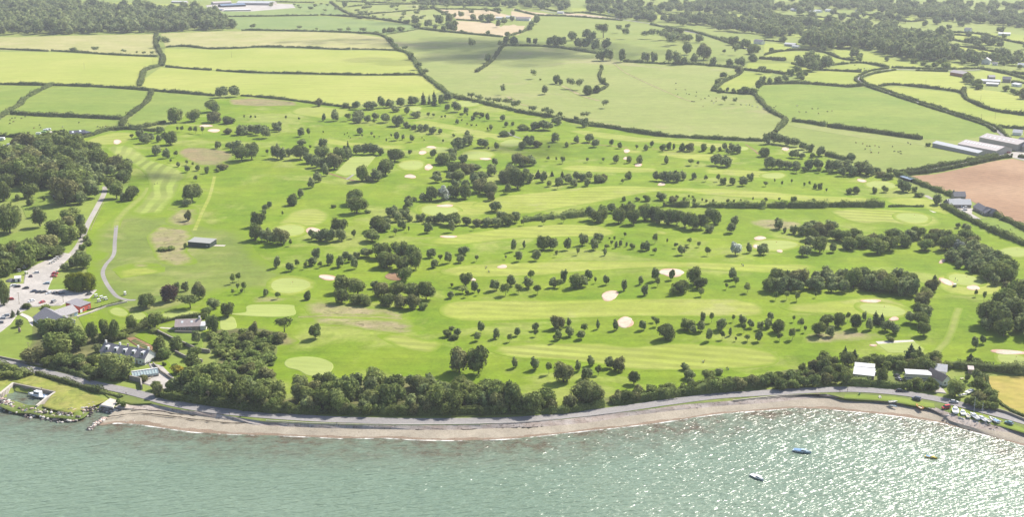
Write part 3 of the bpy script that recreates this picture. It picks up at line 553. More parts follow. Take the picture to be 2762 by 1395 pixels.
wx, wy = np.meshgrid(np.arange(-520, 620, 3.), np.arange(330, 760, 3.)); wx, wy = wx.ravel(), wy.ravel(); nx = len(np.arange(-520, 620, 3.)); ny = len(wx) // nx
SL = np.array(SHORE); wd = seg_dist(wx, wy, SL); landS = np.vstack([SL, [(4000, 5000), (-4000, 5000)]]); wd[inside(wx, wy, landS)] *= -1; m_ = wx < hit(*nat('a3', 1090, 500), 0)[0]; wd[m_] = np.abs(wd[m_]) + 6
ii = np.arange(nx * ny).reshape(ny, nx); F = np.stack([ii[:-1, :-1], ii[:-1, 1:], ii[1:, 1:], ii[1:, :-1]], -1).reshape(-1, 4)
me = np_mesh('sea', np.c_[wx, wy, np.zeros(len(wx))], F, [sea_mat()], smooth=True); a_ = me.attributes.new('shore', 'FLOAT', 'POINT'); a_.data.foreach_set('value', wd.astype(np.float32))
# outer sea round the fine sheet
tag(link('sea', me), kind='structure')
me = bpy.data.meshes.new('outer_sea'); x0, x1, y0, y1 = -520, -520 + 3 * (nx - 1), 330, 330 + 3 * (ny - 1)
me.from_pydata([(-9000, -9000, 0), (9000, -9000, 0), (9000, y1, 0), (x1, y1, 0), (x1, y0, 0), (x0, y0, 0), (x0, y1, 0), (-9000, y1, 0)], [], [(0, 1, 4, 5), (1, 2, 3, 4), (0, 5, 6, 7)])
me.materials.append(bpy.data.materials['sea_water']); a_ = me.attributes.new('shore', 'FLOAT', 'POINT'); a_.data.foreach_set('value', np.full(8, 300, np.float32))
tag(link('sea', me), kind='structure')
# ---------------------------------------------------------------- vegetation
def ico(sub):
    bm = bmesh.new(); bmesh.ops.create_icosphere(bm, subdivisions=sub, radius=1); V = np.array([v.co[:] for v in bm.verts]); F = np.array([[v.index for v in f.verts] for f in bm.faces]); bm.free(); return V, F
ICO1, ICO2 = ico(1), ico(2)
def norm(a): return a / (np.linalg.norm(a, axis=-1, keepdims=True) + 1e-9)
def leaves(P, Nn, S, q):
    """a little leaf-clump card at each point P facing roughly Nn with size S"""
    n = len(P); t = norm(np.cross(Nn, q.normal(size=(n, 3)))); b = np.cross(Nn, t); a = S[:, None]; w = (.6 + .6 * q.random(n))[:, None]
    V = np.stack([P - t * a * .5 - b * a * .15 * w, P + t * a * .1 - b * a * .5 * w, P + t * a * .5 + b * a * .1 * w, P - t * a * .1 + b * a * .5 * w], 1).reshape(-1, 3)
    return V, np.arange(n * 4).reshape(n, 4)
def crown(kind, seed, n, size):
    """unit crown: diameter 1, total tree height 1; lumpy lobes covered with leaf clumps. returns V, F(quads)"""
    q = np.random.default_rng(seed); L = []                 # lobes: centre, radii
    if kind in ('r', 'b', 'w', 's', 'm'):
        z0, z1 = dict(r=(.06, 1), b=(.0, 1), w=(.30, 1), s=(.34, 1), m=(.0, 1))[kind]
        m = dict(r=11, b=10, w=10, s=6, m=12)[kind]; zc, zr = (z0 + z1) / 2, (z1 - z0) / 2
        L.append(((0, 0, zc), (.33, .33, zr * .78)))
        for i in range(m):
            a = 2.4 * i + q.random(); u = q.uniform(-.75, .85) if kind != 'w' else q.uniform(-.2, .8); h = math.sqrt(max(0, 1 - u * u)) * q.uniform(.18, .34)
            if kind == 'w': h = q.uniform(.12, .34)
            r = q.uniform(.13, .23) * (1.1 if kind != 's' else 1.2)
            cx = math.cos(a) * h + (.10 * (u + .5) if kind == 'w' else 0)
            L.append(((cx, math.sin(a) * h, zc + u * zr * .72), (r, r, min(r * q.uniform(.85, 1.1) * (1.25 if kind != 'w' else 1.0), zr * .6))))
    elif kind == 'c':
        for i in range(9):
            f = i / 8; r = .46 * (1 - f) ** .62 + .05; k_ = 3 if f < .75 else 1
            for j in range(k_):
                a = q.random() * 6.28; L.append(((math.cos(a) * r * .42 * (k_ > 1), math.sin(a) * r * .42 * (k_ > 1), .08 + .86 * f), (r * .72, r * .72, .085)))
    elif kind == 'o':
        for i in range(6):
            f = i / 5; r = .42 * math.sin(math.pi * (.18 + .7 * f)); L.append(((q.normal() * .04, q.normal() * .04, .2 + .68 * f), (r, r, .14)))
    elif kind == 'y':
        for i in range(26):
            a = 2.4 * i; h = .36 * math.sqrt(q.random()); L.append(((math.cos(a) * h, math.sin(a) * h, .36 + .24 * (1 - h / .36) * q.uniform(.6, 1)), (.15, .15, .38)))
    C = np.array([l[0] for l in L]); Rr = np.array([l[1] for l in L]); ar = Rr[:, 0] * Rr[:, 2]; pr = ar / ar.sum()
    idx = q.choice(len(L), n * 2, p=pr); d = norm(q.normal(size=(n * 2, 3)) + np.array([0, 0, .25])); P = C[idx] + d * Rr[idx] * q.uniform(.86, 1.1, (n * 2, 1))
    ok = np.ones(len(P), bool)
    for c, r in zip(C, Rr):
        e = (((P - c) / r) ** 2).sum(1); ok &= ~((e < .62))
    ok &= P[:, 2] > .01
    P, d, idx = P[ok][:n], d[ok][:n], idx[ok][:n]; nn = norm(norm(d / Rr[idx]) + q.normal(size=d.shape) * .45)
    V, F = leaves(P, nn, size * q.uniform(.6, 1.35, len(P)), q)
    bv, bf = ICO1; cv = []; cf = []; o = len(V)                # solid leaf-coloured blobs added inside the lobes to block light
    for c, r in zip(C, Rr):
        s_ = .80 if kind not in ('s', 'w') else .62
        cv.append(c + bv * r * s_ * (1 + q.normal(0, .08, (len(bv), 1)))); 
        for f in bf: cf.append((f[0] + o, f[1] + o, f[2] + o, f[2] + o))
        o += len(bv)
    return np.vstack([V] + cv), F, np.array(cf)[:, :3]
def crown_mesh(name, kind, seed, n, size, mat):
    V, Fq, Ft = crown(kind, seed, n, size); me = np_mesh(name, V, [tuple(f) for f in Fq] + [tuple(f) for f in Ft], [mat]); return me
def trunk_arr(top, r0=.03, limbs=3, seed=0):
    q = random.Random(seed); V, F = [], []
    def tube(a, b, ra, rb, n=6):
        o = len(V); ax = (Vector(b) - Vector(a)).normalized(); u = ax.orthogonal().normalized(); v = ax.cross(u)
        for p, r in ((a, ra), (b, rb)):
            for i in range(n): V.append(tuple(Vector(p) + (u * math.cos(i * 2 * math.pi / n) + v * math.sin(i * 2 * math.pi / n)) * r))
        for i in range(n): F.append((o + i, o + (i + 1) % n, o + n + (i + 1) % n, o + n + i))
    tube((0, 0, -.04), (.01, 0, top * .6), r0 * 1.25, r0 * .8); tube((.01, 0, top * .6), (0, .01, top), r0 * .8, r0 * .55)
    for i in range(limbs):
        a = i * 2.2 + q.random(); tube((.005, 0, top * .72), (math.cos(a) * .22, math.sin(a) * .22, top + .22), r0 * .5, r0 * .15, 5)
    return V, F
KINDS = dict(  # letter: crown shape, variants, leaf cards, size, material names, trunk top, trunk radius
 r=('r', 8, 1000, .078, ('dark', 'mid', 'dark', 'olive', 'mid'), .45, .032), b=('b', 4, 800, .085, ('dark', 'mid', 'olive'), .3, .03), w=('w', 4, 520, .085, ('dark',), .62, .035),
 s=('s', 4, 300, .12, ('mid', 'dark', 'mid'), .5, .022), c=('c', 3, 520, .09, ('con',), .4, .03), o=('o', 1, 260, .14, ('dark',), .3, .03),
 v=('r', 2, 700, .09, ('silver',), .4, .03), p=('r', 2, 600, .095, ('copper',), .45, .03), y=('y', 1, 3600, .045, ('gold',), .3, .02), l=('b', 2, 2400, .048, ('lite',), .4, .03))
CROWNS = {}; TRUNKS = {}
for k_, (sh_, nv, nl, sz, mats, tt_, tr_) in KINDS.items():
    CROWNS[k_] = [crown_mesh('crown_' + k_, sh_, 100 * ord(k_) + i, nl, sz, M[mats[i % len(mats)]]) for i in range(nv)]
    TRUNKS[k_] = np_mesh('trunk_' + k_, *trunk_arr(tt_, tr_, 3, ord(k_)), [M['bark']])
LOW = {k_: [crown(v[0], 900 + i, 330 if k_ in 'rbvpl' else 130, v[3] * 1.6) for i in range(4)] for k_, v in KINDS.items()}
TREES = {
 'a0': '1630 468 110 85 w;730 510 95 45 b;952 515 70 42 w;1237 530 55 32 w;1357 535 25 22 w;1428 545 35 30 w;1513 545 45 30 w;2510 290 60 42 w;2200 965 150 110 r;2330 960 140 105 r;2115 1110 150 140 r;1745 1215 180 150 r;1930 1205 170 120 r;2120 1215 180 110 b;2270 1225 150 80 b;2425 1185 20 45 s;2490 1185 25 45 s;2535 1185 20 40 s',
 'b0': '437 295 50 32 w;608 302 30 20 w;843 312 50 25 w;924 317 50 38 w;1063 327 70 42 w;880 70 60 65 r;1065 180 90 55 w;1130 185 60 30 b;1270 190 30 20 b;1330 195 45 20 b;1500 235 80 45 b;1585 240 100 90 r;1600 275 110 50 b;1710 265 95 75 r;1825 245 110 100 r;1920 235 100 100 r;1950 310 140 110 r;1780 295 60 55 r;1860 305 60 55 r;2045 325 40 32 b;1665 90 130 45 b;1750 80 60 30 b;2040 190 60 60 w;1975 170 40 45 r;2160 200 80 60 r;2240 205 70 65 r;2320 220 130 85 r;2405 270 65 75 r;2465 240 75 65 r;2545 205 60 50 r;2405 150 80 60 w;2305 345 55 42 r;2495 360 60 50 r;2480 430 80 70 r;2550 440 80 80 r;1275 325 60 50 b;1340 315 110 50 b;1440 305 100 45 b;1200 330 60 25 b;1340 430 80 60 b;1390 480 50 50 b;1475 500 70 35 w;1540 590 70 70 b;1620 690 80 60 w;1690 745 70 50 w;2150 495 80 85 w;2420 480 50 60 w;2305 620 75 90 r;2455 940 55 75 w;625 1055 105 80 b;890 1070 90 55 r;990 1085 110 80 r;1135 1085 160 85 r;1250 1070 90 110 r;1330 1065 110 80 r;1440 1060 110 95 r;1560 1040 120 90 r;1660 1035 60 125 c;1720 1035 40 100 c;1770 1045 60 150 c;1840 1045 70 110 r;1905 1010 120 90 r;1950 970 80 50 b;2040 985 90 45 b;2140 990 70 55 w;2225 1010 80 50 w;2310 1020 70 40 w;2390 1040 90 55 w;2490 1050 110 60 w;2560 1080 60 60 w;677 1200 50 75 r;785 1200 95 110 r;915 1200 75 80 s;1020 1180 140 90 r;1010 1220 110 70 v;1110 1215 80 70 r;1190 1190 80 70 r;1175 1235 35 60 s;1290 1215 120 85 r;1410 1250 150 110 r;1490 1265 70 60 r;1570 1285 60 50 r;1640 1290 70 60 r;1700 1290 60 50 r;1385 1110 100 60 r;1500 1135 60 75 r;1590 1168 115 65 r;1710 1163 45 50 s;1765 1168 40 45 s;1900 1095 65 65 r;1995 1110 110 100 r;2085 1120 60 60 r;2040 1160 55 45 s;2100 1158 30 40 s;1845 1177 25 30 s;1880 1180 25 45 s;2000 1228 45 50 r;2045 1210 25 30 s;2155 1195 50 45 r;2185 1150 85 45 b;2245 1160 60 50 b;2300 1200 55 75 r;2225 1187 25 30 s;2450 1200 60 60 r;2485 1258 50 55 r;2550 1245 40 40 b;2335 1290 50 55 s;2190 1260 18 28 s;2140 1255 25 25 s;2098 1243 22 25 s;300 1192 25 45 s;430 1197 25 35 s;215 1285 110 80 r',
 'c0': '1070 325 55 60 w;1148 300 50 50 w;1140 385 70 80 w;910 375 105 100 w;1330 385 90 65 w;1405 385 60 75 w;1475 400 70 80 w;1580 455 90 90 w;1640 440 110 80 w;380 455 90 90 r;450 465 110 110 r;510 455 80 90 r;600 400 110 90 r;740 380 120 90 r;800 400 100 90 r;660 470 110 90 r;740 480 120 110 r;830 500 100 110 r;880 600 100 110 r;960 600 120 120 r;940 480 110 100 r;1095 615 90 130 r;170 435 55 65 r;235 437 55 60 r;30 440 80 75 r;1330 615 105 100 r;1410 620 80 105 r;1565 625 100 135 r;1640 640 100 130 r;1710 640 80 80 r;1815 625 90 95 r;1740 540 120 120 r;1905 590 150 160 r;2000 650 80 85 r;2160 655 90 75 r;2270 650 130 85 r;2220 545 65 75 w;2110 535 50 50 s;2400 610 100 80 b;1540 330 100 50 b;1660 350 130 70 b;1760 420 60 60 w;1860 420 90 80 r;1520 395 80 60 w;2250 740 80 80 b;2100 775 100 60 r;2045 840 70 60 b;2020 890 60 50 b;2070 920 60 50 b;2140 910 40 45 r;2200 910 50 35 b;2260 920 60 40 b;2320 930 100 70 b;2400 930 90 60 b;2450 890 80 100 r;2490 840 80 90 r;2560 830 60 60 b;2480 730 80 60 w;2110 1030 50 60 w;2215 1030 50 45 w;225 780 60 65 w;445 830 90 90 r;485 840 50 60 b;590 880 80 80 w;665 890 70 80 w;760 940 110 100 b;840 920 90 80 b;330 935 75 85 r;895 685 50 45 b;915 830 60 60 b;920 1072 70 60 w;285 795 25 20 b;40 1090 80 75 w;205 1120 80 55 w;330 1140 90 60 w;390 1160 80 60 w;480 1150 70 45 b;450 1240 110 90 r;640 1210 60 60 r;715 1180 90 55 w;720 1260 100 90 v;230 1290 120 85 r;340 1290 170 95 r;120 1290 140 60 b;250 240 80 90 r;200 260 70 60 r;180 300 60 60 r;85 330 40 40 r',
 'a1': '675 195 80 110 r;600 190 130 110 r;480 215 150 120 r;900 270 200 130 r;960 340 150 140 r;830 330 170 120 r;760 270 120 90 r;1140 440 180 160 r;1240 480 170 130 r;1130 400 160 110 r;1250 430 140 100 r;1100 500 150 110 r;1230 560 180 140 r;1100 640 160 140 r;1160 720 160 170 r;1225 740 90 80 r;1310 735 150 160 r;100 1060 260 330 l;40 740 150 200 r;300 710 170 150 r;180 740 60 60 b;270 720 70 70 b;300 785 90 70 b;440 745 40 50 b;400 1000 150 190 r;370 900 90 100 r;700 960 240 150 r;680 1000 180 120 r;800 1020 120 140 r;560 1080 230 160 r;680 1160 220 180 r;800 1110 140 140 r;480 1230 250 170 r;160 1290 280 130 r;430 1310 200 150 r;560 1300 200 120 r;860 1140 80 60 b;880 1190 90 60 b;820 1230 90 60 b;780 1290 80 60 b;1310 130 50 55 s;1395 120 90 90 r;1440 170 120 100 r;1490 150 100 80 r;1580 160 70 75 r;1690 185 165 140 r;1590 70 90 70 r;1555 290 120 100 r;1655 320 90 100 r;1750 310 45 70 s;1695 365 30 40 s;1770 405 45 50 r;1860 460 60 70 r;1855 390 35 55 s;1915 400 30 45 s;1965 445 55 60 b;2055 470 55 75 b;1945 555 45 70 s;1905 745 240 190 r;1855 795 110 75 v;1870 942 85 105 b;2165 222 75 75 r;2270 220 70 60 r;2350 250 150 110 r;2400 340 200 150 r;2500 330 150 180 r;2210 430 150 60 b;2160 455 60 35 b;1760 52 35 50 s;1805 60 40 65 s;1885 70 50 70 s;1940 75 50 75 s;2010 80 40 75 s;2260 80 110 60 b;2400 85 150 100 r;2500 75 120 90 r;1840 1217 40 60 b;1620 1240 140 40 g;1700 1230 100 40 g',
 'b1': '20 1000 150 150 r;135 815 60 70 r;90 840 60 60 r;85 880 55 55 r;0 1130 160 160 r;100 1145 130 130 r;250 1175 170 170 r;170 1160 100 100 r;345 1192 40 70 s;365 788 130 120 b;445 712 80 90 r;555 612 90 100 r;610 555 110 100 r;690 495 80 120 r;265 892 25 50 s;770 812 60 35 b;980 780 210 150 r;1000 865 220 170 r;1110 865 80 35 b;620 1140 130 100 r;560 1120 80 90 r;740 1155 130 130 r;820 1080 170 170 r;700 1140 140 120 r;850 1140 120 120 r;870 1120 40 70 s;975 1117 60 85 s;1155 1147 190 130 r;1175 1050 110 60 r;1220 1040 210 170 r;1290 1045 110 100 r;1355 900 140 110 r;1400 950 120 110 r;1480 920 120 100 r;1530 945 80 70 b;1300 970 100 60 r;1450 1030 110 110 l;1385 1092 65 75 s;1520 1057 25 65 s;1710 1063 95 110 r;1945 1057 80 120 r;1640 945 110 80 r;1730 965 120 80 r;1800 965 100 80 r;1850 975 130 110 r;1960 990 200 140 r;2090 985 120 80 b;2200 995 140 80 b;2300 995 150 90 r;2400 995 150 90 r;2500 985 160 110 r;2380 850 150 110 r;2440 940 130 100 r;2160 1040 40 60 s;2415 1015 50 60 s;1520 820 110 120 r;1490 830 70 50 b;1655 745 90 80 r;1575 750 50 50 g;1745 740 150 160 r;1860 735 160 140 v;1960 712 160 140 r;2080 722 150 150 r;1985 610 100 80 v;2080 620 100 90 v;2180 600 130 130 v;2220 660 160 150 r;2240 560 150 110 r;2330 680 180 150 l;2330 740 100 90 b;1800 560 110 80 r;1800 510 110 70 r;1930 540 110 90 r;2010 540 160 120 l;2100 470 170 110 r;1960 450 160 110 r;2170 460 150 90 r;1760 310 80 80 r;1850 380 160 130 r;1930 360 150 100 r;2060 360 110 80 r;1960 290 100 80 r;2000 230 140 110 r;2060 210 110 100 r;2110 190 130 120 r;2000 150 50 40 b;2100 90 60 50 r;2255 212 140 90 r;2390 237 55 75 r;2310 227 25 25 b;2375 390 70 75 r;2335 492 120 120 r;2570 360 80 90 r;2500 560 200 160 l;2540 480 140 100 r;2500 672 80 100 r;2460 545 130 90 r;200 320 100 140 r;260 330 110 120 r;330 300 80 80 r;115 292 40 60 s;440 330 180 150 r;530 370 130 110 r;600 410 130 120 r;650 340 170 140 r;700 430 180 130 r;780 430 170 170 r;820 370 170 170 r;900 340 120 140 r;920 310 80 160 c;1010 280 110 100 r;1080 280 110 100 r;1170 280 130 110 r;1240 290 80 80 r;540 227 35 40 s;665 200 105 80 r;455 190 110 60 r;450 105 85 90 r;530 120 45 100 s;220 55 90 60 r;100 120 130 120 r;20 90 110 110 r;1380 352 190 130 r;1420 320 120 90 r;1530 302 50 70 s;1060 545 150 160 r;1290 485 180 180 r;1200 545 130 120 r;1130 552 120 60 b;1035 85 80 75 r;1150 102 35 45 s;1055 115 20 40 s;1175 125 20 35 s;1345 115 20 40 s;1400 142 70 90 r;1462 135 40 55 r;1550 157 55 70 r;1297 167 20 45 s;880 95 12 25 s;910 80 12 22 s;670 75 15 30 s;925 115 12 25 s;1225 120 14 25 s;940 130 12 22 s;1520 20 60 40 r;1570 32 70 40 r;1630 50 70 60 r;1690 50 70 70 r;1755 77 90 75 r;1830 77 50 55 r;1860 165 28 35 s;1965 105 35 30 b;1650 125 15 20 s;1670 150 12 22 s;2470 102 130 60 b;2550 92 60 60 b;2335 52 45 55 s;2300 52 20 40 s',
 'c1': '430 157 100 95 r;645 167 65 75 r;770 160 105 90 r;830 207 95 80 r;547 207 55 50 b;990 192 50 60 r;1075 222 60 60 b;1240 232 40 50 s;1335 240 60 60 b;1390 207 45 60 r;1500 250 70 70 b;1560 234 60 75 b;1610 232 35 60 b;1690 247 75 85 b;1765 250 110 85 b;1905 247 75 80 b;1995 262 65 75 b;2065 250 40 50 b;2115 240 70 70 r;2150 282 60 60 r;2240 270 100 90 r;2190 250 90 80 r;110 232 95 80 b;170 210 120 110 r;200 150 60 60 r;250 210 130 70 b;370 232 35 45 s;2505 302 110 90 b;2550 422 120 120 r;90 400 180 130 r;190 390 130 100 r;360 347 40 50 s;445 350 25 45 s;505 374 65 75 s;750 362 45 50 s;910 362 40 50 s;1037 367 70 80 b;1165 367 65 75 b;1270 370 75 80 b;1535 372 60 75 b;1780 390 80 65 s;1850 392 35 45 s;2030 390 130 110 r;2130 402 150 110 r;60 625 200 200 r;20 500 160 110 r;150 480 90 60 r;170 565 120 100 r;260 520 70 90 c;320 555 90 110 r;400 500 40 60 c;500 525 50 85 c;470 585 100 80 r;560 570 110 90 r;640 540 90 90 r;700 545 110 80 r;770 525 90 70 r;870 557 150 85 b;920 550 90 75 b;370 600 60 60 b;455 627 65 75 s;620 602 90 85 r;750 597 85 80 l;1160 527 80 75 b;1100 570 45 45 s;1430 542 80 90 r;1500 548 110 100 r;1570 553 120 110 r;1640 553 120 110 r;1700 535 80 90 r;1808 527 65 70 r;1925 552 50 70 s;2050 552 50 75 s;2100 582 75 75 b;2190 584 75 80 b;2300 594 100 90 r;2370 545 80 80 r;2290 545 70 50 r;2520 600 50 50 s;790 935 130 130 r;860 960 150 130 r;900 945 140 160 r;990 860 110 100 r;1060 965 150 170 r;1210 980 160 150 r;1130 905 130 140 r;1180 870 130 120 r;1320 935 150 170 r;1420 935 140 150 r;1470 965 150 160 r;1560 975 150 160 r;1640 985 150 170 r;1720 1005 140 160 r;1800 1025 150 180 r;1880 1020 140 160 r;1960 1055 110 80 l;2020 975 150 160 r;1960 940 130 130 r;1115 745 50 50 b;1250 745 60 40 r;1345 745 100 65 b;1485 735 120 80 r;1600 755 120 60 b;1640 718 40 35 b;1715 738 40 35 b;1760 722 25 45 s;1798 722 30 35 s;1813 757 45 45 b;1932 757 30 32 b;2000 757 28 35 b;2145 760 40 38 b;2207 757 25 30 b;2275 757 20 35 s;2392 747 25 45 s;2350 765 35 25 b;2520 757 40 50 s;2485 760 30 25 b;1890 755 20 40 s;40 962 130 120 r;115 992 60 70 s;320 987 55 80 s;515 962 60 80 s;2210 1000 90 110 r;2180 1062 110 100 r;125 1217 35 80 o;265 1170 40 50 r;320 1232 150 150 r;410 1227 110 120 r;555 1232 85 115 r;20 1247 70 120 r;65 1290 80 50 r;250 1292 100 60 r;445 1275 35 45 s;655 1282 50 80 s;710 1185 105 120 r;860 1152 130 95 r;820 1230 90 115 r;945 1227 60 60 s;925 1287 40 80 o;970 1132 20 30 s;1022 1142 30 50 s;990 1192 35 60 s;1037 1212 40 70 p;1080 1197 40 65 p;1122 1115 35 60 s;1140 1200 25 50 p;1197 1222 60 60 b;1300 1232 60 80 r;1340 1237 90 95 p;1422 1170 65 105 s;1420 1275 50 70 s;1540 1180 22 70 s;1630 1215 50 60 s;1685 1282 85 95 r;1762 1175 50 70 s;1735 1235 50 50 s;1858 1205 50 60 s;1940 1290 60 95 s;2220 1282 140 130 v;2355 1262 70 100 r;2490 1277 140 110 r',
 'd1': '25 180 90 120 r;90 170 110 120 r;150 180 110 100 r;220 190 110 90 r;300 205 120 90 r;380 235 100 80 r;450 255 100 80 r;560 295 110 100 r;25 302 60 90 r;310 317 90 80 r;370 322 80 60 r;270 312 70 70 r;475 312 70 50 b;855 352 115 85 r;60 422 130 120 r;150 422 110 100 r;230 422 120 80 r;440 435 110 110 r;530 435 110 110 r;320 430 110 80 r;315 465 90 75 s;395 458 70 60 s;540 465 70 60 s;650 440 130 110 r;720 455 130 120 r;800 445 130 110 r;860 475 120 90 r;950 475 170 130 r;1030 492 130 120 r;990 430 120 90 r;870 495 110 110 r;645 475 60 50 s;765 495 90 90 r;1110 475 100 70 r;1150 505 130 60 b;1230 525 130 70 b;1240 462 80 50 b;1200 542 60 30 b;1360 645 100 110 r;1400 655 120 110 r;1350 585 80 60 r;1490 657 60 60 b;1530 702 110 50 b;1710 782 110 110 r;100 570 18 50 s;172 597 30 55 s;267 577 28 50 s;395 612 30 55 s;445 597 28 55 s;503 622 50 55 b;552 630 55 70 b;615 660 28 45 s;840 677 75 65 b;905 672 80 85 b;1092 667 62 65 b;1195 657 72 65 b;15 602 40 50 s;145 755 32 45 s;288 760 75 65 b;488 760 40 42 b;15 765 40 55 s;140 1022 110 110 r;200 1062 40 60 r;290 1072 90 90 r;370 1085 120 100 r;430 1065 150 110 r;500 1010 130 70 r;450 1135 150 130 r;540 1095 170 140 r;620 1085 150 130 r;660 1030 140 100 r;550 1255 190 160 r;450 1200 150 110 r;400 1292 150 110 r;680 1255 90 100 r;720 1135 170 130 r;800 1155 150 130 r;900 1135 160 120 r;840 1225 180 140 r;960 1205 180 130 r;1060 1195 160 130 r;1150 1185 170 120 r;1120 1265 220 150 r;1240 1235 200 150 r;1290 1125 200 120 r;1380 1195 180 140 r;1450 1135 150 110 r;1530 1115 160 120 r;1600 1235 170 120 r;1650 1175 180 120 r;1700 1115 160 110 r;1780 1155 180 130 r;1800 1235 180 150 r;1900 1225 190 150 r;1920 1250 170 120 v;2000 1155 180 130 r;2060 1205 170 120 r;2110 1265 190 110 r;2180 1275 150 90 r;1920 1012 60 55 r;2000 1047 110 80 r;2315 905 45 45 b;2350 935 50 35 b;2240 133 80 50 r;1625 202 60 40 b;1980 1140 150 110 r',
 'a2': '930 1135 170 125 r;980 1000 110 90 r;840 1190 150 100 b;805 385 340 225 y;40 530 130 260 r;480 820 230 180 r;640 760 200 120 r;640 850 230 180 r;560 1045 330 240 r;780 965 230 200 r;760 880 180 150 r;340 1090 260 160 r;620 1135 200 140 r;480 1135 160 110 r;920 892 120 220 r;1040 862 140 200 r;1140 885 130 230 r;1300 795 120 170 r;1540 755 170 160 r;1450 552 210 155 r;1680 492 200 170 p;1755 410 80 110 r;1840 390 80 95 p;1975 465 150 170 r;1890 557 210 130 w;2050 612 130 70 b;2120 560 150 100 r;2265 642 155 145 r;2030 662 80 60 b;2115 795 160 185 r;1950 915 110 140 r;2310 318 60 100 s;2365 295 55 95 s;2360 385 45 80 s;2430 408 60 110 s;2310 425 40 60 s;2400 402 40 40 b;1150 1245 440 270 l;1590 1015 180 180 b;1750 965 160 130 b;1920 1065 170 130 b;1640 1055 160 110 b;780 1115 160 100 b;830 1175 130 90 b;2520 850 100 160 b;130 652 60 85 c;185 622 45 55 c;195 742 90 80 r;1730 1145 70 40 b;260 560 110 60 b;450 560 110 40 b;2640 860 130 90 b;1630 1130 50 40 g;1760 1210 150 80 g;1520 800 130 50 b',
 'b2': '215 158 85 120 r;340 192 95 90 r;410 152 60 80 s;495 172 40 80 s;565 135 110 90 r;600 70 100 110 r;735 127 85 115 r;840 150 100 115 r;640 160 50 70 s;940 100 80 80 r;980 170 85 115 r;890 80 85 90 r;1000 55 90 60 r;1100 50 150 90 r;1260 60 220 160 r;1300 155 230 160 r;1440 65 200 180 r;1450 175 180 140 r;1590 172 150 180 r;1560 90 160 160 r;1480 295 180 150 r;860 400 200 170 r;1010 425 190 160 r;850 505 170 150 r;1000 515 160 100 b;1090 525 160 120 b;1180 365 90 80 r;1250 445 190 160 r;1400 455 200 160 r;1550 455 200 170 r;1690 475 190 190 r;1300 535 180 130 b;1440 555 180 130 b;1560 565 180 150 b;1660 565 120 70 b;100 442 60 80 r;220 470 65 80 s;515 477 90 95 b;285 795 180 140 w;250 895 150 110 b;150 905 120 80 b;590 860 150 160 r;1740 55 110 90 p;1830 92 60 70 s;1775 155 85 85 p;1910 112 90 120 r;2030 107 90 80 r;2190 97 50 70 s;2060 25 140 80 r;2480 77 30 45 s;2080 342 140 140 r;2170 405 80 115 p;2050 410 110 70 s;2100 452 50 80 s;2210 432 40 70 s;1945 352 40 45 s;1935 462 80 75 v;2370 385 120 115 r;2480 435 120 125 s;2530 345 110 120 r;2235 805 80 115 r;2200 885 80 90 r;2385 862 80 110 r;2520 897 65 85 s;1900 845 110 70 b;1960 870 110 60 b;2000 835 90 80 r;1945 775 70 40 b;2020 1195 260 245 b;2210 1215 260 260 b',
 'c2': '75 95 80 100 r;245 88 95 100 r;445 50 30 65 s;190 285 80 100 s;165 360 110 115 r;70 410 80 100 s;255 422 95 105 s;410 352 90 100 r;480 355 75 85 s;520 302 80 130 r;640 355 170 150 r;720 345 110 110 r;765 275 90 100 r;830 315 35 70 s;938 328 70 95 r;1117 387 70 115 r;1280 325 60 90 r;1322 432 80 105 r;1425 290 95 130 r;1450 345 70 90 s;1588 278 65 100 p;1675 405 190 135 r;1600 432 80 90 s;1810 325 160 185 r;1870 365 140 130 r;1880 442 80 85 s;2190 275 100 115 r;2225 332 75 90 s;2340 407 80 100 s;2560 392 160 140 r;2130 372 40 60 s;55 837 70 90 r;235 785 75 80 r;240 842 60 75 s;460 765 160 140 r;565 740 55 85 o;575 842 100 100 r;465 872 80 100 r;430 907 50 85 s;720 805 85 105 s;690 868 100 90 r;855 767 45 95 o;1030 778 70 105 r;1300 777 85 100 r;1410 700 60 60 s;1440 740 70 90 s;1540 865 200 175 r;1740 775 150 115 r;1800 805 80 70 r;1880 792 100 115 r;1895 700 55 105 p;1985 702 60 95 s;2080 775 120 120 r;2197 695 40 70 s;2290 722 90 95 r;2305 805 65 95 s;2375 757 75 85 r;2470 777 75 90 r;2550 745 80 90 r;1960 887 80 125 r;2090 872 60 90 s;2170 835 40 85 o;2340 890 75 80 s;2450 892 80 105 r;2225 890 30 50 s;30 1152 70 105 r;230 1172 100 125 r;370 1215 75 135 s;515 1292 210 205 r;660 1187 75 110 r;785 1132 90 100 r;745 1265 130 120 r;860 1227 80 100 s;970 1155 120 110 r;1060 1185 150 145 r;1215 1315 130 145 r;1720 1172 100 70 r;1760 1262 140 100 r;1770 1335 90 90 r;2060 1215 110 65 r;1960 1285 170 120 r',
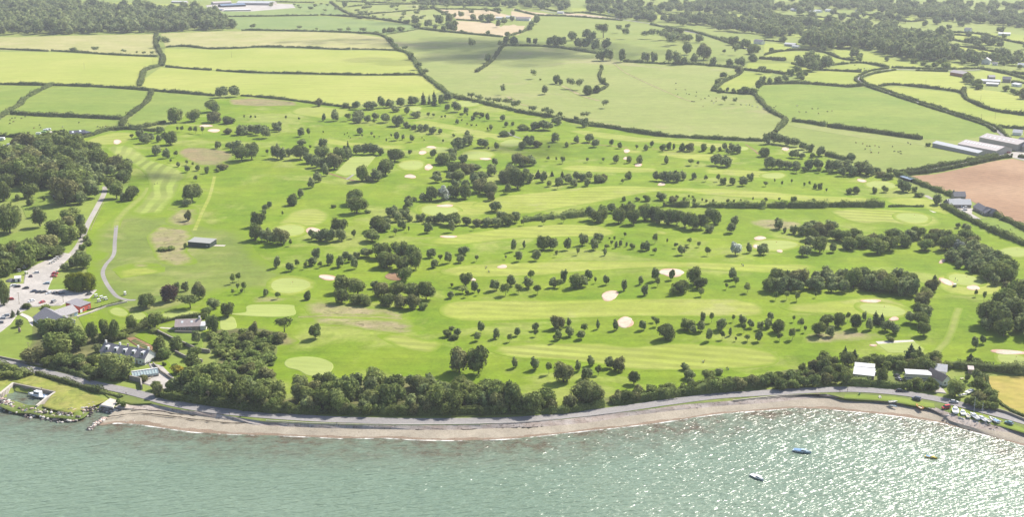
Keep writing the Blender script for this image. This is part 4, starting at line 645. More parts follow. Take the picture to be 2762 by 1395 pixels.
 'd2': '30 762 75 80 r;60 675 75 80 r;135 795 150 135 r;150 882 70 80 s;275 875 85 120 s;290 697 40 65 s;360 762 75 110 s;400 802 40 75 s;540 832 150 145 r;610 725 150 120 r;650 842 100 110 r;740 745 120 150 r;825 692 55 100 s;910 765 130 155 r;990 680 50 90 r;1035 775 90 115 r;1100 712 90 130 c;1160 725 100 120 c;1210 785 130 110 r;1290 815 110 110 r;1250 885 90 48 b;1580 832 160 135 r;1560 725 180 150 r;1450 705 130 110 r;1550 625 170 120 r;1600 645 150 110 r;1560 530 200 150 r;1600 480 160 130 r;1660 385 150 125 r;1690 270 45 50 c;780 402 130 130 r;110 478 60 90 s;220 475 60 85 s;320 488 70 95 s;510 457 35 60 s;2285 332 100 110 p;2420 382 150 90 b;2085 962 80 125 r;2095 447 40 80 s;2175 502 50 110 s;2165 915 70 85 r;800 1070 90 140 c;890 1075 90 115 c;830 1125 170 140 r;1130 1120 180 110 r;1250 1130 160 110 r;1000 1110 130 80 b;1450 1085 150 180 c;1530 1095 120 170 c;1680 1125 180 150 r;1590 1195 220 160 r;1480 1185 160 130 r;1330 1155 120 90 b;1400 1160 110 80 b;800 1315 160 170 r;1165 1300 130 160 r;2040 1095 90 95 c;2110 1125 130 70 b;2010 1282 60 70 b;2110 1295 120 130 r',
 'd3': '1890 255 200 170 r;2120 195 150 130 r;2190 205 100 80 b;2130 340 200 140 b;2250 362 150 130 b;2230 305 200 130 b;2080 325 120 80 b',
 'c3': '760 325 350 260 l',
 'a3': '1430 110 110 70 b;1550 190 130 80 b;1650 250 110 80 b;1230 350 90 50 b;1180 330 60 50 b;1720 215 160 150 r',
}
# outlines filled with trees standing close together: tile, outline, crown width, height (enlarged px), kinds, spacing factor
WOODS = [
 ('a0', '-300 60,500 55,950 100,1500 120,1900 125,2200 190,2340 290,1600 318,800 338,-300 350', 100, 85, 'r', .72),
 ('c0', '-100 40,300 30,560 60,560 115,300 95,-100 70', 90, 60, 'r', .8), ('c0', '740 20,1100 30,1380 60,1440 160,1360 200,1120 200,980 150,740 120', 90, 60, 'r', .8),
 ('c0', '1100 190,1480 200,2000 200,2300 250,2576 280,2576 350,2200 310,1800 240,1500 220', 95, 75, 'r', .62), ('c0', '1480 60,1820 70,1900 130,1470 130', 90, 60, 'r', .75),
 ('c0', '1850 30,2576 10,2576 130,1960 140,1850 90', 80, 55, 'r', .75), ('c0', '2330 110,2576 110,2576 230,2450 200', 90, 60, 'r', .7), ('c0', '1480 330,1700 340,1800 420,1620 420', 90, 60, 'r', .8),
 ('c0', '2180 440,2420 430,2470 520,2420 560', 100, 70, 'b', .9),('c0', '-900 20,-300 25,-100 60,-900 55', 90, 50, 'r', .8),
 ('d0', '0 210,300 220,360 340,0 380', 100, 80, 'r', .7), ('d0', '250 230,700 240,1150 270,1300 320,1000 320,560 300,380 300', 100, 70, 'r', .7),
 ('d0', '360 440,470 380,700 350,1200 400,1500 430,1750 490,1760 600,1500 610,1200 560,1130 500,720 480,560 500', 120, 110, 'r', .66), ('d0', '1760 500,2100 570,2140 650,1950 640,1800 600', 90, 70, 'r', .75),
 ('d0', '1270 350,1850 380,1870 430,1640 430,1280 380', 100, 75, 'r', .75), ('d0', '200 15,1000 10,1600 60,2200 120,2650 190,2650 270,1800 200,1500 180,1000 110,500 60', 85, 55, 'r', .8),
 ('d0', '1640 130,2400 160,2650 230,2650 300,2300 250,1700 200', 90, 60, 'r', .8), ('d0', '2140 540,2650 590,2650 660,2300 650,2150 610', 100, 70, 'r', .8), ('d0', '1990 410,2450 450,2650 490,2000 460', 100, 70, 'r', .85),
 ('d0', '0 60,250 80,500 40,700 90,400 120,0 120', 80, 50, 'r', .85), ('d0', '1000 160,1250 190,1500 240,1150 220', 80, 50, 'r', .9), ('d0', '2000 790,2200 880,2150 900,2010 850', 110, 70, 'b', .8), ('d0', '2360 880,2650 960,2650 1000,2400 930', 110, 70, 'b', .8),
 ('d0', '840 600,960 560,1060 600,960 620', 90, 60, 'b', .9), ('d0', '310 650,470 640,660 640,600 700,480 710', 110, 90, 'r', .8), ('d0', '220 740,420 730,400 790,320 800', 90, 60, 'b', .8), ('d0', '60 830,270 830,240 800,80 805', 100, 75, 'r', .9),
 ('d0', '1450 620,1780 620,1850 680,1560 680', 90, 40, 'b', .9), ('d0', '0 520,130 520,60 500', 80, 60, 'b', .9), ('d0','1640 40,2650 60,2650 110,1800 100',80,45,'r',.95),
 ('a1', '-500 430,0 420,100 350,250 275,400 245,600 225,720 250,800 310,980 390,1000 440,1010 560,960 680,900 760,760 790,640 780,560 640,350 640,80 620,-200 600,-500 700', 200, 170, 'r', .60),
 ('a1', '-400 800,-130 760,-130 1000,-400 1100', 220, 220, 'r', .7), ('a2', '-300 80,0 60,480 30,450 70,330 130,260 160,200 150,140 240,-100 300,-300 300', 190, 170, 'r', .6),
 ('d2', '60 400,400 410,690 405,700 340,960 370,1330 440,1500 445,1480 330,1350 300,1000 300,700 310,400 300,60 320', 150, 130, 'r', .56),
 ('d2', '1830 120,2000 190,2200 270,2300 320,2470 290,2400 170,2250 60,1950 20,1820 70', 150, 120, 'r', .52), ('d2', '2090 780,2180 880,2300 850,2450 840,2900 800,2900 420,2560 400,2450 460,2340 560,2200 690', 180, 170, 'r', .6),
 ('a2', '2080 850,2500 790,2700 880,2700 1100,2700 1400,1800 1400,1830 1290,2000 1200,2180 1090,2120 960', 105, 48, 'b', .58),
 ('a2', '-100 1190,120 1170,200 1250,60 1260,-100 1300', 120, 60, 'b', .7),
 ('b3', '-1000 240,-700 200,-400 150,0 160,60 220,300 330,430 300,560 230,700 180,1100 170,1500 130,1900 190,2300 260,2576 340,2576 405,2300 415,1600 415,1000 415,500 405,0 365,-450 300,-800 250', 210, 190, 'R', .56),
 ('b3', '-1000 250,-450 300,0 370,500 410,1000 420,1600 425,2300 425,2576 410,2576 440,1600 450,500 432,0 395,-450 325,-1000 275', 120, 115, 'b', .62),
 ('c3', '0 340,300 330,450 340,620 345,900 320,900 350,500 415,0 430', 190, 150, 'b', .62), ('c3', '980 265,1300 240,1560 215,1900 180,2200 150,2576 120,2576 165,2300 190,2000 215,1700 250,1500 270,1200 310,980 345', 130, 95, 'b', .46),
 ('d3', '60 120,250 90,500 -10,560 -40,640 30,740 120,740 150,400 170,60 190', 130, 95, 'b', .6), ('d2', '590 1110,700 1090,760 1200,740 1280,680 1200', 120, 90, 'b', .7),
 ('d2', '900 1110,1400 1130,1780 1130,1860 1130,1860 1170,1300 1180,1000 1150', 120, 90, 'b', .7), ('b2', '-100 850,60 880,120 1000,60 1150,150 1300,-100 1300', 150, 85, 'b', .66), ('b3', '-700 -10,-560 -60,-400 60,-560 130', 150, 110, 'b', .7),
 ('d3', '1430 195,1700 215,1700 180,1440 140', 100, 90, 'b', .6), ('d3', '-100 60,700 -30,600 -60,200 40', 90, 80, 'b', .8), ('d3','1960 330,2200 370,2300 400,2100 385',100,80,'b',.6),
 ('a2', '900 900,1180 880,1300 800,1180 830,1000 890', 120, 60, 'b', .6), ('a2', '600 1130,900 1230,1250 1290,1250 1250,900 1170,700 1100', 120, 75, 'b', .6),('a2','640 150,820 110,860 180,700 200,600 230',150,120,'r',.7),
]
WOODS += [('d0', '0 20,1300 10,2700 60,2700 420,1900 380,1300 330,0 380', 80, 55, 'r', 2.3), ('c0', '1100 20,2576 10,2576 360,2200 330,1500 230,1100 190', 80, 60, 'r', 2.3), ('d0', '0 420,700 560,900 600,1900 650,2650 700,2650 520,1300 440,600 350,0 390', 80, 60, 'r', 3.2), ('b0', '1000 -10,2650 0,2650 60,1400 20', 80, 55, 'r', 1.5), ('b0', '-10 60,900 30,2300 85,2300 190,1400 230,900 160', 55, 40, 'w', 3.4)]
PLACED = []                                    # x, y, z, width, height, kind, seen size
def add_tree(t, bx, by, w_, h_, k, weight=1.0):
    if k == 'w' and t[1] == '0': w_, h_ = w_ * 1.2, h_ * 1.35
    x, y = pt(t, bx, by); s = ppm(t, bx, by); d_ = dep(t, bx, by); wm = w_ / Z / s; hm = max(h_ / Z / s / math.cos(d_) - wm * math.sin(d_) * .14, h_ / Z / s * .6)
    PLACED.append([x, y, hl(x, y), wm, hm, k, w_ * h_ * weight])
for t, s_ in TREES.items():
    for e in s_.split(';'):
        a = e.split(); add_tree(t, *[float(q) for q in a[:4]], a[4])
N_SINGLE = len(PLACED)
for t, o_, w_, h_, k, sp in WOODS:
    sp = sp * 1.38 if t in ('c0', 'd0') and w_ <= 100 else sp; poly = np.array(pts(t, o_)); cx_, cy_ = poly.mean(0); um = w_ / Z / np.mean([ppm(t, *p) for p in nums(o_)]); d0 = um * sp; lo, hi = poly.min(0), poly.max(0)
    n_ = int((hi[0] - lo[0]) * (hi[1] - lo[1]) / d0 ** 2 * 2.4) + 8; c_ = np.c_[rng.uniform(lo[0], hi[0], n_), rng.uniform(lo[1], hi[1], n_)]; c_ = c_[inside(c_[:, 0], c_[:, 1], poly)]; keep = []
    for p in c_:
        if all((p[0] - q[0]) ** 2 + (p[1] - q[1]) ** 2 > d0 * d0 for q in keep): keep.append(p)
    dd = R(16); hm0 = h_ / w_ * um / math.cos(dd) * 1.02
    for p in keep:
        f = rng.uniform(.62, 1.38); kk = {'R': 'r'}.get(k, k)
        if k == 'R' and rng.random() < .12: kk = 'l'
        ap = (FP / math.hypot(p[1], CAM_H)) * Z; PLACED.append([p[0], p[1], hl(p[0], p[1]), um * f, hm0 * f * rng.uniform(.85, 1.15), kk, (um * f * ap) * (hm0 * f * ap) * .55])
# ---- landmarks used to say which tree, hedge or field object is meant

LM = [(541,660,'the grey roofed shed'),(518,880,'the bungalow with two skylights'),(350,960,'the long house with dormers'),(180,830,'the clubhouse'),(220,755,'the dark clipped cypress block'),(833,985,'the kidney shaped putting green'),
 (783,772,'the round green below the driving range'),(780,620,'the green with shaded bunker'),(886,748,'the pale bunker beside the copse'),(1110,446,'the two bunker green'),(1185,568,'the green behind the thick hedge'),(1645,800,'the bunker above the long fairway'),
 (1686,872,'the bunker below the long fairway'),(1812,736,'the wide bunker with a tree in it'),(1355,721,'the small round bunker'),(1209,640,'the thin bunker below the thick hedge'),(2050,645,'the pair of right hand bunkers'),(2380,838,'the large oval green on the right'),
 (2602,756,'the green with the parked buggy'),(2350,925,'the right hand tee'),(2325,1030,'the white roofed bungalow'),(2475,1030,'the flat roofed bungalow'),(2545,1040,'the brown roofed cottage'),(2461,588,'the striped green by the ploughed field'),(2600,540,'the stone barn conversion'),
 (2620,390,'the long farm sheds'),(2090,555,'the clipped dark hedge'),(1580,555,'the wide fairway across the middle'),(1784,498,'the small bunker on the middle fairway'),(1722,445,'the three bunkers in the upper fairway'),(1690,408,'the upper right fairway'),
 (1297,488,'the silver leaved grove'),(1010,480,'the walled square tee'),(860,470,'the copse left of the square tee'),(600,400,'the reddish rough patch'),(430,470,'the striped fairway on the left'),(316,383,'the top left bunker'),(570,355,'the upper left green'),
 (900,300,'the stripes under the lime meadow'),(1150,300,'the tree row topping the course'),(1350,330,'the upper middle fairway'),(1500,380,'the upper fairway junction'),(1470,250,'the long sloping pasture'),(1600,215,'the track across the sloping pasture'),
 (1180,120,'the cloud shadow on the pasture'),(1330,70,'the stubble fields'),(1560,120,'the hillside copse'),(1850,160,'the row of round field trees'),(2000,240,'the hooked hedgerow'),(2330,230,'the bend in the country lane'),(2200,150,'the big far wood'),(2650,220,'the white roofed farm'),
 (110,130,'the gateway in the far left hedge'),(430,120,'the lane between the hay fields'),(300,90,'the long wood top left'),(700,60,'the big white farm roof'),(950,50,'the narrow green fields'),(60,560,'the wood by the drive'),(100,730,'the car park'),(80,1000,'the corner lawn'),(110,1060,'the little dock'),
 (700,1080,'the left end of the coastal wood'),(1000,1080,'the middle of the coastal wood'),(1300,1090,'the right part of the coastal wood'),(1600,1080,'the coast road bend'),(1900,1060,'the sea wall steps'),(2700,940,'the bottom right green'),(2700,850,'the right edge wood'),(620,950,'the scrubby bank'),(760,890,'the wind-bent pine'),(905,905,'the lone round tree')]
def uv_of(x, y, z):
    d = np.array([x, y, z - CAM_H]); c = d @ FWD; return PW / 2 + FP * x / c, PH / 2 - FP * (d @ UP) / c
USED = {}
ORD = ['', 'second ', 'third ', 'fourth ', 'fifth ', 'sixth ', 'seventh ', 'eighth ', 'ninth ', 'tenth ', 'eleventh ', 'twelfth ', 'thirteenth ', 'fourteenth ', 'fifteenth ', 'sixteenth ', 'seventeenth ', 'eighteenth ', 'nineteenth ', 'twentieth ']
def labels_for(items, desc):
    """items: (x, y, z); desc: look of each. -> labels by look plus rank of nearness to a named landmark on one side of it"""
    info = []
    for i, (x, y, z) in enumerate(items):
        u, v = uv_of(x, y, z); j = min(range(len(LM)), key=lambda q: (LM[q][0] - u) ** 2 + (2.2 * (LM[q][1] - v)) ** 2); du, dv = u - LM[j][0], (v - LM[j][1]) * 2.2
        side = ('right of' if du > 0 else 'left of') if abs(du) > abs(dv) else ('below' if dv > 0 else 'above'); info.append((desc[i], j, side, du * du + dv * dv))
    out = [None] * len(items); buckets = {}
    for i, (d, j, sd, r) in enumerate(info): buckets.setdefault((d, j, sd), []).append((r, i))
    for (d, j, sd), L in buckets.items():
        for n, (r, i) in enumerate(sorted(L)):
            o = ORD[n] if n < len(ORD) else str(n + 1) + 'th '; rk = '' if len(L) == 1 else ', ' + o + 'nearest'
            out[i] = f'{d} {sd} {LM[j][2]}{rk}'; assert len(out[i].split()) <= 16, out[i]
    return out
PLACED.sort(key=lambda p: -p[6])
KN = dict(r='broadleaf_tree', b='bush', w='windswept_tree', s='young_tree', c='conifer_tree', o='columnar_tree', v='silver_tree', p='copper_tree', y='cypress_block', l='broadleaf_tree', g='gorse_bush')
KC = dict(r='tree', b='bush', w='tree', s='young tree', c='conifer', o='tree', v='tree', p='tree', y='cypress', l='tree', g='bush')
QUOTA = {'tree': 300, 'bush': 170, 'young tree': 140, 'conifer': 40, 'cypress': 2}; cnt = {}
KINDS['g'] = KINDS['b']; CROWNS['g'] = [c_.copy() for c_ in CROWNS['b'][:2]]; TRUNKS['g'] = TRUNKS['b']; LOW['g'] = LOW['b']
for c_ in CROWNS['g']: c_.materials[0] = M['gorse']
SINGLE, REST = [], []
for p in PLACED:
    u, v = uv_of(p[0], p[1], p[2] + p[4] * .5); hm = p[3] * FP / math.hypot(p[1], CAM_H) * .6
    c = KC[p[5]]
    if -hm < u < PW + hm and -hm < v < PH + hm and cnt.get(c, 0) < QUOTA[c]: cnt[c] = cnt.get(c, 0) + 1; SINGLE.append(p)
    else: REST.append(p)
def look(p):
    sz = 'small' if p[3] < 6 else 'large' if p[3] > 13 else 'medium'; tall = 'tall' if p[4] > p[3] * 1.25 else 'wide' if p[4] < p[3] * .72 else 'round'
    return dict(r=f'{sz} {tall} dark tree', b=f'{sz} {tall} green bush', w=f'{sz} windswept flat tree', s=f'{"slender" if p[3] < 4.5 else "thin stemmed"} young tree', c='dark pointed conifer' if p[4] > 8 else 'small pointed conifer',
      o='narrow dark columnar tree', v='silvery leaved tree', p='reddish brown tree', y='big yellow green clipped cypress block', l=f'{sz} light green tree', g='yellow flowering gorse bush')[p[5]]
lb = labels_for([(p[0], p[1], p[2]) for p in SINGLE], [look(p) for p in SINGLE])
for i, p in enumerate(SINGLE):
    x, y, z, wm, hm, k, _ = p; nm = KN[k]; r_ = empty(nm, (x, y, z - .1), rng.uniform(0, 6.28) if k not in 'w' else rng.uniform(2.6, 3.6))
    tag(r_, lb[i], KC[k], {'tree': 'trees on and around the golf course', 'bush': 'bushes and scrub along banks and hedges', 'young tree': 'young trees planted between the fairways', 'conifer': 'conifers in the gardens and tree belts', 'cypress': None}[KC[k]])
    big = wm > 15; vs = CROWNS[k]; c = link('crown', vs[int(rng.integers(len(vs)))], r_); c.scale = (wm, wm * rng.uniform(.88, 1.05) if k not in 'y' else wm * .62, hm)
    c.rotation_euler = (rng.normal(0, .03), rng.normal(0, .03), 0); tk = link('trunk', TRUNKS[k], r_); tk.scale = (min(wm, hm * 1.2),) * 2 + (hm,)
    if k == 'y': r_.rotation_euler = (0, 0, -.1)
def join_low(name, L, mat, label):
    VV, QQ, TT = [], [], []; o = 0
    for x, y, z, wm, hm, k, _ in L:
        V, Q, T = LOW[k][int(rng.integers(4))]; a = rng.uniform(0, 6.28); ca, sa = math.cos(a) * wm, math.sin(a) * wm
        VV.append(np.c_[x + V[:, 0] * ca - V[:, 1] * sa, y + V[:, 0] * sa + V[:, 1] * ca, z - .1 + V[:, 2] * hm]); QQ.append(Q + o); TT.append(T + o); o += len(V)
    V = np.vstack(VV); Q = np.vstack(QQ); T = np.vstack(TT); me = bpy.data.meshes.new(name); me.vertices.add(len(V)); me.vertices.foreach_set('co', V.astype(np.float32).ravel())
    nq, n3 = len(Q), len(T); me.loops.add(nq * 4 + n3 * 3); me.loops.foreach_set('vertex_index', np.r_[Q.ravel(), T.ravel()].astype(np.int32)); me.polygons.add(nq + n3)
    me.polygons.foreach_set('loop_start', np.r_[np.arange(nq) * 4, nq * 4 + np.arange(n3) * 3].astype(np.int32)); me.polygons.foreach_set('loop_total', np.r_[np.full(nq, 4), np.full(n3, 3)].astype(np.int32))
    me.materials.append(mat); me.update(); tag(link(name, me), label, kind='stuff')
for nm, ks, lab_ in (('woodland', 'rlwvpoy', 'woods and far trees beyond the nearest ones'), ('scrub', 'bg', 'dense scrub and undergrowth on the banks'), ('far_saplings', 'sc', 'tiny saplings scattered over the course')):
    L = [p for p in REST if p[5] in ks]
    if L: join_low(nm, L, M['far'] if nm == 'woodland' else M['mid'], lab_)
print('TREES', len(SINGLE), cnt, len(REST))
# ---------------------------------------------------------------- hedges
def hedge(W, wd, ht, leaf=None, mat=None):
    W = resample(catmull(W, False, 4), 2.5); P = np.array([p[:2] for p in W]); 
    if len(P) < 3: P = np.array(resample([P[0], P[-1]], np.hypot(*(P[-1] - P[0])) / 3))[:, :2]
    t = np.gradient(P, axis=0); t /= np.linalg.norm(t, axis=1)[:, None] + 1e-9; nr = np.c_[-t[:, 1], t[:, 0]]; n = len(P); q = rng
    dist = np.hypot(P[:, 0], P[:, 1]).mean(); lf = leaf or max(.55, dist / FP * 2.0); L = np.linalg.norm(np.diff(P, axis=0), axis=1).sum(); hv = 1 + .13 * np.sin(np.arange(n) * .9 + q.random() * 6) + .18 * np.sin(np.arange(n) * .21 + q.random() * 6) + q.normal(0, .15, n); zb = hl(P[:, 0], P[:, 1])
    prof = [(-.5, -.1), (-.48, .45), (-.3, .86), (0, .95), (.3, .86), (.48, .45), (.5, -.1)]; m = len(prof)
    V = np.vstack([np.c_[P + nr * (a * wd * .85 * hv)[:, None], zb + b * ht * .9 * hv] for a, b in prof]); T = []
    for j in range(m - 1):
        for i in range(n - 1): T.append((j * n + i, j * n + i + 1, (j + 1) * n + i + 1, (j + 1) * n + i))
    k = int(L * (wd + 2 * ht) / lf ** 2 * 1.25); fi = q.random(k) * (n - 1.001); i0_ = fi.astype(int); fr = (fi - i0_)[:, None]; c = P[i0_] * (1 - fr) + P[i0_ + 1] * fr; nn = nr[i0_]; s = q.random(k) * math.pi
    ca, sa = np.cos(s), np.sin(s); a = np.sign(ca) * np.abs(ca) ** .5 * wd * .5 * hv[i0_]; b = np.abs(sa) ** .6 * ht * hv[i0_] * q.uniform(.85, 1.1, k); PP = np.c_[c + nn * a[:, None], zb[i0_] + b]
    nv = norm(np.c_[nn * ca[:, None], sa + .15] + q.normal(size=(k, 3)) * .45); LV, LF = leaves(PP, nv, lf * q.uniform(.7, 1.4, k), q); o = len(V)
    return np_mesh('hedge', np.vstack([V, LV]), np.vstack([np.array(T), LF + o]), [mat or M['hedge']])
HEDGES = [ ('c3','985 330,1300 292,1560 255,1900 212,2200 182,2500 152',8,4.5,'d'),('b3','-900 275,-450 335,0 398,500 425,1000 432,1600 432,2300 425,2576 418',6,4.5,'d'),('c3','0 420,500 420,900 350',6,4,'d'), # tile, line, width m, height m, look
 ('a0','-600 480,0 488,480 508',5,3.2,'l'),('a0','515 505,800 520,1150 545,1560 562',5,3.2,'l'),('a0','1552 335,1550 440,1590 530,1620 560',9,4,'s'),('a0','1618 560,1615 600,1600 655',11,3.5,'s'),('a0','1560 660,1440 700,1415 760,1385 855',9,4,'s'),('a0','1650 468,1850 460,2100 485,2400 478,2539 467,2789 468,3039 475,3339 490,3479 490',5,3.6,'l'),
 ('b0','955 488,1200 492,1380 500',4,2.5,'l'),('a0','1645 662,1900 685,2098 697',4,3.2,'l'),('a0','2150 702,2539 722,3139 735,3639 745,4189 742',4,3.2,'l'),('a0','-600 830,0 838,500 848,900 860,1300 882,1550 905,2000 940,2130 952',6,4,'l'),
 ('a0','2390 952,2539 962,2839 990,3099 1025,3389 1060,3489 1078',4,3,'l'),('a0','530 838,380 910,240 990,205 1040,100 1100,-30 1190,-200 1290',7,4,'s'),('a0','115 1130,400 1150,800 1165,1215 1185',7,5,'l'),('a0','1512 895,1470 1000,1380 1080,1250 1180,1210 1255',7,4,'s'),
 ('a1','1560 55,1200 30,1030 55,900 100,740 135',6,3.5,'l'),('a0','1640 1215,1500 1250,1350 1275,1150 1292',6,4,'l'),('a0','-300 40,900 75,1500 85,1950 97',5,3,'l'),('a0','440 40,520 -10',6,3,'s'),('a0','2120 165,2539 162,3159 152',5,3.5,'l'),('b0','645 148,900 162,1180 187,1500 232',5,4,'l'),
 ('a0','2400 302,2539 300,3139 312,3539 325,3739 340,3829 370',5,3.5,'l'),('b0','1290 370,1340 420,1400 490,1500 525,1560 590,1620 680,1660 740,1750 815,1850 890,1960 960,2200 1012,2400 1062,2576 1100',7,4,'d'),('c0','30 1108,250 1145,480 1178,600 1210,780 1240,1000 1275,1150 1300,1400 1340,1500 1350',6,4,'d'),
 ('c1','770 0,1000 20,1150 50,1400 88,1600 110,2000 130,2500 150',6,4,'d'),('b0','740 20,850 100,960 150,1050 182',7,4,'s'),('b0','0 15,580 25',5,3,'l'),('b0','910 68,1055 52',5,3,'l'),('b0','1075 50,1300 42,1620 40',5,3,'l'),('b0','800 10,1650 40,2400 62',5,3,'l'),('b0','960 150,1300 125,1620 97,1760 87',4,3,'l'),('b0','1770 80,1850 125,1950 165',6,4,'s'),
 ('b0','1800 88,2300 97,2420 132',4,3,'l'),('b0','1990 195,2200 207,2330 222',4,3,'l'),('b0','1620 285,2000 325,2450 367',6,4,'l'),('b0','1300 338,1450 320,1620 287',3,2,'l'),('b0','2500 370,2480 430,2420 500,2340 610,2190 717',6,4,'s'),
 ('c0','30 97,230 147,330 155,600 163,1100 203',5,3.5,'l'),('c0','320 88,560 133,700 123,1100 180',4,3,'l'),('c0','-60 455,0 452,380 463,600 492,850 532',5,3.5,'l'),('c0','1110 612,1450 632,1850 642,2200 672,2280 692',6,4,'l'),('c0','895 690,870 760,910 830,955 850,880 900,760 940',5,3,'s'),('c0','2410 935,2470 1010,2560 1100,2620 1135,2720 1195,2640 1290,2615 1320',7,4,'s'),
 ('c0','1990 902,2150 925,2400 937',5,4,'l'),('c0','2300 692,2576 722',5,4,'l'),('c0','2290 692,2250 745,2120 805,2040 865,1990 902',6,4,'s'),('c0','2470 580,2720 595',5,4,'l'),('c0','-30 360,60 335,130 310,180 260,240 200',5,4,'s'),
 ('d0','-50 582,210 602',6,4.5,'l'),('d0','0 702,220 742',5,4,'l'),('d0','0 547,150 512,370 497,600 522,750 582,900 602',5,4,'l'),('d0','850 627,1000 627,1230 672',5,4,'l'),('d0','270 632,450 662,830 632',5,4,'l'),('d0','560 697,960 717',5,4,'l'),('d0','0 838,350 828,820 862',6,4,'l'),('d0','830 865,1000 850',5,4,'l'),
 ('d0','1230 678,1050 705,925 765,905 800,985 845,1090 885,1350 972,1700 1087,2000 1182,2200 1250,2290 1310',4,3,'d'),('d0','1260 672,1500 680,1900 688,2140 680',4,3,'l'),('d0','1300 695,1100 728,980 765,960 790,1010 830,1110 865,1350 948,1700 1063,2000 1158,2200 1222,2310 1270,2440 1390',4,3,'d'),('d0','1500 700,1820 710',4,3,'l'),
 ('d0','1140 858,1300 842,1700 882,1950 922,2000 985,2100 1032,2300 1107,2700 1155',6,4,'l'),('d0','1965 930,1985 870',7,3,'s'),('d0','280 1202,450 1222,618 1252',7,4.5,'l'),('d0','642 1257,900 1292,1200 1332,1560 1385',6,4,'l'),('d0','1640 320,2100 332,2400 402,2650 450',5,4,'d'),('d0','1730 437,2100 482,2300 522',5,4,'l'),('d0','2150 682,2400 732,2650 800',6,4,'l'),('d0','2320 717,2650 745',5,4,'l'),('d0','2450 820,2650 835',6,4,'l'),
 ('d0','1850 392,2000 422',5,4,'l'),('d0','1110 147,1400 212,1600 202',5,4,'l'),('d0','1010 142,1280 202',5,4,'l'),('d0','30 132,340 182',5,4,'l'),('d0','320 152,720 187',5,4,'l'),('d0','700 132,1000 202',5,4,'l'),('d0','560 22,1000 62,1500 72,1600 92',5,4,'l'),('c0','1470 140,1820 162',5,4,'l'),('c0','1980 152,2400 202,2650 262',5,4,'l'),('c0','1380 242,1530 272,1740 302,2000 372,2300 482',5,4,'d'),('c0','2080 382,2350 452',5,4,'l'),
 ('d0','1150 270,1700 330,2050 360',4,4,'l'),('d0','350 330,470 350',4,3,'l'),('d0','0 400,200 420',5,3,'l'),('d1','630 5,900 40,1200 80,1560 132',7,4.5,'l'),('d1','2320 12,2650 35',5,4,'l'),('d1','2380 130,2450 165',4,3,'s'),
 ('c1','1500 800,1765 800',6,4.5,'k'),('c1','1795 802,2000 808,2515 815',6.5,5,'k'),('d1','25 808,340 808,632 805',6.5,5,'k'),('d1','645 802,900 800,1185 803',6.5,5,'k'),('d1','1230 805,1400 803,1580 805',3,2.2,'k'),('c1','130 945,400 915,740 885',12,4.5,'k'),
 ('d1','610 292,700 312,830 345',5,4,'d'),('d1','1280 455,1500 440,1900 372,2300 302',6,3.5,'l'),('d1','1390 485,1700 452,2000 392,2370 317,2460 312',7,4,'l'),('d1','1300 482,1500 560,1700 640,1900 705',6,4,'d'),('d1','1755 790,2000 922,2250 1042,2576 1182,2800 1300',6,4,'d'),('d1','2290 892,2576 1022,2800 1130',7,4,'d'),('d1','2530 312,2650 335',7,4,'l'),
 ('d2','1780 1135,2100 1165,2576 1205,2800 1230',8,4.5,'l'),('a2','1590 705,1800 662,2010 645',4,3,'l'),('a2','1200 842,1400 760,1480 712',6,4,'l'),('a2','870 582,1050 540,1210 495',2.5,1.2,'l'),('a3','370 35,600 105,900 192,1010 220',4.5,2.6,'l'),('a3','1010 222,1210 275',3,1.6,'l'),
 ('a2','470 1130,800 1230,920 1285',5,3,'l'),('d3','770 128,1000 145,1200 160,1395 185',5,4,'k'),('d3','2200 50,2260 250,2450 400,2650 475',2.5,1.2,'l'),('a2','1500 1090,1560 1060,1650 1020',2.5,1.6,'l'),('a2','1480 755,1700 870,1850 935',2.5,2,'l'),('a3','-60 -60,150 10,300 60',6,3,'l'),
 ('a1','-200 110,120 110,250 120',8,5,'l'),('a0','100 1345,250 1355',3,3,'l'),
]
HL = dict(l='trimmed green hedge', s='broad rounded hedge', d='straggly dark hedge', k='tall dark clipped hedge')
hw = [pts(t, s_) for t, s_, *_ in HEDGES]; mids = [w_[len(w_) // 2] for w_ in hw]; hlab = labels_for([(m_[0], m_[1], 3) for m_ in mids], [HL[h_[4]] for h_ in HEDGES])
for (t, s_, wd_, ht_, lk), w_, lab_ in zip(HEDGES, hw, hlab):
    o = link('hedge', hedge(w_, wd_ * .82, ht_ * .9, mat=M['dark'] if lk in 'kd' else None)); tag(o, lab_, 'hedge', 'hedges between fields and along lanes')
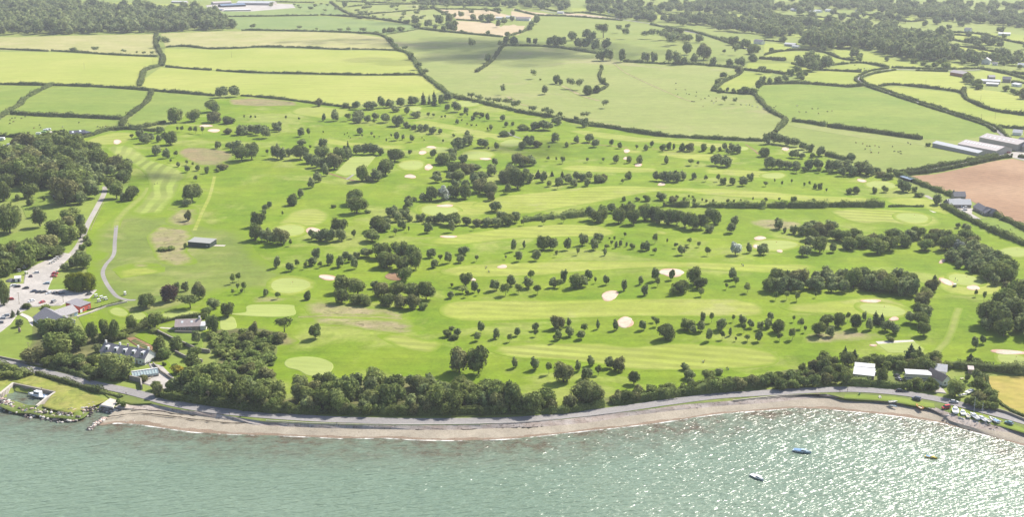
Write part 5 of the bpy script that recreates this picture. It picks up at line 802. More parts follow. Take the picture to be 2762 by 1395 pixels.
# ---------------------------------------------------------------- materials of built things
def slate(name, c, var=.16, rows=True):
    k = N(name); p = k.obj(); f = k.mr(k.noise(p, .9, 5, .7), .3, .7, 1 - var, 1 + var)
    if rows:
        b = k.n('ShaderNodeTexBrick'); k.l(p, b.inputs['Vector']); b.inputs['Scale'].default_value = 1.6; b.inputs['Color1'].default_value = (1, 1, 1, 1); b.inputs['Color2'].default_value = (.82, .82, .82, 1); b.inputs['Mortar'].default_value = (.6, .6, .6, 1); b.inputs['Mortar Size'].default_value = .03
        k.bsdf(k.mix(1.0, k.mul(k.mix(0.0, c, c), f), b.outputs[0], 'MULTIPLY'), .6, spec=.4)
    else: k.bsdf(k.mul(k.mix(0.0, c, c), f), .5, spec=.4)
    return k.m
B = dict(slate=slate('slate_roof', (.25, .235, .25)), dslate=slate('dark_slate_roof', (.15, .145, .16)), brown=slate('brown_tile_roof', (.24, .19, .16)), tin=slate('grey_sheet_roof', (.30, .30, .27), .08, False), pink=slate('faded_tile_roof', (.42, .34, .32)),
 wroof=slate('white_sheet_roof', (.44, .45, .46), .06, False), lroof=slate('light_sheet_roof', (.55, .54, .53), .1, False), fibre=slate('fibre_cement_roof', (.40, .355, .34), .14, False), black=slate('black_sheet_roof', (.05, .055, .07), .2, False),
 white=paint('white_render', (.72, .71, .68), .8), cream=paint('cream_render', (.62, .56, .45), .8), red=paint('red_render', (.55, .10, .075), .8, .12), wstone=slate('rubble_wall', (.36, .32, .28), .2), green=paint('dark_green_boards', (.035, .055, .042), .7, .2), dark=paint('dark_boards', (.03, .03, .035), .7, .2),
 glass=paint('window_glass', (.05, .06, .07), .12, .1, spec=.6), frame=paint('white_frame', (.75, .75, .75), .5), block=paint('blockwork', (.38, .35, .32), .9, .15), lblue=paint('pale_blue_boards', (.40, .52, .60), .7), sky_=paint('rooflight', (.62, .66, .66), .3), wood=paint('weathered_wood', (.34, .27, .2), .9, .2),
 ghouse=paint('greenhouse_glass', (.34, .42, .42), .1, .15, spec=.7), solar=paint('blue_panel', (.14, .19, .26), .2, .2, spec=.7), rust=paint('rusty_metal', (.28, .13, .08), .8, .25))
def boxes(L):
    """list of (x0,x1,y0,y1,z0,z1)"""
    V, F = [], []
    for x0, x1, y0, y1, z0, z1 in L:
        o = len(V); V += [(x, y, z) for z in (z0, z1) for y in (y0, y1) for x in (x0, x1)]
        F += [tuple(o + i for i in f) for f in ((0, 2, 3, 1), (4, 5, 7, 6), (0, 1, 5, 4), (2, 6, 7, 3), (0, 4, 6, 2), (1, 3, 7, 5))]
    return V, F
def bpart(name, L, mat, parent): V, F = boxes(L); return link(name, np_mesh(name, V, F, [mat]), parent)
def house(name, label, cat, t, A, Bp, depth, wh, rh, roof='gable', wm='white', rm='slate', wins=(), doors=(), chims=(), dorm=0, lights=(), group=None, floors=1, ridge=None, back=(0, 0)):
    """A, Bp: enlarged-tile points of the ends of the wall facing the camera; depth etc. in metres"""
    a = pt(t, *A); b = pt(t, *Bp); ang = math.atan2(b[1] - a[1], b[0] - a[0]); L = math.hypot(b[0] - a[0], b[1] - a[1]); z = min(hl(*a), hl(*b))
    if back != (0, 0): a = (a[0] - math.sin(ang) * back[1] + math.cos(ang) * back[0], a[1] + math.cos(ang) * back[1] + math.sin(ang) * back[0])
    r = empty(name, (a[0], a[1], z - .1), ang); tag(r, label, cat, group); D = depth; o = .45
    if roof == 'gable':
        V = [(0, 0, 0), (L, 0, 0), (L, D, 0), (0, D, 0), (0, 0, wh), (L, 0, wh), (L, D, wh), (0, D, wh), (0, D / 2, wh + rh), (L, D / 2, wh + rh)]
        F = [(0, 1, 5, 4), (1, 2, 6, 9, 5), (2, 3, 7, 6), (3, 0, 4, 8, 7)]; link('wall', np_mesh('wall', V, F, [B[wm]]), r)
        s = rh / (D / 2); th = .16; e = o; zb = wh - e * s + .06
        V = [(-o, -e, zb), (L + o, -e, zb), (L + o, D / 2, wh + rh + .06), (-o, D / 2, wh + rh + .06), (-o, D + e, zb), (L + o, D + e, zb)]; V += [(x, y, q - th) for x, y, q in V]
        F = [(0, 1, 2, 3), (3, 2, 5, 4), (7, 6, 9, 8), (8, 9, 10, 11), (0, 6, 7, 1), (4, 5, 11, 10), (0, 3, 9, 6), (3, 4, 10, 9), (1, 7, 8, 2), (2, 8, 11, 5)]
    elif roof == 'cross':
        V = [(0, 0, 0), (L, 0, 0), (L, D, 0), (0, D, 0), (0, 0, wh), (L, 0, wh), (L, D, wh), (0, D, wh), (L / 2, 0, wh + rh), (L / 2, D, wh + rh)]
        F = [(0, 1, 5, 8, 4), (1, 2, 6, 5), (2, 3, 7, 9, 6), (3, 0, 4, 7)]; link('wall', np_mesh('wall', V, F, [B[wm]]), r)
        s = rh / (L / 2); th = .16; zb = wh - o * s + .06
        V = [(-o, -o, zb), (-o, D + o, zb), (L / 2, D + o, wh + rh + .06), (L / 2, -o, wh + rh + .06), (L + o, -o, zb), (L + o, D + o, zb)]; V += [(x, y, q - th) for x, y, q in V]
        F = [(0, 3, 2, 1), (3, 4, 5, 2), (7, 8, 9, 6), (8, 11, 10, 9), (0, 6, 9, 3), (3, 9, 10, 4), (1, 2, 8, 7), (2, 5, 11, 8), (0, 1, 7, 6), (4, 10, 11, 5)]
    else:                                        # mono pitch, high side at the back (rh) 
        V = [(0, 0, 0), (L, 0, 0), (L, D, 0), (0, D, 0), (0, 0, wh), (L, 0, wh), (L, D, wh + rh), (0, D, wh + rh)]
        F = [(0, 1, 5, 4), (1, 2, 6, 5), (2, 3, 7, 6), (3, 0, 4, 7)]; link('wall', np_mesh('wall', V, F, [B[wm]]), r)
        q = rh / D; V = [(-.3, -.3, wh + .02 - .3 * q), (L + .3, -.3, wh + .02 - .3 * q), (L + .3, D + .3, wh + rh + .02 + .3 * q), (-.3, D + .3, wh + rh + .02 + .3 * q)]; V += [(x, y, w_ + .2) for x, y, w_ in V]
        F = [(0, 3, 2, 1), (4, 5, 6, 7), (0, 1, 5, 4), (1, 2, 6, 5), (2, 3, 7, 6), (3, 0, 4, 7)]
    rf = link('roof', np_mesh('roof', V, F, [B[rm]]), r)
    for fx, z0, w_, h_ in wins:                  # on the wall facing the camera
        x = fx * L; wo = bpart('window', [(x - w_ / 2, x + w_ / 2, -.06, .02, z0, z0 + h_)], B['frame'], r); k = max(1, round(w_ / 1.1)); pw = (w_ - .12 * (k + 1)) / k
        bpart('pane', [(x - w_ / 2 + .12 + i * (pw + .12), x - w_ / 2 + .12 + i * (pw + .12) + pw, -.09, -.05, z0 + .12, z0 + h_ - .12) for i in range(k)], B['glass'], wo)
    for fx, w_, h_, m_ in doors: bpart('door', [(fx * L - w_ / 2, fx * L + w_ / 2, -.07, .02, .05, h_)], B[m_], r)
    for fx, m_ in chims: bpart('chimney', [(fx * L - .42, fx * L + .42, D / 2 - .4, D / 2 + .4, wh + rh - .6, wh + rh + 1.1), (fx * L - .5, fx * L + .5, D / 2 - .48, D / 2 + .48, wh + rh + 1.1, wh + rh + 1.3)], B[m_], rf)
    for i in range(dorm):
        x = (i + .6) / dorm * L; d_ = bpart('dormer', [(x - .9, x + .9, D * .12, D * .42, wh + .2, wh + rh * .78)], B['frame'], rf); bpart('pane', [(x - .6, x + .6, D * .12 - .05, D * .12 + .01, wh + .55, wh + rh * .66)], B['glass'], d_)
    for fx, fy, w_, h_ in lights:                # roof lights on the camera-facing slope
        y0, y1 = D / 2 * fy, D / 2 * fy + h_; s = rh / (D / 2) if roof == 'gable' else rh / D
        V = [(fx * L - w_ / 2, y0, wh + y0 * s + .13), (fx * L + w_ / 2, y0, wh + y0 * s + .13), (fx * L + w_ / 2, y1, wh + y1 * s + .13), (fx * L - w_ / 2, y1, wh + y1 * s + .13)]; V += [(a_, b_, c_ - .2) for a_, b_, c_ in V]
        link('rooflight', np_mesh('rooflight', V, [(0, 1, 2, 3), (0, 4, 5, 1), (1, 5, 6, 2), (2, 6, 7, 3), (3, 7, 4, 0)], [B['sky_']]), rf)
    return r, L, rf
H = house
H('clubhouse', 'slate roofed clubhouse block with pale gable beside the car park', 'building', 'a2', (335, 690), (500, 790), 15, 3.4, 4.2, wins=((.2, 1, 1.2, 1.2), (.5, 1, 1.2, 1.2)), lights=((.55, .3, 1.2, 1.2),), chims=())
r, L, rf = H('clubhouse_wing', 'long slate roofed clubhouse wing with pale stone walls joining the red annexe', 'building', 'a2', (575, 700), (775, 628), 9, 3.0, 3.2, wm='cream', wins=((.2, 1, 1.6, 1.3), (.45, 1, 1.6, 1.3), (.65, 1, 1.2, 1.3)), doors=((.9, 2.4, 2.3, 'lblue'),), chims=())
H('clubhouse_annexe', 'red walled annexe with slate mono pitch roof at the clubhouse end', 'building', 'a2', (800, 608), (905, 565), 11, 4.0, 1.2, roof='mono', wm='red', wins=((.3, 1.4, 1.4, 1.2), (.8, 1.4, 1., 1.)), doors=((.08, 1.8, 2.4, 'frame'),))
H('bungalow', 'stone bungalow with faded tile roof and two white skylights', 'bungalow', 'a2', (1742, 790), (1985, 775), 9.5, 3.0, 2.8, wm='wstone', rm='pink', wins=((.16, 1, 1.2, 1.1), (.36, 1, 1.2, 1.1), (.60, 1, 1.2, 1.1)), doors=((.86, 1.1, 2.2, 'wood'),), chims=((.97, 'white'),), lights=((.27, .45, 1.3, 1.3), (.66, .45, 1.3, 1.3)))
H('porch', 'white gabled lean-to on the skylight bungalow with a yard', 'outbuilding', 'a2', (1990, 778), (2045, 776), 6, 2.6, .6, roof='mono', wm='white', rm='wroof')
H('manor_house', 'long slate roofed white house with five dormers behind the large pale tree', 'house', 'a2', (1000, 1050), (1440, 1125), 9.0, 4.0, 3.4, wins=((.1, 1, 1.2, 1.2), (.9, 1, 1.2, 1.2), (.75, 1, 1.2, 1.2), (.9, 3.3, 1.2, 1.2)), doors=((.82, 1.2, 2.2, 'wood'),), chims=((.02, 'white'), (.34, 'white'), (.52, 'pink'), (.75, 'white'), (.98, 'white')), dorm=5)
r = empty('greenhouse', (*pt('a2', 1320, 1275), 2.6), .42); tag(r, 'glass greenhouse with white ridge on a low stone base beside the yard', 'greenhouse')
bpart('base_wall', [(0, 13, 0, 6.5, 0, 1.0)], B['wstone'], r)
V = [(0, .1, 1), (13, .1, 1), (13, .1, 2.0), (0, .1, 2.0), (0, 3.2, 3.6), (13, 3.2, 3.6), (0, 6.4, 2.0), (13, 6.4, 2.0), (0, 6.4, 1), (13, 6.4, 1)]
link('glazing', np_mesh('glazing', V, [(0, 1, 2, 3), (3, 2, 5, 4), (4, 5, 7, 6), (6, 7, 9, 8), (0, 3, 4, 6, 8), (1, 9, 7, 5, 2)], [B['ghouse']]), r)
fr = []
for i in range(10): x = i * 13 / 9; fr += [(x - .07, x + .07, .02, .12, 1, 2.05)]
for i in range(10):
    x = i * 13 / 9
    for j in range(8): fr.append((x - .07, x + .07, .1 + j * .39, .1 + (j + 1) * .39, 2.0 + j * .2, 2.1 + (j + 1) * .2)); fr.append((x - .07, x + .07, 6.4 - (j + 1) * .39, 6.4 - j * .39, 2.0 + j * .2, 2.1 + (j + 1) * .2))
fr.append((-.1, 13.1, 2.85, 3.55, 3.6, 3.85)); bpart('frame', fr, B['frame'], r)
H('driving_range_shed', 'dark green boarded shed with a grey sheet roof and white path', 'shed', 'a1', (1868, 1198), (2085, 1212), 9.5, 3.7, .8, roof='mono', wm='green', rm='tin', wins=((.86, 1.2, 1.2, .9),))
H('cattle_barn', 'long black roofed barn beside the top left hedge', 'barn', 'a1', (700, 112), (850, 103), 14, 4, 2.2, wm='dark', rm='black', lights=((.2, .3, 2, 3), (.7, .5, 2, 3)))
H('cattle_barn', 'small black lean-to at the right end of the black roofed barn', 'barn', 'a1', (850, 96), (905, 85), 9, 3, 1, roof='mono', wm='dark', rm='black')
H('garden_studio', 'small black cabin with pale roof under trees by the lawn', 'cabin', 'a1', (530, 735), (612, 732), 7, 2.8, .8, roof='mono', wm='dark', rm='tin')
H('store_hut', 'small white hut with open door by the gravel track', 'hut', 'a2', (150, 300), (210, 296), 4, 2.6, .4, roof='mono', wm='white', rm='lroof', doors=((.6, 1.2, 2.1, 'dark'),))
q = pt('a2', 92, 300); r = empty('round_store', (q[0], q[1] + 3, 3.0)); tag(r, 'round white tank hut with a dark domed roof left of the white hut', 'hut')
a = [i * math.tau / 20 for i in range(20)]; V = [(3 * math.cos(x), 3 * math.sin(x), z) for z in (0, 2.4) for x in a]; link('wall', np_mesh('wall', V, [(i, (i + 1) % 20, 20 + (i + 1) % 20, 20 + i) for i in range(20)], [B['white']]), r)
V = [(3.3 * f * math.cos(x), 3.3 * f * math.sin(x), 2.4 + 1.3 * (1 - f * f)) for f in (1, .7, .35, .02) for x in a]; link('roof', np_mesh('roof', V, [(j * 20 + i, j * 20 + (i + 1) % 20, j * 20 + 20 + (i + 1) % 20, j * 20 + 20 + i) for j in range(3) for i in range(20)], [B['dslate']]), r)
H('seaside_bungalow', 'white roofed bungalow with a long row of white framed windows', 'bungalow', 'd3', (880, 88), (1083, 110), 8.0, 3.0, 1.0, roof='mono', wm='wstone', rm='wroof', wins=tuple((.14 + i * .135, 1.2, 1.3, 1.2) for i in range(6)))
H('bungalow_annexe', 'low white roofed block behind the bungalow with the window row', 'bungalow', 'd3', (895, 20), (1085, 38), 4, 3.6, .5, roof='mono', wm='white', rm='wroof')
H('seaside_chalet', 'flat white roofed cream chalet with a dark band under the eaves', 'bungalow', 'd3', (1402, 98), (1650, 112), 5.5, 3.6, .4, roof='mono', wm='cream', rm='wroof', wins=((.5, 1.2, 14, .7),), doors=())
H('cottage', 'brown roofed cottage with white gable facing the coast road', 'cottage', 'd3', (1765, 158), (1845, 143), 12, 3.2, 2.4, roof='cross', wm='white', rm='brown', wins=((.3, 1, 1.2, 1.2), (.7, 1, 1.2, 1.2)))
H('cottage_wing', 'pale roofed wing behind the brown roofed cottage', 'cottage', 'd3', (1660, 50), (1800, 66), 8, 3.2, 2.4, wm='white', rm='lroof', wins=((.3, 1, 1.2, 1.2),))
H('garden_shed', 'small white shed behind the flat roofed chalet', 'shed', 'd2', (1380, 1172), (1440, 1172), 4, 2.3, .4, roof='mono', wm='white', rm='wroof')
H('garden_shed', 'small brown roofed shed against the bottom right hedge', 'shed', 'd2', (2022, 1208), (2072, 1212), 4, 2.3, .5, roof='mono', wm='wood', rm='pink')
H('farm_shed', 'long low farm shed with a white strip roof nearest the pasture', 'barn', 'd1', (1665, 205), (2120, 298), 11, 4.2, 1.7, wm='block', rm='wroof')
H('farm_shed', 'wide brown grey farm shed with rows of pale rooflights', 'barn', 'd1', (1890, 225), (2270, 292), 24, 5, 3, wm='block', rm='fibre', lights=tuple((.06 + i * .077, .5, 1.5, 3.2) for i in range(12)), back=(0, 4))
H('farm_shed', 'tallest farm shed with a plain grey roof behind the rooflight shed', 'barn', 'd1', (2030, 185), (2410, 260), 22, 7, 3, wm='block', rm='fibre', lights=tuple((.08 + i * .12, .3, 1.5, 2.5) for i in range(7)), back=(0, 14))
H('farmhouse', 'grey slate farmhouse right of the long farm sheds', 'house', 'd1', (2470, 225), (2560, 250), 9, 5, 3.2, wm='wstone', wins=((.3, 1, 1.2, 1.3), (.7, 1, 1.2, 1.3)), chims=((.05, 'wstone'), (.95, 'wstone')))
H('farmhouse', 'slate roofed house behind the grey farmhouse at the right edge', 'house', 'd1', (2500, 190), (2620, 215), 9, 5, 3.2, wm='white', chims=((.5, 'wstone'),))
H('stone_barn', 'pale roofed stone barn conversion beside the ploughed field', 'house', 'd1', (1840, 815), (2050, 812), 8.5, 3.4, 3.4, wm='wstone', rm='lroof', doors=((.2, 1.6, 2.3, 'dark'), (.55, 1, 2.3, 'frame')), wins=((.4, 1, 1, 1.1), (.75, 1, 1, 1.1)))
H('stone_barn', 'slate roofed gabled end block left of the pale roofed barn', 'house', 'd1', (1772, 792), (1838, 815), 12, 3.6, 3.2, roof='cross', wm='wstone', rm='slate')
H('stone_barn', 'steep slate roof rising behind the pale roofed barn', 'house', 'd1', (1895, 740), (2010, 738), 7, 3.0, 3.2, wm='wstone', rm='slate', chims=((.03, 'wstone'),), back=(0, 4))
H('stone_barn', 'dark slate roofed wing running right from the pale roofed barn', 'house', 'd1', (2070, 830), (2190, 893), 8, 3.0, 2.8, wm='wstone', rm='dslate', wins=((.3, 1, 1, 1.1), (.6, 1, 1, 1.1)), doors=((.75, 1, 2.2, 'frame'),))
H('stone_barn', 'last dark slate roofed cottage at the right of the barn group', 'house', 'd1', (2150, 870), (2235, 893), 7, 3.2, 3.0, wm='wstone', rm='dslate', back=(3, -1))
H('long_shed', 'long low shed with blue grey panels beside the ploughed field hedge', 'shed', 'd1', (1342, 525), (1445, 558), 5, 2.4, .7, roof='mono', wm='dark', rm='solar')
H('lane_house', 'small grey roofed house right of the lane at the upper right', 'house', 'd1', (2462, 88), (2550, 95), 8, 3.2, 2.6, wm='white', rm='lroof')
for t_, A_, B_, d_, wh_, rh_, rf_, wm_, rm_, lab_ in [
 ('d0', (2145, 826), (2335, 836), 9, 4, 2, 'gable', 'block', 'wroof', 'white roofed farm shed on the right between dark hedges'), ('d0', (2200, 850), (2320, 856), 6, 3, 1, 'mono', 'block', 'wroof', 'smaller white farm roof just below the long white farm shed'),
 ('d0', (2230, 790), (2290, 790), 7, 4, 2.5, 'gable', 'wstone', 'slate', 'slate roofed farm building above the white farm shed'), ('d0', (2360, 815), (2440, 820), 8, 5, 3, 'gable', 'wstone', 'slate', 'grey farmhouse right of the white farm shed'),
 ('d0', (2450, 850), (2520, 862), 6, 3, 1.2, 'mono', 'white', 'wroof', 'white outbuilding at the far right of the white roofed farm'),
 ('d0', (1840, 745), (1975, 768), 13, 5, 3, 'gable', 'rust', 'fibre', 'brown grey barn at the end of the bright lime field'), ('d0', (2150, 632), (2235, 638), 9, 6, 4, 'cross', 'white', 'slate', 'tall white gabled house above the lane at the far right'),
 ('d0', (2260, 645), (2310, 648), 6, 3, 2, 'gable', 'white', 'slate', 'low white cottage right of the tall gabled house'), ('d0', (2510, 662), (2590, 668), 8, 3.5, 2.5, 'gable', 'white', 'lroof', 'pale house at the right edge above the lane'),
 ('d0', (195, 455), (300, 462), 9, 4, 2, 'gable', 'block', 'lroof', 'pale roofed barn below the far wooded belt'), ('d0', (270, 470), (335, 475), 7, 3, 1.5, 'gable', 'white', 'wroof', 'small white roofed shed below the far wooded belt'),
 ('d0', (255, 105), (318, 108), 9, 4, 2, 'gable', 'white', 'wroof', 'white shed at the top right among far trees'), ('d0', (440, 128), (500, 132), 10, 4, 2, 'gable', 'white', 'wroof', 'left white shed of the pair in the far fields'), ('d0', (490, 118), (552, 122), 10, 4, 2, 'gable', 'white', 'wroof', 'right white shed of the pair in the far fields'),
 ('d0', (600, 112), (655, 116), 8, 4, 2, 'gable', 'white', 'lroof', 'pale roof right of the two far white sheds'), ('d0', (1980, 312), (2040, 316), 9, 5, 3, 'gable', 'white', 'slate', 'far white house beside the long right hand hedge'), ('d0', (2320, 350), (2440, 354), 10, 4, 2, 'gable', 'white', 'wroof', 'far white barn near the right edge of the fields'),
 ('d0', (1680, 170), (1740, 176), 9, 5, 3, 'gable', 'white', 'slate', 'tiny far white house right of centre in the haze'), ('d0', (900, 125), (960, 132), 9, 5, 3, 'gable', 'white', 'slate', 'tiny far house with slate roof among the upper trees'),
 ('d0', (2220, 140), (2260, 143), 9, 5, 3, 'gable', 'white', 'lroof', 'tiny far white house in the top right haze'), ('d0', (400, 16), (440, 18), 9, 5, 3, 'gable', 'white', 'lroof', 'white house on the top edge of the view'), ('d0', (1590, 165), (1640, 168), 8, 4, 2, 'gable', 'white', 'slate', 'tiny far cottage left of the hazy white house'),
 ('c0', (40, 200), (175, 205), 10, 5, 3, 'gable', 'white', 'pink', 'white farmhouse between the stubble fields and trees'), ('c0', (452, 130), (512, 132), 8, 3, 2, 'gable', 'white', 'lroof', 'small pale shed by the lane above the round trees'), ('c0', (955, 128), (1000, 130), 9, 5, 3, 'gable', 'white', 'slate', 'far white house deep in the upper wood'),
 ('c0', (2400, 432), (2480, 440), 9, 5, 3, 'gable', 'white', 'slate', 'slate roofed cottage beside the lane at upper right'), ('c0', (1975, 30), (2025, 33), 9, 5, 3, 'gable', 'white', 'lroof', 'white house near the top edge right of centre'), ('c0', (2480, 105), (2520, 108), 9, 5, 3, 'gable', 'white', 'wroof', 'lone white house in the trees left of the far sheds'),
 ('c0', (1930, 50), (1970, 52), 8, 4, 3, 'gable', 'white', 'slate', 'far house just left of the white house near the top edge'), ('c0', (2400, 25), (2440, 26), 8, 4, 3, 'gable', 'white', 'lroof', 'far roof among trees by the top edge'), ('c0', (2285, 62), (2330, 64), 8, 4, 3, 'gable', 'cream', 'pink', 'small pinkish roofed far cottage among trees'),
 ('a0', (2200, 72), (2440, 62), 22, 5, 3, 'gable', 'dark', 'solar', 'dark blue roofed barn of the big far farm'), ('a0', (2230, 110), (2490, 105), 10, 3, 1, 'mono', 'block', 'lroof', 'low pale shed in front of the blue roofed barn'), ('b0', (-190, 48), (170, 52), 30, 6, 4, 'gable', 'block', 'wroof', 'very long white roofed shed of the big far farm'),
 ('a0', (2120, 45), (2300, 38), 16, 5, 3, 'gable', 'block', 'fibre', 'grey brown barn left of the blue roofed barn'), ('a0', (1700, 28), (1850, 30), 12, 4, 2, 'gable', 'block', 'lroof', 'pale roofed shed at the left of the big far farm'), ('a0', (2090, 105), (2200, 108), 9, 3, 1.5, 'gable', 'block', 'solar', 'small dark roofed shed at the farm corner'),
 ('b0', (2380, 190), (2450, 192), 9, 4, 2, 'gable', 'white', 'lroof', 'pale farm cottage among trees beside the stubble field'), ('b0', (2480, 180), (2560, 184), 9, 4, 2, 'gable', 'white', 'lroof', 'long pale farm roof right of the cottage in the trees')]:
    H('farm_building' if 'house' not in lab_ and 'cottage' not in lab_ else 'far_house', lab_, 'farm building' if 'house' not in lab_ and 'cottage' not in lab_ else 'house', t_, A_, B_, d_, wh_, rh_, roof=rf_, wm=wm_, rm=rm_, wins=((.3, 1, 1.3, 1.3), (.7, 1, 1.3, 1.3)) if wm_ == 'white' else ())
# ---- walls
def wall_line(name, label, t, s, th, z0, z1, mat, zabs=False, cat='wall', off=0):
    W = pts(t, s, KZ if zabs else None); V, F = [], []
    for i in range(len(W) - 1):
        a, b = np.array(W[i]), np.array(W[i + 1]); d = b - a; d /= np.linalg.norm(d); n = np.array((-d[1], d[0])) * th / 2; a = a - d * th / 2 * (i > 0) * .98; o = len(V); za, zb = (0, 0) if zabs else (hl(*a), hl(*b)); z1_ = z1 + .004 * i
        V += [(*(a - n), za + z0), (*(a + n), za + z0), (*(b - n), zb + z0), (*(b + n), zb + z0), (*(a - n), za + z1_), (*(a + n), za + z1_), (*(b - n), zb + z1_), (*(b + n), zb + z1_)]
        F += [tuple(o + k for k in f) for f in ((4, 6, 7, 5), (0, 2, 6, 4), (1, 5, 7, 3), (0, 4, 5, 1), (2, 3, 7, 6))]
    o = link(name, np_mesh(name, V, F, [mat])); tag(o, label, cat); return o
wall_line('garden_wall', 'stone garden wall curving down from the skylight bungalow', 'a2', '1560 800,1700 872,1850 935,1960 985,2085 1003', .7, -.2, 1.9, G['stone'])
wall_line('garden_wall', 'lower stone garden wall through the shrubs above the yard', 'a2', '1740 1005,1850 1060,2010 1095', .7, -.2, 1.6, G['stone'])
wall_line('garden_wall', 'short curved stone wall among shrubs near the scrubby bank', 'a2', '1850 1175,1900 1195,1990 1190', .6, -.2, 1.4, G['stone'])
wall_line('garden_wall', 'stone wall along the right side of the gravel yard', 'a2', '1520 1120,1600 1200,1700 1270,1760 1320', .6, -.2, 1.5, G['stone'])
wall_line('roadside_wall', 'long low stone wall along the lawn beside the coast road', 'a2', '-60 1040,100 1075,250 1105,430 1135', .6, -.2, 1.1, G['stone'])
wall_line('roadside_wall', 'stone wall holding the bank at the greenhouse yard corner', 'a3', '1290 95,1400 120,1410 190', .7, -.5, 2.6, G['stone'])
wall_line('roadside_wall', 'stone wall beside the coast road below the field of gold', 'd3', '1990 318,2250 388,2400 428,2576 500,2700 560', .6, -.2, 1.3, G['stone'])
wall_line('bungalow_wall', 'low stone garden wall in front of the skylight bungalow', 'a2', '1735 800,1830 805,1950 806', .5, -.2, 1.1, G['stone'])
wall_line('clubhouse_wall', 'pale wall and path edge running right from the clubhouse', 'a2', '770 655,900 612,1050 550,1260 502', .5, -.2, 1.0, G['conc'])
wall_line('dock_wall', 'left concrete dock wall with upright fenders', 'a3', '-220 370,0 235,132 128', 1.2, -1.0, 3.1, G['conc'], True)
wall_line('dock_wall', 'long dark back wall of the dock above the cabin cruiser', 'a3', '134 130,300 165,545 216', 1.0, -1.0, 3.0, G['stone'], True)
wall_line('dock_wall', 'right dock wall beside the grass with a pale capping', 'a3', '545 218,450 280,362 352', 1.0, -1.0, 2.9, G['conc'], True)
o = link('dock_fenders', None) if False else None
fd = []
for i in range(9):
    x, y = pt('a3', 8 + i * 14, 240 - i * 12, 2.0); fd.append((x + .5, x + .8, y - 1.2, y - .9, -.5, 2.9))
V, F = boxes(fd); tag(link('fender_posts', np_mesh('fender_posts', V, F, [B['wood']])), 'row of upright wooden fender posts on the left dock wall', 'fender')
wall_line('kerb_wall', 'low concrete kerb along the seaward edge of the coast road', 'b3', '100 500,500 524,1000 539,1600 541,2200 534,2576 519,3000 480', .35, 2.4, 2.95, G['conc'], True)
# steps in the sea wall
st_ = []; A1 = pts('c3', '2195 300', 2.6) + pts('d3', '150 250,400 240,620 240', 2.6); A2 = pts('c3', '2210 338', 1.25) + pts('d3', '150 298,400 272,625 262', 1.25)
V, F = [], []; nS = 40; a = np.array(resample(A1, 2.2)); a = np.c_[np.interp(np.linspace(0, 1, nS), np.linspace(0, 1, len(a)), a[:, 0]), np.interp(np.linspace(0, 1, nS), np.linspace(0, 1, len(a)), a[:, 1])]
b = np.array(resample(A2, 2.2)); b = np.c_[np.interp(np.linspace(0, 1, nS), np.linspace(0, 1, len(b)), b[:, 0]), np.interp(np.linspace(0, 1, nS), np.linspace(0, 1, len(b)), b[:, 1])]; b = a + (b - a) * 1.15
prof = []
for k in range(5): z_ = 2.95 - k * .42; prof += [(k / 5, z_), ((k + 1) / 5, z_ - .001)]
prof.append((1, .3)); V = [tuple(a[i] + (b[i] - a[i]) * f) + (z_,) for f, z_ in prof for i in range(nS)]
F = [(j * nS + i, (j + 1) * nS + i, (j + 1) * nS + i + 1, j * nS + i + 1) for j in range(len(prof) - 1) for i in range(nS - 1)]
mi = [1 if (j % 2 == 1) else 0 for j in range(len(prof) - 1) for i in range(nS - 1)]  # risers coloured near-black, treads pale concrete
tag(link('sea_steps', np_mesh('sea_steps', V, F, [G['conc'], G['weed']], mi)), 'long flight of concrete steps from the coast road down to the beach', 'steps')
# boulders
def rocks(name, label, lines, n, s0, s1, mats):
    V, F = [], []; mi = []; bv, bf = ICO1
    for _ in range(n):
        t, s_, wd_, zt = lines[int(rng.integers(len(lines)))]; P = np.array(resample(pts(t, s_, 1.0), .5)); p = P[int(rng.integers(len(P)))]; f = rng.uniform(-1, 1); s = rng.uniform(s0, s1); q = bv * np.array([s, s * rng.uniform(.6, 1), s * rng.uniform(.45, .8)]) * (1 + rng.normal(0, .16, (len(bv), 1)))
        a = rng.uniform(0, 6.28); q = np.c_[q[:, 0] * math.cos(a) - q[:, 1] * math.sin(a), q[:, 0] * math.sin(a) + q[:, 1] * math.cos(a), q[:, 2]]; o = len(V); V += list(q + np.array([p[0] + rng.normal(0, wd_ * .25), p[1] + f * wd_ / 2, zt * (f + 1) / 2 + .1])); F += [tuple(x + o for x in g) for g in bf]; mi += [int(rng.integers(len(mats)))] * len(bf)
    tag(link(name, np_mesh(name, V, F, mats, mi)), label, kind='stuff')
rk = [paint('boulder_grey', (.33, .29, .26), .9, .2, .8), paint('boulder_pink', (.42, .30, .25), .9, .2, .8), paint('boulder_dark', (.12, .10, .09), .9, .2, .8), paint('boulder_pale', (.56, .52, .47), .9, .2, .8)]
rocks('rock_armour', 'heaped boulders protecting the grassy point beside the dock', [('a3', '20 345,120 380,300 420,480 450,620 475,790 480', 6, 2.4), ('a3', '20 320,60 350', 5, 2.2), ('a3', '700 440,830 420,930 360', 6, 2.6), ('a3', '990 350,1100 385,1160 400', 4, 1.6), ('a3', '890 570,960 520,1040 460', 1.6, .7)], 620, .5, 1.15, rk)
rocks('rock_armour', 'grey boulders below the row of beached boats', [('d3', '1780 430,1850 480,1950 500,2050 540,2180 570,2300 590,2380 590', 6, 2.4), ('d3', '2240 540,2360 560', 4, 2.4)], 330, .45, 1.05, [rk[0], rk[3], rk[2]])
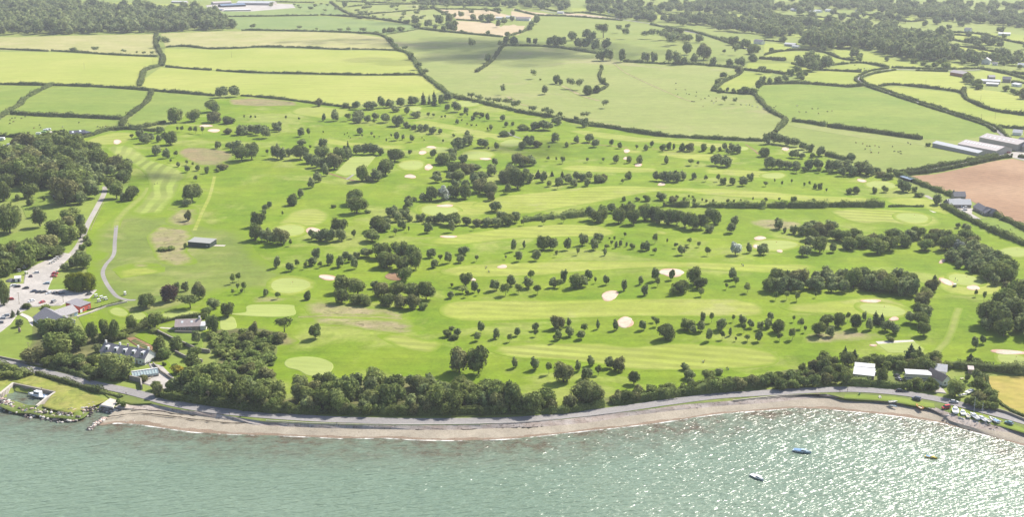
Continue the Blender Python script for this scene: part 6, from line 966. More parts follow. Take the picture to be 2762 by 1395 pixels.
rocks('beach_stones', 'scattered stones along the top of the beach', [('d3', '700 285,900 300,1200 318,1400 345,1680 385', 4, .3), ('b3', '0 560,800 590,1700 600,2500 590', 3, .3), ('a3', '1200 470,1700 480,2400 530', 7, .3)], 260, .15, .45, rk[:2] + rk[3:])
# ---------------------------------------------------------------- vehicles, boats, people, animals
def mesh_from(objname_fn): pass
def profile_mesh(name, secs, mats, closed_ends=True, mi=None):
    """loft of equal-count rings"""
    n = len(secs[0]); V = [p for s in secs for p in s]; F = []
    for j in range(len(secs) - 1):
        for i in range(n): F.append((j * n + i, j * n + (i + 1) % n, (j + 1) * n + (i + 1) % n, (j + 1) * n + i))
    if closed_ends: F.append(tuple(range(n))[::-1]); F.append(tuple((len(secs) - 1) * n + i for i in range(n)))
    me = np_mesh(name, V, F, mats, mi, smooth=False); return me
CP = {}
def cpaint(key, col): CP[key] = paint('car_paint_' + key, col, .28, .03, 1, spec=.6); return CP[key]
for k_, c_ in dict(white=(.74, .74, .74), black=(.02, .02, .022), red=(.48, .02, .02), silver=(.46, .48, .50), lightblue=(.32, .42, .50), navy=(.03, .045, .09), grey=(.22, .22, .23), purple=(.09, .05, .08), green=(.25, .42, .12), teal=(.12, .24, .26), orange=(.65, .28, .06), blue=(.12, .24, .45), yellow=(.65, .50, .06), cream=(.62, .56, .42)).items(): cpaint(k_, c_)
TY_ = paint('tyre_rubber', (.025, .025, .025), .9); RIMM = paint('wheel_rim', (.4, .4, .42), .35, metal=.6); LAMP = paint('head_lamp', (.7, .7, .68), .15); TAIL = paint('tail_lamp', (.4, .02, .02), .3)
def car_proto(h=1.45, L=4.3, van=False):
    r = bpy.data.objects.new('parked_car', None); COL.objects.link(r); w = .88
    xs = [(-L / 2, .42, .62), (-L / 2 + .12, .30, .86), (-1.2, .28, .93), (0, .28, .94), (1.1, .28, .90), (L / 2 - .25, .30, .74), (L / 2, .40, .60)]
    if van: xs = [(-L / 2, .42, 1.0), (-L / 2 + .1, .30, 1.05), (-1.2, .28, 1.08), (0, .28, 1.08), (1.1, .28, 1.05), (L / 2 - .2, .30, .95), (L / 2, .4, .7)]
    secs = []
    for i, (x, z0, z1) in enumerate(xs):
        ww = w * (.86 if i in (0, len(xs) - 1) else 1); secs.append([(x, -ww, z0 + .1), (x, -ww * .9, z0), (x, ww * .9, z0), (x, ww, z0 + .1), (x, ww, z1 - .12), (x, ww * .86, z1), (x, -ww * .86, z1), (x, -ww, z1 - .12)])
    link('body', profile_mesh('car_body', secs, [CP['white']]), r)
    b, t = (.86, h - .05); x0, x1, x2, x3 = (-1.9, -1.35, .35, 1.15) if not van else (-2.05, -1.95, .75, 1.35); b = .86 if not van else 1.02
    V = [(x0, -.80, b), (x3, -.80, b), (x3, .80, b), (x0, .80, b), (x1, -.62, t), (x2, -.62, t), (x2, .62, t), (x1, .62, t)]; link('windows', np_mesh('windows', V, [(0, 1, 5, 4), (1, 2, 6, 5), (2, 3, 7, 6), (3, 0, 4, 7), (4, 5, 6, 7)], [B['glass']]), r)
    V = [(x1 - .06, -.66, t - .02), (x2 + .06, -.66, t - .02), (x2 + .06, .66, t - .02), (x1 - .06, .66, t - .02), (x1, -.56, t + .06), (x2, -.56, t + .06), (x2, .56, t + .06), (x1, .56, t + .06)]; link('roof', np_mesh('car_roof', V, [(0, 1, 5, 4), (1, 2, 6, 5), (2, 3, 7, 6), (3, 0, 4, 7), (4, 5, 6, 7)], [CP['white']]), r)
    for sx in (-1.3, 1.35):
        for sy in (-1, 1):
            wv = [(.32 * math.cos(a), y, .32 * math.sin(a)) for y in (-.1, .1) for a in [i * math.tau / 14 for i in range(14)]]; me = WH.get('t') or np_mesh('wheel', wv, [(i, (i + 1) % 14, 14 + (i + 1) % 14, 14 + i) for i in range(14)] + [tuple(range(14))[::-1], tuple(range(14, 28))], [TY_]); WH['t'] = me
            o = link('wheel', me, r); o.location = (sx, sy * .80, .32)
            me = WH.get('r') or np_mesh('rim', [(.19 * math.cos(a), y, .19 * math.sin(a)) for y in (-.115, .115) for a in [i * math.tau / 10 for i in range(10)]], [tuple(range(10))[::-1], tuple(range(10, 20))], [RIMM]); WH['r'] = me; link('rim', me, o)
    for sy in (-1, 1): bpart('headlight', [(L / 2 - .12, L / 2 + .01, sy * .6 - .18, sy * .6 + .18, .52, .66)], LAMP, r); bpart('tail_light', [(-L / 2 - .01, -L / 2 + .1, sy * .66 - .12, sy * .66 + .12, .55, .75)], TAIL, r)
    return r
WH = {}
CARS = [('a2',360,215,200,'white','white car alone on the track beside the trees',0),('a2',307,250,120,'purple','dark purple car parked below the lone white car',0),('a2',548,222,10,'red','upper of two red cars beside the hedge',0),('a2',535,250,10,'red','lower of two red cars beside the hedge',0),('a2',465,322,185,'lightblue','light blue car side on in the car park entrance',0),
 ('a2',135,345,190,'white','white car partly behind a black one at the left',0),('a2',172,355,200,'black','black car in front of the left white car',0),('a2',256,370,205,'black','black car parked alone left of the car row',0),('a2',335,402,215,'navy','first dark car at the left end of the parked row',0),('a2',385,410,225,'black','second dark car in the parked row',0),('a2',432,410,225,'black','third dark car in the parked row',0),
 ('a2',487,420,225,'white','white car in the middle of the parked row',0),('a2',550,416,70,'navy','navy car right of the white one in the row',0),('a2',613,420,50,'navy','navy car at the right end of the parked row',0),('a2',882,430,230,'black','black car at the far right corner of the gravel',0),('a2',105,480,200,'red','red car under the big tree at the left edge',0),
 ('a2',312,498,235,'white','white car behind the clubhouse roof',0),('a2',420,510,235,'red','red car behind the clubhouse roof',0),('a2',535,505,80,'grey','grey van parked behind the clubhouse',1),('a2',62,640,190,'silver','silver car by the clubhouse lawn',0),('a2',25,670,190,'silver','silver car nearest the left edge below the lawn',0),('a2',2,712,190,'grey','dark grey car cut by the left edge of the view',0),
 ('a2',1450,1112,240,'black','black car beside the end of the dormered house',0),('d1',1990,818,190,'white','upper white car in the barn courtyard',0),('d1',1985,843,185,'silver','middle silver car in the barn courtyard',0),('d1',1972,868,160,'white','lower white car in the barn courtyard',0),
 ('d3',1345,212,355,'black','black car on the coast road by the bungalow hedge',0),('d3',1508,296,140,'navy','dark blue van on the grass beside the beach',1),('d3',1880,325,350,'silver','silver car beside the coast road above the boats',0),('d3',1800,382,200,'red','red pickup at the top of the slipway',1),('d3',2425,535,130,'teal','dark teal car at the right end of the boat row',0),
 ('d2',1312,1240,110,'black','black car in the garden left of the flat roofed chalet',0),('d2',1330,1275,110,'grey','dark grey car just below the black garden car',0),('d2',1092,1218,120,'silver','silver car at the corner of the white roofed bungalow',0),('d1',2420,270,20,'red','red tractor in the farmyard by the long sheds',1),('d1',2310,282,20,'navy','dark vehicle at the end of the long farm sheds',0)]
proto_c, proto_v = car_proto(), car_proto(1.85, 4.6, True)
def loc(t, x, y, off=.22): q = pt(t, x, y); return (q[0], q[1], hl(*q) + off)
firstc = {0: True, 1: True}
def recolour(root, key):
    for o in root.children:
        if o.name.split('.')[0] in ('body', 'roof', 'hull'):
            o.material_slots[0].link = 'OBJECT'; o.material_slots[0].material = CP[key]
def place(proto, first, t, x, y, rz, label, cat, group, off=.22, scale=None, z=None):
    l = loc(t, x, y, off) if z is None else (*pt(t, x, y, z), z)
    if first: proto.location = l; proto.rotation_euler = (0, 0, rz); r = proto; r['label'] = label; r['group'] = group or ''; 
    else: r = clone(proto, l, rz, label, group)
    if not group and 'group' in r: del r['group']
    if scale: r.scale = (scale,) * 3
    r['category'] = cat; return r
for i, (t, x, y, a, c, lab_, v) in enumerate(CARS):
    p_ = proto_v if v else proto_c; r = place(p_, False, t, x, y, R(a), lab_, 'van' if v and 'van' in lab_ else 'tractor' if 'tractor' in lab_ else 'pickup' if 'pickup' in lab_ else 'car', 'parked cars and vans'); recolour(r, c)
    r.name = 'parked_van' if v else 'parked_car'
for p_ in (proto_c, proto_v):
    for o in list(p_.children_recursive) + [p_]: bpy.data.objects.remove(o)
# golf buggies
def buggy():
    r = bpy.data.objects.new('golf_buggy', None); COL.objects.link(r)
    secs = [[(x, -w_, z0), (x, w_, z0), (x, w_, z1), (x, -w_, z1)] for x, w_, z0, z1 in ((-1.2, .5, .35, .85), (-.5, .6, .3, .9), (-.4, .6, .3, .45), (.35, .6, .3, .45), (.5, .58, .3, .9), (1.2, .45, .35, .7))]
    link('body', profile_mesh('buggy_body', secs, [CP['white']]), r); bpart('seat', [(-.55, .0, -.5, .5, .7, .85), (-.65, -.5, -.5, .5, .85, 1.25)], CP['cream'], r); bpart('canopy', [(-1.1, .8, -.65, .65, 1.85, 1.97)], CP['white'], r)
    bpart('canopy_frame', [(x - .03, x + .03, y - .03, y + .03, .7, 1.86) for x in (-1.0, .7) for y in (-.55, .55)], CP['black'], r)
    for sx in (-.8, .85):
        for sy in (-1, 1): o = link('wheel', WH['t'], r); o.location = (sx, sy * .55, .26); o.scale = (.8,) * 3
    return r
bg_ = buggy(); BUG = [('a2',955,452,30,'golf buggy parked alone on grass right of the black car'),('a2',985,500,30,'nearest golf buggy of the cluster by the path wall'),('a2',1010,468,30,'upper golf buggy in the parked cluster'),('a2',1050,480,30,'rightmost golf buggy in the parked cluster'),('a2',1243,428,90,'lone golf buggy on the bend of the cart path'),('d2',1885,348,200,'dark golf buggy beside the right hand green'),('a2',192,200,30,'white golf buggy on the track beside the trees'),('a2',238,168,30,'white golf buggy at the wood edge'),('a2',262,222,30,'lime green golf buggy beside the dark purple car'),
 ('a2',530,105,20,'lowest golf buggy lined up beside the drive'),('a2',550,90,20,'second golf buggy lined up beside the drive'),('a2',572,74,20,'third golf buggy lined up beside the drive'),('a2',592,58,20,'topmost golf buggy lined up beside the drive'),('a2',505,120,20,'golf buggy just below the drive line of buggies')]
for i, (t, x, y, a, lab_) in enumerate(BUG):
    r = place(bg_, i == 0, t, x, y, R(a), lab_, 'golf buggy', 'golf buggies on the course and car park')
    if 'lime' in lab_: recolour(r, 'green')
    if 'dark golf' in lab_: recolour(r, 'navy')
# caravans
def caravan():
    r = bpy.data.objects.new('caravan', None); COL.objects.link(r)
    secs = [[(x, -1.1, z0), (x, 1.1, z0), (x, 1.1, z1), (x, .8, z1 + .15), (x, -.8, z1 + .15), (x, -1.1, z1)] for x, z0, z1 in ((-2.6, .7, 1.9), (-2.4, .45, 2.3), (2.3, .45, 2.35), (2.7, .7, 1.7))]
    link('body', profile_mesh('caravan_body', secs, [CP['white']]), r); bpart('window', [(-1.8, -.6, -1.13, -1.08, 1.3, 1.9), (.3, 1.5, -1.13, -1.08, 1.3, 1.9), (-1.8, 1.5, 1.08, 1.13, 1.3, 1.9)], B['glass'], r); bpart('door', [(-.4, .2, -1.14, -1.09, .6, 2.1)], CP['silver'], r)
    for sy in (-1, 1): o = link('wheel', WH['t'], r); o.location = (0, sy * .95, .32)
    return r
cv = caravan()
for i, (t, x, y, a, c, lab_) in enumerate([('a1',-5,248,30,'white','caravan nearest the left edge of the caravan row'),('a1',28,232,30,'white','second caravan from the left in the row'),('a1',60,216,30,'white','third caravan from the left in the row'),('a1',95,198,30,'silver','silver caravan in the middle of the row'),('a1',130,178,30,'orange','orange caravan in the row behind the wood'),('a1',165,158,30,'white','white caravan right of the orange one'),('a1',200,145,20,'silver','second caravan right of the orange one'),('a1',232,136,80,'white','last caravan at the right end of the row'),
    ('a1',14,145,0,'white','big white caravan above the row at the left edge'),('a1',382,88,10,'white','white caravan in the yard left of the black barn'),('a1',432,72,10,'green','green covered caravan in the yard beside the black barn'),('a1',482,45,0,'silver','silver grey caravan at the top of the barn yard'),('a1',455,52,10,'white','small white caravan above the green covered one'),('a1',610,72,60,'grey','grey trailer beside the left end of the black barn')]):
    r = place(cv, i == 0, t, x, y, R(a), lab_, 'caravan', 'caravans by the top left wood', scale=1.35 if 'big' in lab_ else None); recolour(r, c)
# boats
BM = dict(white=CP['white'], blue=CP['blue'], yellow=CP['yellow'], orange=CP['orange'], lb=CP['lightblue'], red=CP['red'])
def boat(label, t, x, y, a, L, hull, deck='white', cabin=1, mast=0, z=None, off=.25, open_=False, name='boat', grp='boats', roof=None, tilt=0):
    l = (*pt(t, x, y, z), z - .1) if z is not None else loc(t, x, y, off); r = empty(name, l, R(a)); tag(r, label, 'boat', grp); L *= 1.25; W = L * (.185 if not cabin == 2 else .16); Hh = L * .105
    r.rotation_euler[0] = tilt; secs, dk = [], []; nS = 11
    for i in range(nS):
        f = i / (nS - 1); w_ = W * (math.sin(math.pi * min(1, (f * .78 + .30)) ** 1.0) if f > .5 else .86 + .14 * math.sin(math.pi * f)); w_ = max(w_, .02); sh_ = Hh * (1 + .35 * f * f); xx = -L / 2 + L * f
        kz = 0 if f < .85 else (f - .85) * 2.2 * Hh; secs.append([(xx, -w_, sh_), (xx, -w_ * .82, sh_ * .35 + kz * .5), (xx, 0, kz - .02), (xx, w_ * .82, sh_ * .35 + kz * .5), (xx, w_, sh_)])
    n = 5; V = [p for s in secs for p in s]; F = [(j * n + i, (j + 1) * n + i, (j + 1) * n + i + 1, j * n + i + 1) for j in range(nS - 1) for i in range(n - 1)] + [tuple(range(n))]
    link('hull', np_mesh('hull', V, F, [BM[hull]], smooth=False), r)
    dz = .12 if not open_ else Hh * .5; V = []; 
    for s in secs: w_ = s[4][1] * .96; V += [(s[0][0], -w_, s[0][2] - dz), (s[0][0], w_, s[0][2] - dz)]
    link('deck', np_mesh('deck', V, [(2 * j, 2 * j + 2, 2 * j + 3, 2 * j + 1) for j in range(nS - 1)], [BM[deck] if not open_ else CP['cream']]), r)
    rim = []
    for j in range(nS - 1):
        for sy in (-1, 1): p, q = secs[j][0 if sy < 0 else 4], secs[j + 1][0 if sy < 0 else 4]; rim.append((p[0], q[0] + .01, min(p[1], q[1]) - .05, max(p[1], q[1]) + .05, p[2] - .06, q[2] + .05))
    bpart('gunwale', rim, BM[hull] if hull != 'white' else CP['white'], r)
    if cabin:
        x0, x1 = (-L * .05, L * .27) if cabin == 1 else (-L * .18, L * .16); hh = L * .085 if cabin == 1 else L * .17; zb = Hh * 1.02; cb = link('cabin', profile_mesh('cabin', [[(xx, -w_ * W, zb - .1), (xx, w_ * W, zb - .1), (xx, w_ * W * .85, zb + h_), (xx, -w_ * W * .85, zb + h_)] for xx, w_, h_ in ((x0, .72, hh), (x1 * .75, .66, hh), (x1, .45, hh * .4))], [BM[deck]]), r)
        bpart('window', [(x0 + L * .03, x1 * .72, s_ * W * .66 - .06, s_ * W * .66 + .06, zb + hh * .4, zb + hh * .75) for s_ in (-1, 1)] + [(x1 * .80, x1 * .88, -W * .4, W * .4, zb + hh * .35, zb + hh * .85)], B['glass'], cb)
        if cabin == 2:
            bpart('foredeck', [(L * .12, L * .36, -W * .45, W * .45, zb, zb + L * .035)], BM[deck], r); bpart('cockpit', [(-L * .46, -L * .19, -W * .62, W * .62, Hh * .8, Hh * .9)], CP['grey'], r); bpart('seat', [(-L * .30, -L * .26, -W * .5, -W * .15, Hh * .9, Hh * 1.2), (-L * .42, -L * .38, W * .1, W * .5, Hh * .9, Hh * 1.2)], CP['blue'], r)
    else: bpart('thwart', [(xx, xx + .22, -W * .8, W * .8, Hh * .62, Hh * .70) for xx in (-L * .25, 0, L * .2)], B['wood'], r)
    if roof: bpart('cover', [(-L * .42, -L * .04, -W * .72, W * .72, Hh * 1.0, Hh * 1.25)], BM[roof], r)
    else: bpart('cockpit_floor', [(-L * .40, -L * .12, -W * .45, W * .45, Hh * 1.0 - .1, Hh * 1.0 - .02)], CP['grey'] if mast else CP['cream'], r) if cabin == 1 else None
    if mast:
        def pole(x_, z0, z1, ra): return [(ra * math.cos(q) + x_, ra * math.sin(q), zz) for zz in (z0, z1) for q in [i * math.tau / 6 for i in range(6)]]
        V = pole(L * .08, Hh, Hh + mast, .09); link('mast', np_mesh('mast', V, [(i, (i + 1) % 6, 6 + (i + 1) % 6, 6 + i) for i in range(6)] + [tuple(range(6, 12))], [CP['silver']]), r)
        bpart('boom', [(-L * .36, L * .08, -.05, .05, Hh * 1.0 + .9, Hh + 1.0)], CP['silver'], r); bpart('spreader', [(L * .08 - .03, L * .08 + .03, -.8, .8, Hh + mast * .55, Hh + mast * .55 + .05)], CP['silver'], r)
    return r
boat('white cabin cruiser moored in the walled dock', 'a3', 375, 262, 158, 9.6, 'white', cabin=2, z=0., name='cabin_cruiser')
boat('blue and white covered cabin boat moored in the bay', 'd3', 372, 812, -25, 6.6, 'lb', deck='lb', cabin=1, z=0., name='moored_boat', roof='blue')
boat('small yellow boat with a blue cover moored at the right', 'd3', 1655, 868, -30, 4.4, 'yellow', deck='yellow', cabin=1, z=0., name='moored_boat', roof='blue')
boat('white motor boat with an outboard moored left of the blue boat', 'c3', 2440, 1070, -55, 6.0, 'white', cabin=1, z=0., name='motor_boat')
SHB = 'boats drawn up beside the beach'
for lab_, x, y, a, L, h_, cb, ms, op in [('largest white boat at the left end of the boat row', 1893, 408, 75, 6.6, 'white', 1, 0, 0), ('second white boat from the left of the row', 1967, 430, 78, 5.2, 'white', 1, 0, 0), ('small orange white dinghy between the bigger boats', 2017, 460, 80, 4.0, 'white', 0, 0, 1),
    ('white sailing boat with the taller mast', 2080, 468, 100, 6.2, 'white', 1, 9, 0), ('white sailing boat with the shorter mast', 2160, 490, 100, 5.2, 'white', 1, 7.5, 0), ('narrow red trimmed dinghy right of the sailing boats', 2212, 505, 100, 3.9, 'white', 0, 0, 1), ('blue hulled open boat at the right end of the row', 2275, 505, 110, 5.6, 'white', 0, 0, 1)]:
    boat(lab_, 'd3', x, y, a, L, h_, cabin=cb, mast=ms, open_=bool(op), off=.35, grp=SHB, roof='blue' if 'blue' in lab_ else None)
boat('orange and cream rowing boat pulled onto the beach', 'd3', 1533, 362, 105, 4.6, 'orange', cabin=0, open_=True, grp=SHB, z=2.1, name='rowing_boat')
boat('white dinghy on the verge above the light blue one', 'd3', 1277, 314, 10, 3.6, 'white', cabin=0, open_=True, grp=SHB, z=2.5, name='dinghy')
boat('light blue dinghy lying on the beach', 'd3', 1280, 356, -40, 3.0, 'lb', cabin=0, open_=True, grp=SHB, z=1.6, name='dinghy')
boat('small white dinghy right of the orange rowing boat', 'd3', 1625, 368, 120, 3.0, 'white', cabin=0, open_=True, grp=SHB, z=2.1, name='dinghy')
boat('tiny white dinghy on the grass beside the coast road', 'd3', 1145, 268, 80, 2.4, 'white', cabin=0, open_=True, grp=SHB, off=.15, name='dinghy')
boat('white boat on a trailer at the cottage garden corner', 'd3', 2040, 222, 40, 5.4, 'white', cabin=1, grp=SHB, off=.4); boat('smaller white boat below the trailer boat by the hedge', 'd3', 1970, 258, 20, 4., 'white', cabin=1, grp=SHB, off=.4)
# people: one continuous skinned body each
def skin_body(name, verts, edges, radii, mats, matf, sub=1):
    me = bpy.data.meshes.new(name); me.from_pydata(verts, edges, []); o = bpy.data.objects.new(name, me); COL.objects.link(o); bpy.context.view_layer.update()
    o.modifiers.new('s', 'SKIN'); sl = me.skin_vertices[0] if len(me.skin_vertices) else None
    if sl is None:
        bm = bmesh.new(); bm.from_mesh(me); bm.verts.layers.skin.verify(); bm.to_mesh(me); bm.free(); sl = me.skin_vertices[0]
    for i, r_ in enumerate(radii): sl.data[i].radius = (r_, r_) if not isinstance(r_, tuple) else r_
    sl.data[0].use_root = True; s = o.modifiers.new('u', 'SUBSURF'); s.levels = sub; s.render_levels = sub
    dg = bpy.context.evaluated_depsgraph_get(); nm = bpy.data.meshes.new_from_object(o.evaluated_get(dg)); bpy.data.objects.remove(o); nm.materials.clear(); nm.name = name
    for m_ in mats: nm.materials.append(m_)
    for p in nm.polygons: p.material_index = matf(p.center); p.use_smooth = True
    return nm
SKIN = paint('skin', (.50, .32, .24), .6); HAIR = paint('hair', (.06, .04, .03), .8); CL = {k_: paint('cloth_' + k_, c_, .9) for k_, c_ in dict(white=(.7, .7, .7), dark=(.03, .03, .04), grey=(.2, .2, .22), red=(.35, .05, .05), blue=(.08, .12, .25), khaki=(.35, .3, .2)).items()}
def person_mesh(key, top, bot, swing):
    v = [(0, 0, .95), (0, 0, 1.18), (0, 0, 1.42), (0, .0, 1.53), (0.02, 0, 1.64), (.01, 0, 1.74), (0, .10, .90), (.02 + swing * .10, .11, .50), (swing * .05 - .02, .11, .08), (swing * .05 + .14, .12, .04),
         (0, -.10, .90), (.03 - swing * .05, -.11, .50), (-swing * .26, -.11, .10), (-swing * .26 + .15, -.12, .05), (0, .19, 1.42), (-.03, .24, 1.14), (.08 + swing * .1, .22, .92), (.10 + swing * .1, .21, .84), (0, -.19, 1.42), (-.02, -.24, 1.14), (.12 - swing * .05, -.23, .93), (.15, -.22, .85)]
    e = [(0, 1), (1, 2), (2, 3), (3, 4), (4, 5), (0, 6), (6, 7), (7, 8), (8, 9), (0, 10), (10, 11), (11, 12), (12, 13), (2, 14), (14, 15), (15, 16), (16, 17), (2, 18), (18, 19), (19, 20), (20, 21)]
    rd = [(.13, .15), (.12, .14), (.12, .17), .055, .095, .07, .085, .06, .04, .045, .085, .06, .04, .045, .055, .042, .032, .035, .055, .042, .032, .035]
    def mf(c): return 2 if c.z > 1.5 else (2 if (abs(c.y) > .17 and c.z < .96 and c.z > .7) else (0 if c.z > .93 else (1 if c.z > .10 else 3)))
    return skin_body('person_' + key, v, e, rd, [CL[top], CL[bot], SKIN, CL['dark']], mf)
PM = {}
def person(t, x, y, a, top, bot, label, off=.15, swing=1.):
    k_ = top + bot
    if k_ not in PM: PM[k_] = person_mesh(k_, top, bot, swing)
    o = link('person', PM[k_]); o.location = loc(t, x, y, off); o.rotation_euler = (0, 0, R(a)); tag(o, label, 'person', 'people out on the course and shore')
    if 'hr' not in PM: bv, bf = ICO2; PM['hr'] = np_mesh('hair', [(p[0] * .105, p[1] * .10, p[2] * .10) for p in bv if True], [tuple(f) for f in bf if bv[f][:, 2].mean() > .05], [HAIR], smooth=True)
    h = link('hair', PM['hr'], o); h.location = (.005, 0, 1.70); return o
for a_ in [('b2',2275,165,30,'dark','khaki','golfer in a dark top at the left of the walking group'),('b2',2293,160,60,'white','dark','golfer in a white top upper right of the group'),('b2',2305,195,30,'white','khaki','golfer in white in the middle of the walking group'),('b2',2322,212,200,'grey','dark','golfer in grey lowest in the walking group'),
    ('c2',2283,140,30,'dark','grey','golfer in dark clothes right of the group of bunkers'),('c2',2292,142,90,'white','dark','golfer in a white top beside the one in dark clothes'),('c2',1890,1105,30,'white','khaki','golfer in white walking on the lowest fairway'),('c2',1915,1100,200,'red','khaki','golfer in a red top on the lowest fairway'),
    ('c2',2143,1172,30,'dark','dark','golfer in black near the right end of the lowest fairway'),('c2',2130,1176,90,'blue','grey','golfer in blue beside the golfer in black'),('d2',1893,282,120,'dark','khaki','golfer standing at the left side of the right hand green'),('d2',1912,300,60,'white','white','golfer in white putting on the right hand green'),
    ('a1',1537,588,90,'dark','dark','left golfer of two on the striped left fairway'),('a1',1561,580,90,'dark','grey','right golfer of two on the striped left fairway'),('d3',748,218,160,'red','dark','left walker on the coast road above the steps'),('d3',823,214,160,'red','khaki','right walker on the coast road above the steps'),
    ('a3',1253,245,160,'dark','dark','walker in black on the coast road by the slipway'),('a3',2278,448,160,'dark','grey','walker in the road shade below the wood'),('b3',805,548,30,'dark','blue','person at the top of the beach beside the wrack line'),('a2',832,600,30,'blue','dark','person outside the red clubhouse annexe')]: person(*a_)
# golf trolleys beside golfers
tr = empty('golf_trolley', (0, 0, 0)); bpart('bag', [(-.15, .15, -.14, .14, .25, 1.15)], CL['blue'], tr); bpart('handle', [(.12, .5, -.02, .02, .95, 1.0)], CP['black'], tr)
for sy in (-1, 1): o = link('wheel', WH['t'], tr); o.location = (-.1, sy * .28, .16); o.scale = (.5, .4, .5)
for i, (t, x, y, lab_) in enumerate([('b2', 2285, 170, 'golf trolley with the upper golfers of the walking group'), ('b2', 2312, 205, 'golf trolley with the lower golfers of the walking group'), ('c2', 2300, 146, 'golf trolley beside the pair right of the wide bunker'), ('c2', 1902, 1106, 'golf trolley between the white and red topped golfers'), ('c2', 2150, 1178, 'golf trolley beside the golfer in black')]):
    place(tr, i == 0, t, x, y, .5, lab_, 'golf trolley', 'golf trolleys')
# cattle
CW = {k_: paint('cattle_' + k_, c_, .9, .15) for k_, c_ in dict(black=(.02, .018, .016), brown=(.16, .07, .03), white=(.55, .5, .45)).items()}
def cow_mesh(key, down):
    hz_ = .35 if down else 1.45
    v = [(0, 0, 1.05), (.6, 0, 1.08), (-.75, 0, 1.12), (1.0, 0, 1.2 if not down else .95), (1.25, 0, hz_ + .05), (1.52, 0, hz_ - .15), (.55, .22, .75), (.55, .22, .4), (.55, .22, .05), (.55, -.22, .75), (.6, -.22, .4), (.62, -.22, .05), (-.72, .22, .8), (-.88, .22, .45), (-.80, .22, .05), (-.72, -.22, .8), (-.84, -.22, .45), (-.74, -.22, .05), (-1.0, 0, 1.1), (-1.08, 0, .6)]
    e = [(0, 1), (0, 2), (1, 3), (3, 4), (4, 5), (1, 6), (6, 7), (7, 8), (1, 9), (9, 10), (10, 11), (2, 12), (12, 13), (13, 14), (2, 15), (15, 16), (16, 17), (2, 18), (18, 19)]
    rd = [.40, .38, .36, .2, .15, .09, .13, .07, .05, .13, .07, .05, .15, .08, .05, .15, .08, .05, .05, .03]
    return skin_body('cow_' + key, v, e, rd, [CW[key]], lambda c: 0)
CM = {}
COWS = dict(
 a0='100 1197 k,120 1180 k,150 1177 k,215 1180 k,252 1164 k,100 1232 k,133 1214 n,785 1222 k,395 1247 k,405 1272 k,340 1277 n,970 1264 k,995 1270 k,1020 1267 k,1050 1260 n,1040 1270 w,625 1265 w',
 c0='1630 833 k,1630 890 k,1650 942 k,1735 934 k,1760 942 n,1725 897 n,1835 920 k,1828 959 k,1920 982 k,1880 990 n,1955 957 k,1985 1007 k,2030 977 n,2030 1012 k,1810 1014 k,1790 1012 k,1900 1062 n,2360 1047 k,2005 1027 w,2275 1046 k,2390 1058 w,2440 1068 w,2330 1047 w,2500 1085 w',
 d0='113 1060 k,95 1073 k,325 1055 w,347 1117 n,413 1118 k,472 1085 k,530 1083 k,535 1133 n,625 1113 k,670 1107 n,895 650 k,930 682 k,990 685 k,1000 683 w,1030 688 w,1065 690 n',
 d1='908 172 n,975 182 n,1015 205 n,1045 207 k,1097 203 n,1137 217 k,1000 235 k,1052 243 w,1060 270 n,1133 272 n,1270 211 k,1290 258 k,1328 265 k,1350 260 k,1355 283 k,1425 175 k,1450 188 k')
WHERE = dict(a0='grazing in the small pasture at the far left', c0='grazing on the long sloping pasture', d0='grazing in the right hand pastures', d1='grazing in the pasture left of the farm sheds')
CL_ = []
for t, s_ in COWS.items():
    for e_ in s_.split(','):
        x, y, c = e_.split(); key = dict(k='black', n='brown', w='white')[c]; dn = rng.random() < .7; kk = (key, dn)
        if kk not in CM: CM[kk] = cow_mesh(key, dn)
        o = link('cow', CM[kk]); o.location = loc(t, float(x), float(y), .15); o.rotation_euler = (0, 0, rng.uniform(0, 6.28)); CL_.append((o, key, WHERE[t], dn))
for (o, key, wh_, dn), lab_ in zip(CL_, labels_for([tuple(c_[0].location) for c_ in CL_], [f'{c_[1]} {"grazing" if c_[3] else "standing"} cow' for c_ in CL_])): tag(o, lab_, 'cow', 'cattle ' + wh_)
# poles, posts and small things
PT = [('a0',838,682,62,'far wooden pole in the middle of the left meadow'),('a0',2300,573,60,'far wooden pole in the upper lime meadow'),('a0',1520,630,50,'far pole beside the wide hedge junction'),('a2',192,522,122,'tall pole at the car park corner'),('a2',630,508,70,'lamp pole behind the clubhouse'),('a2',283,962,65,'pole on the corner lawn'),('a3',2072,322,115,'pole in front of the dark wood above the road'),
 ('b3',1575,395,85,'pole against the middle of the coastal wood'),('b3',484,330,80,'pole against the left part of the coastal wood'),('c3',112,395,105,'pole at the join of the coastal wood and hedge'),('c3',2105,218,85,'pole in the hedge above the coast road'),('d0',2145,1000,55,'far pole in the right hand green field'),('d0',2288,1185,70,'far pole beside the lane on the right'),('d0',1600,840,50,'far pole in the bright lime field'),('d0',2150,1190,60,'far pole in the long hedged field'),('a3',413,200,40,'light pole above the dock wall')]
p0 = None
for t, x, y, h, lab_ in PT:
    s = ppm(t, x, y); hm = h / Z / s / math.cos(dep(t, x, y)); r = empty('utility_pole', loc(t, x, y, 0)); tag(r, lab_, 'pole', 'wooden poles')
    n = 8; V = [(ra * math.cos(i * math.tau / n), ra * math.sin(i * math.tau / n), z) for z, ra in ((-.3, .17), (hm, .11)) for i in range(n)]
    link('post', np_mesh('post', V, [(i, (i + 1) % n, n + (i + 1) % n, n + i) for i in range(n)] + [tuple(range(n, 2 * n))], [B['wood']]), r); bpart('cross_arm', [(-.8, .8, -.06, .06, hm - .6, hm - .45)], B['wood'], r)
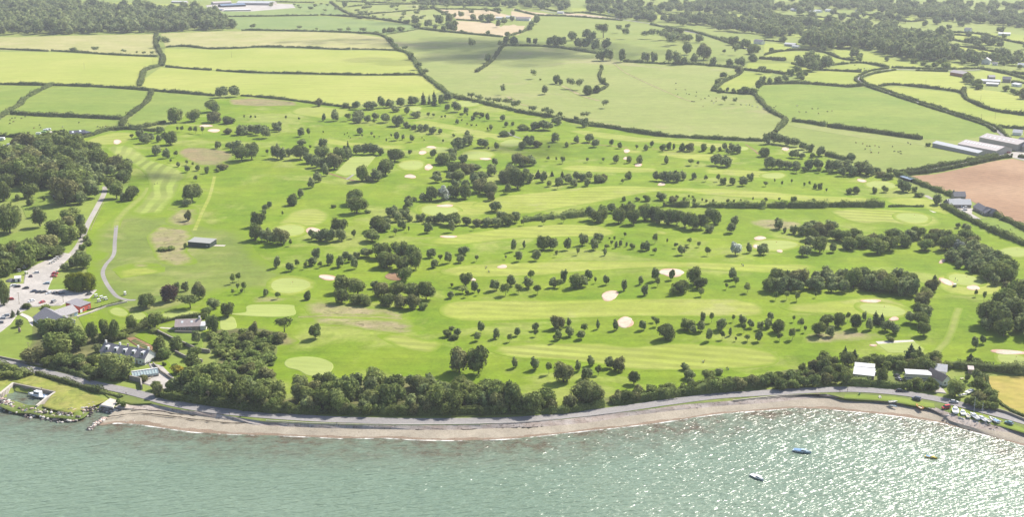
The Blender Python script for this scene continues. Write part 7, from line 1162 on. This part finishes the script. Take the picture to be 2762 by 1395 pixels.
q = loc('a2', 195, 800, 0); bv, bf = ICO2; V = [(p[0] * .9 * (1 - .25 * max(p[2], 0)), p[1] * .5, 1.5 + p[2] * 1.7) for p in bv * (1 + rng.normal(0, .03, (len(bv), 1)))]; o = link('standing_stone', np_mesh('standing_stone', V, [tuple(f) for f in bf], [rk[1]])); o.location = q; tag(o, 'tall pinkish standing stone on the corner lawn', 'standing stone')
def fence(label, t, s_, h=1.1, n=None):
    W = resample(pts(t, s_), 2.6); r = empty('fence', (W[0][0], W[0][1], hl(*W[0]))); tag(r, label, 'fence'); z0 = r.location[2]; P = [(w_[0] - W[0][0], w_[1] - W[0][1], hl(*w_[:2]) - z0) for w_ in W]
    me = np_mesh('fence_post', *boxes([(-.06, .06, -.06, .06, -.2, h)]), [B['wood']])
    for p in P[:100]: o = link('post', me, r); o.location = p
    for zz in (.45, .95):
        V, F = [], []
        for i, p in enumerate(P):
            V += [(p[0], p[1], p[2] + zz), (p[0], p[1], p[2] + zz + .1), (p[0] + .05, p[1] + .05, p[2] + zz + .1), (p[0] + .05, p[1] + .05, p[2] + zz)]
            if i: o_ = i * 4; F += [(o_ - 4 + k, o_ - 4 + (k + 1) % 4, o_ + (k + 1) % 4, o_ + k) for k in range(4)]
        link('rail', np_mesh('rail', V, F, [B['wood']]), r)
fence('wooden post and rail fence below the barn conversion', 'd1', '2110 935,2200 930,2280 925')
fence('thin fence along the garden right of the barn conversion', 'd1', '2110 950,2250 1020,2400 1090,2500 1160')
fence('post fence beside the drive at the wood edge', 'a1', '1030 770,960 900,900 1040')
def tablef(label, t, x, y, a):
    r = empty('picnic_table', loc(t, x, y, .1), a); tag(r, label, 'picnic table', 'picnic tables'); bpart('table_top', [(-.9, .9, -.35, .35, .70, .76)], CP['cream'], r); bpart('bench', [(-.9, .9, -.75, -.5, .42, .47)], B['wood'], r); bpart('bench', [(-.9, .9, .5, .75, .42, .47)], B['wood'], r)
    for sx in (-.7, .7): bpart('leg', [(sx - .05, sx + .05, -.7, .7, .35, .41), (sx - .05, sx + .05, -.3, -.2, 0, .7), (sx - .05, sx + .05, .2, .3, 0, .7)], B['wood'], r)
tablef('left pale picnic table on the terrace below the clubhouse wing', 'a2', 690, 672, .3); tablef('right pale picnic table on the terrace below the clubhouse wing', 'a2', 735, 690, .3); tablef('picnic table in the garden of the brown roofed cottage', 'd3', 1960, 92, .1)
tablef('garden table beside the greenhouse on the gravel', 'a2', 1480, 1268, .3); tablef('second garden table below the greenhouse', 'a2', 1505, 1250, .3)
q = loc('d3', 942, 244, .2); r = empty('litter_bin', q); tag(r, 'green litter bin on the verge beside the coast road', 'bin'); bpart('bin_body', [(-.35, .35, -.35, .35, 0, 1.0)], CP['green'], r); bpart('lid', [(-.4, .4, -.4, .4, 1.0, 1.15)], CP['black'], r)
for t, x, y, lab_ in [('a2',1700,640,0)][:0]: pass
# flags on greens
fl = empty('golf_flag', (0, 0, 0)); V = [(.02 * math.cos(i * math.tau / 6), .02 * math.sin(i * math.tau / 6), z) for z in (0, 2.2) for i in range(6)]; link('pole', np_mesh('flag_pole', V, [(i, (i + 1) % 6, 6 + (i + 1) % 6, 6 + i) for i in range(6)], [CP['white']]), fl)
link('cloth', np_mesh('flag_cloth', [(0, 0, 2.15), (.5, .06, 2.1), (.5, .05, 1.8), (0, 0, 1.75)], [(0, 1, 2, 3)], [CP['red']]), fl)
FL = labels_for([(*pt(g[0], g[1], g[2]), 3) for g in GREENS[:18]], ['small flag standing on a green'] * 18)
for i, g in enumerate(GREENS[:18]): place(fl, i == 0, g[0], g[1] + 20, g[2] - 3, .3 * i, FL[i], 'flag', 'flags on the putting greens')
# broken cloud high above that throws the soft shade patches over the pastures (it stands above the top of the view)
k = N('cloud_puff'); a_ = k.n('ShaderNodeBsdfTransparent'); b_ = k.n('ShaderNodeBsdfDiffuse'); b_.inputs[0].default_value = (.85, .85, .87, 1); m_ = k.n('ShaderNodeMixShader'); m_.inputs[0].default_value = .16
k.l(a_.outputs[0], m_.inputs[1]); k.l(b_.outputs[0], m_.inputs[2]); k.l(m_.outputs[0], k.out.inputs[0]); CMAT = k.m
for t, x, y, rx, ry, n_, lab_ in [('b0', 1980, 455, 150, 130, 40, 'drifting cloud'), ('b0', 2330, 560, 120, 80, 26, ''), ('c0', 130, 560, 260, 110, 46, ''), ('c0', 620, 470, 110, 90, 20, ''), ('b0', 1270, 240, 110, 50, 16, ''), ('b0', 780, 400, 110, 60, 16, ''), ('c1', 150, 240, 110, 50, 10, ''), ('a1', 1480, 500, 45, 40, 14, '')]:
    P = pt(t, x, y); q = 1050 / sd.z; V, F = [], []; bv, bf = ICO2
    for _ in range(n_):
        s = rng.uniform(.35, .8) * min(rx, ry) * .55; c = np.array([P[0] + sd.x * q + rng.normal(0, rx * .42), P[1] + sd.y * q + rng.normal(0, ry * .42), 1050 + rng.normal(0, 12)]); o = len(V); V += list(c + bv * np.array([s, s, s * .5])); F += [tuple(f + o) for f in bf]
    tag(link('cloud', np_mesh('cloud', V, F, [CMAT], smooth=True)), 'soft broken cloud high above the fields', kind='stuff')
# ---------------------------------------------------------------- haze over the land
hz = N('haze'); hz.t.nodes.clear(); o_ = hz.n('ShaderNodeOutputMaterial'); pv = hz.n('ShaderNodeVolumePrincipled')
pv.inputs['Color'].default_value = (.88, .91, 1.0, 1); pv.inputs['Density'].default_value = 6.8e-5; pv.inputs['Anisotropy'].default_value = .2
hz.l(pv.outputs[0], o_.inputs['Volume'])
bx0, bx1, by0, by1, bz0, bz1 = -7000, 7000, -300, 14500, -9.5, 246
V = [(x, y, z) for z in (bz0, bz1) for y in (by0, by1) for x in (bx0, bx1)]
F = [(0, 2, 3, 1), (4, 5, 7, 6), (0, 1, 5, 4), (2, 6, 7, 3), (0, 4, 6, 2), (1, 3, 7, 5)]
ho = link('haze', np_mesh('haze', V, F, [hz.m])); tag(ho, kind='stuff')
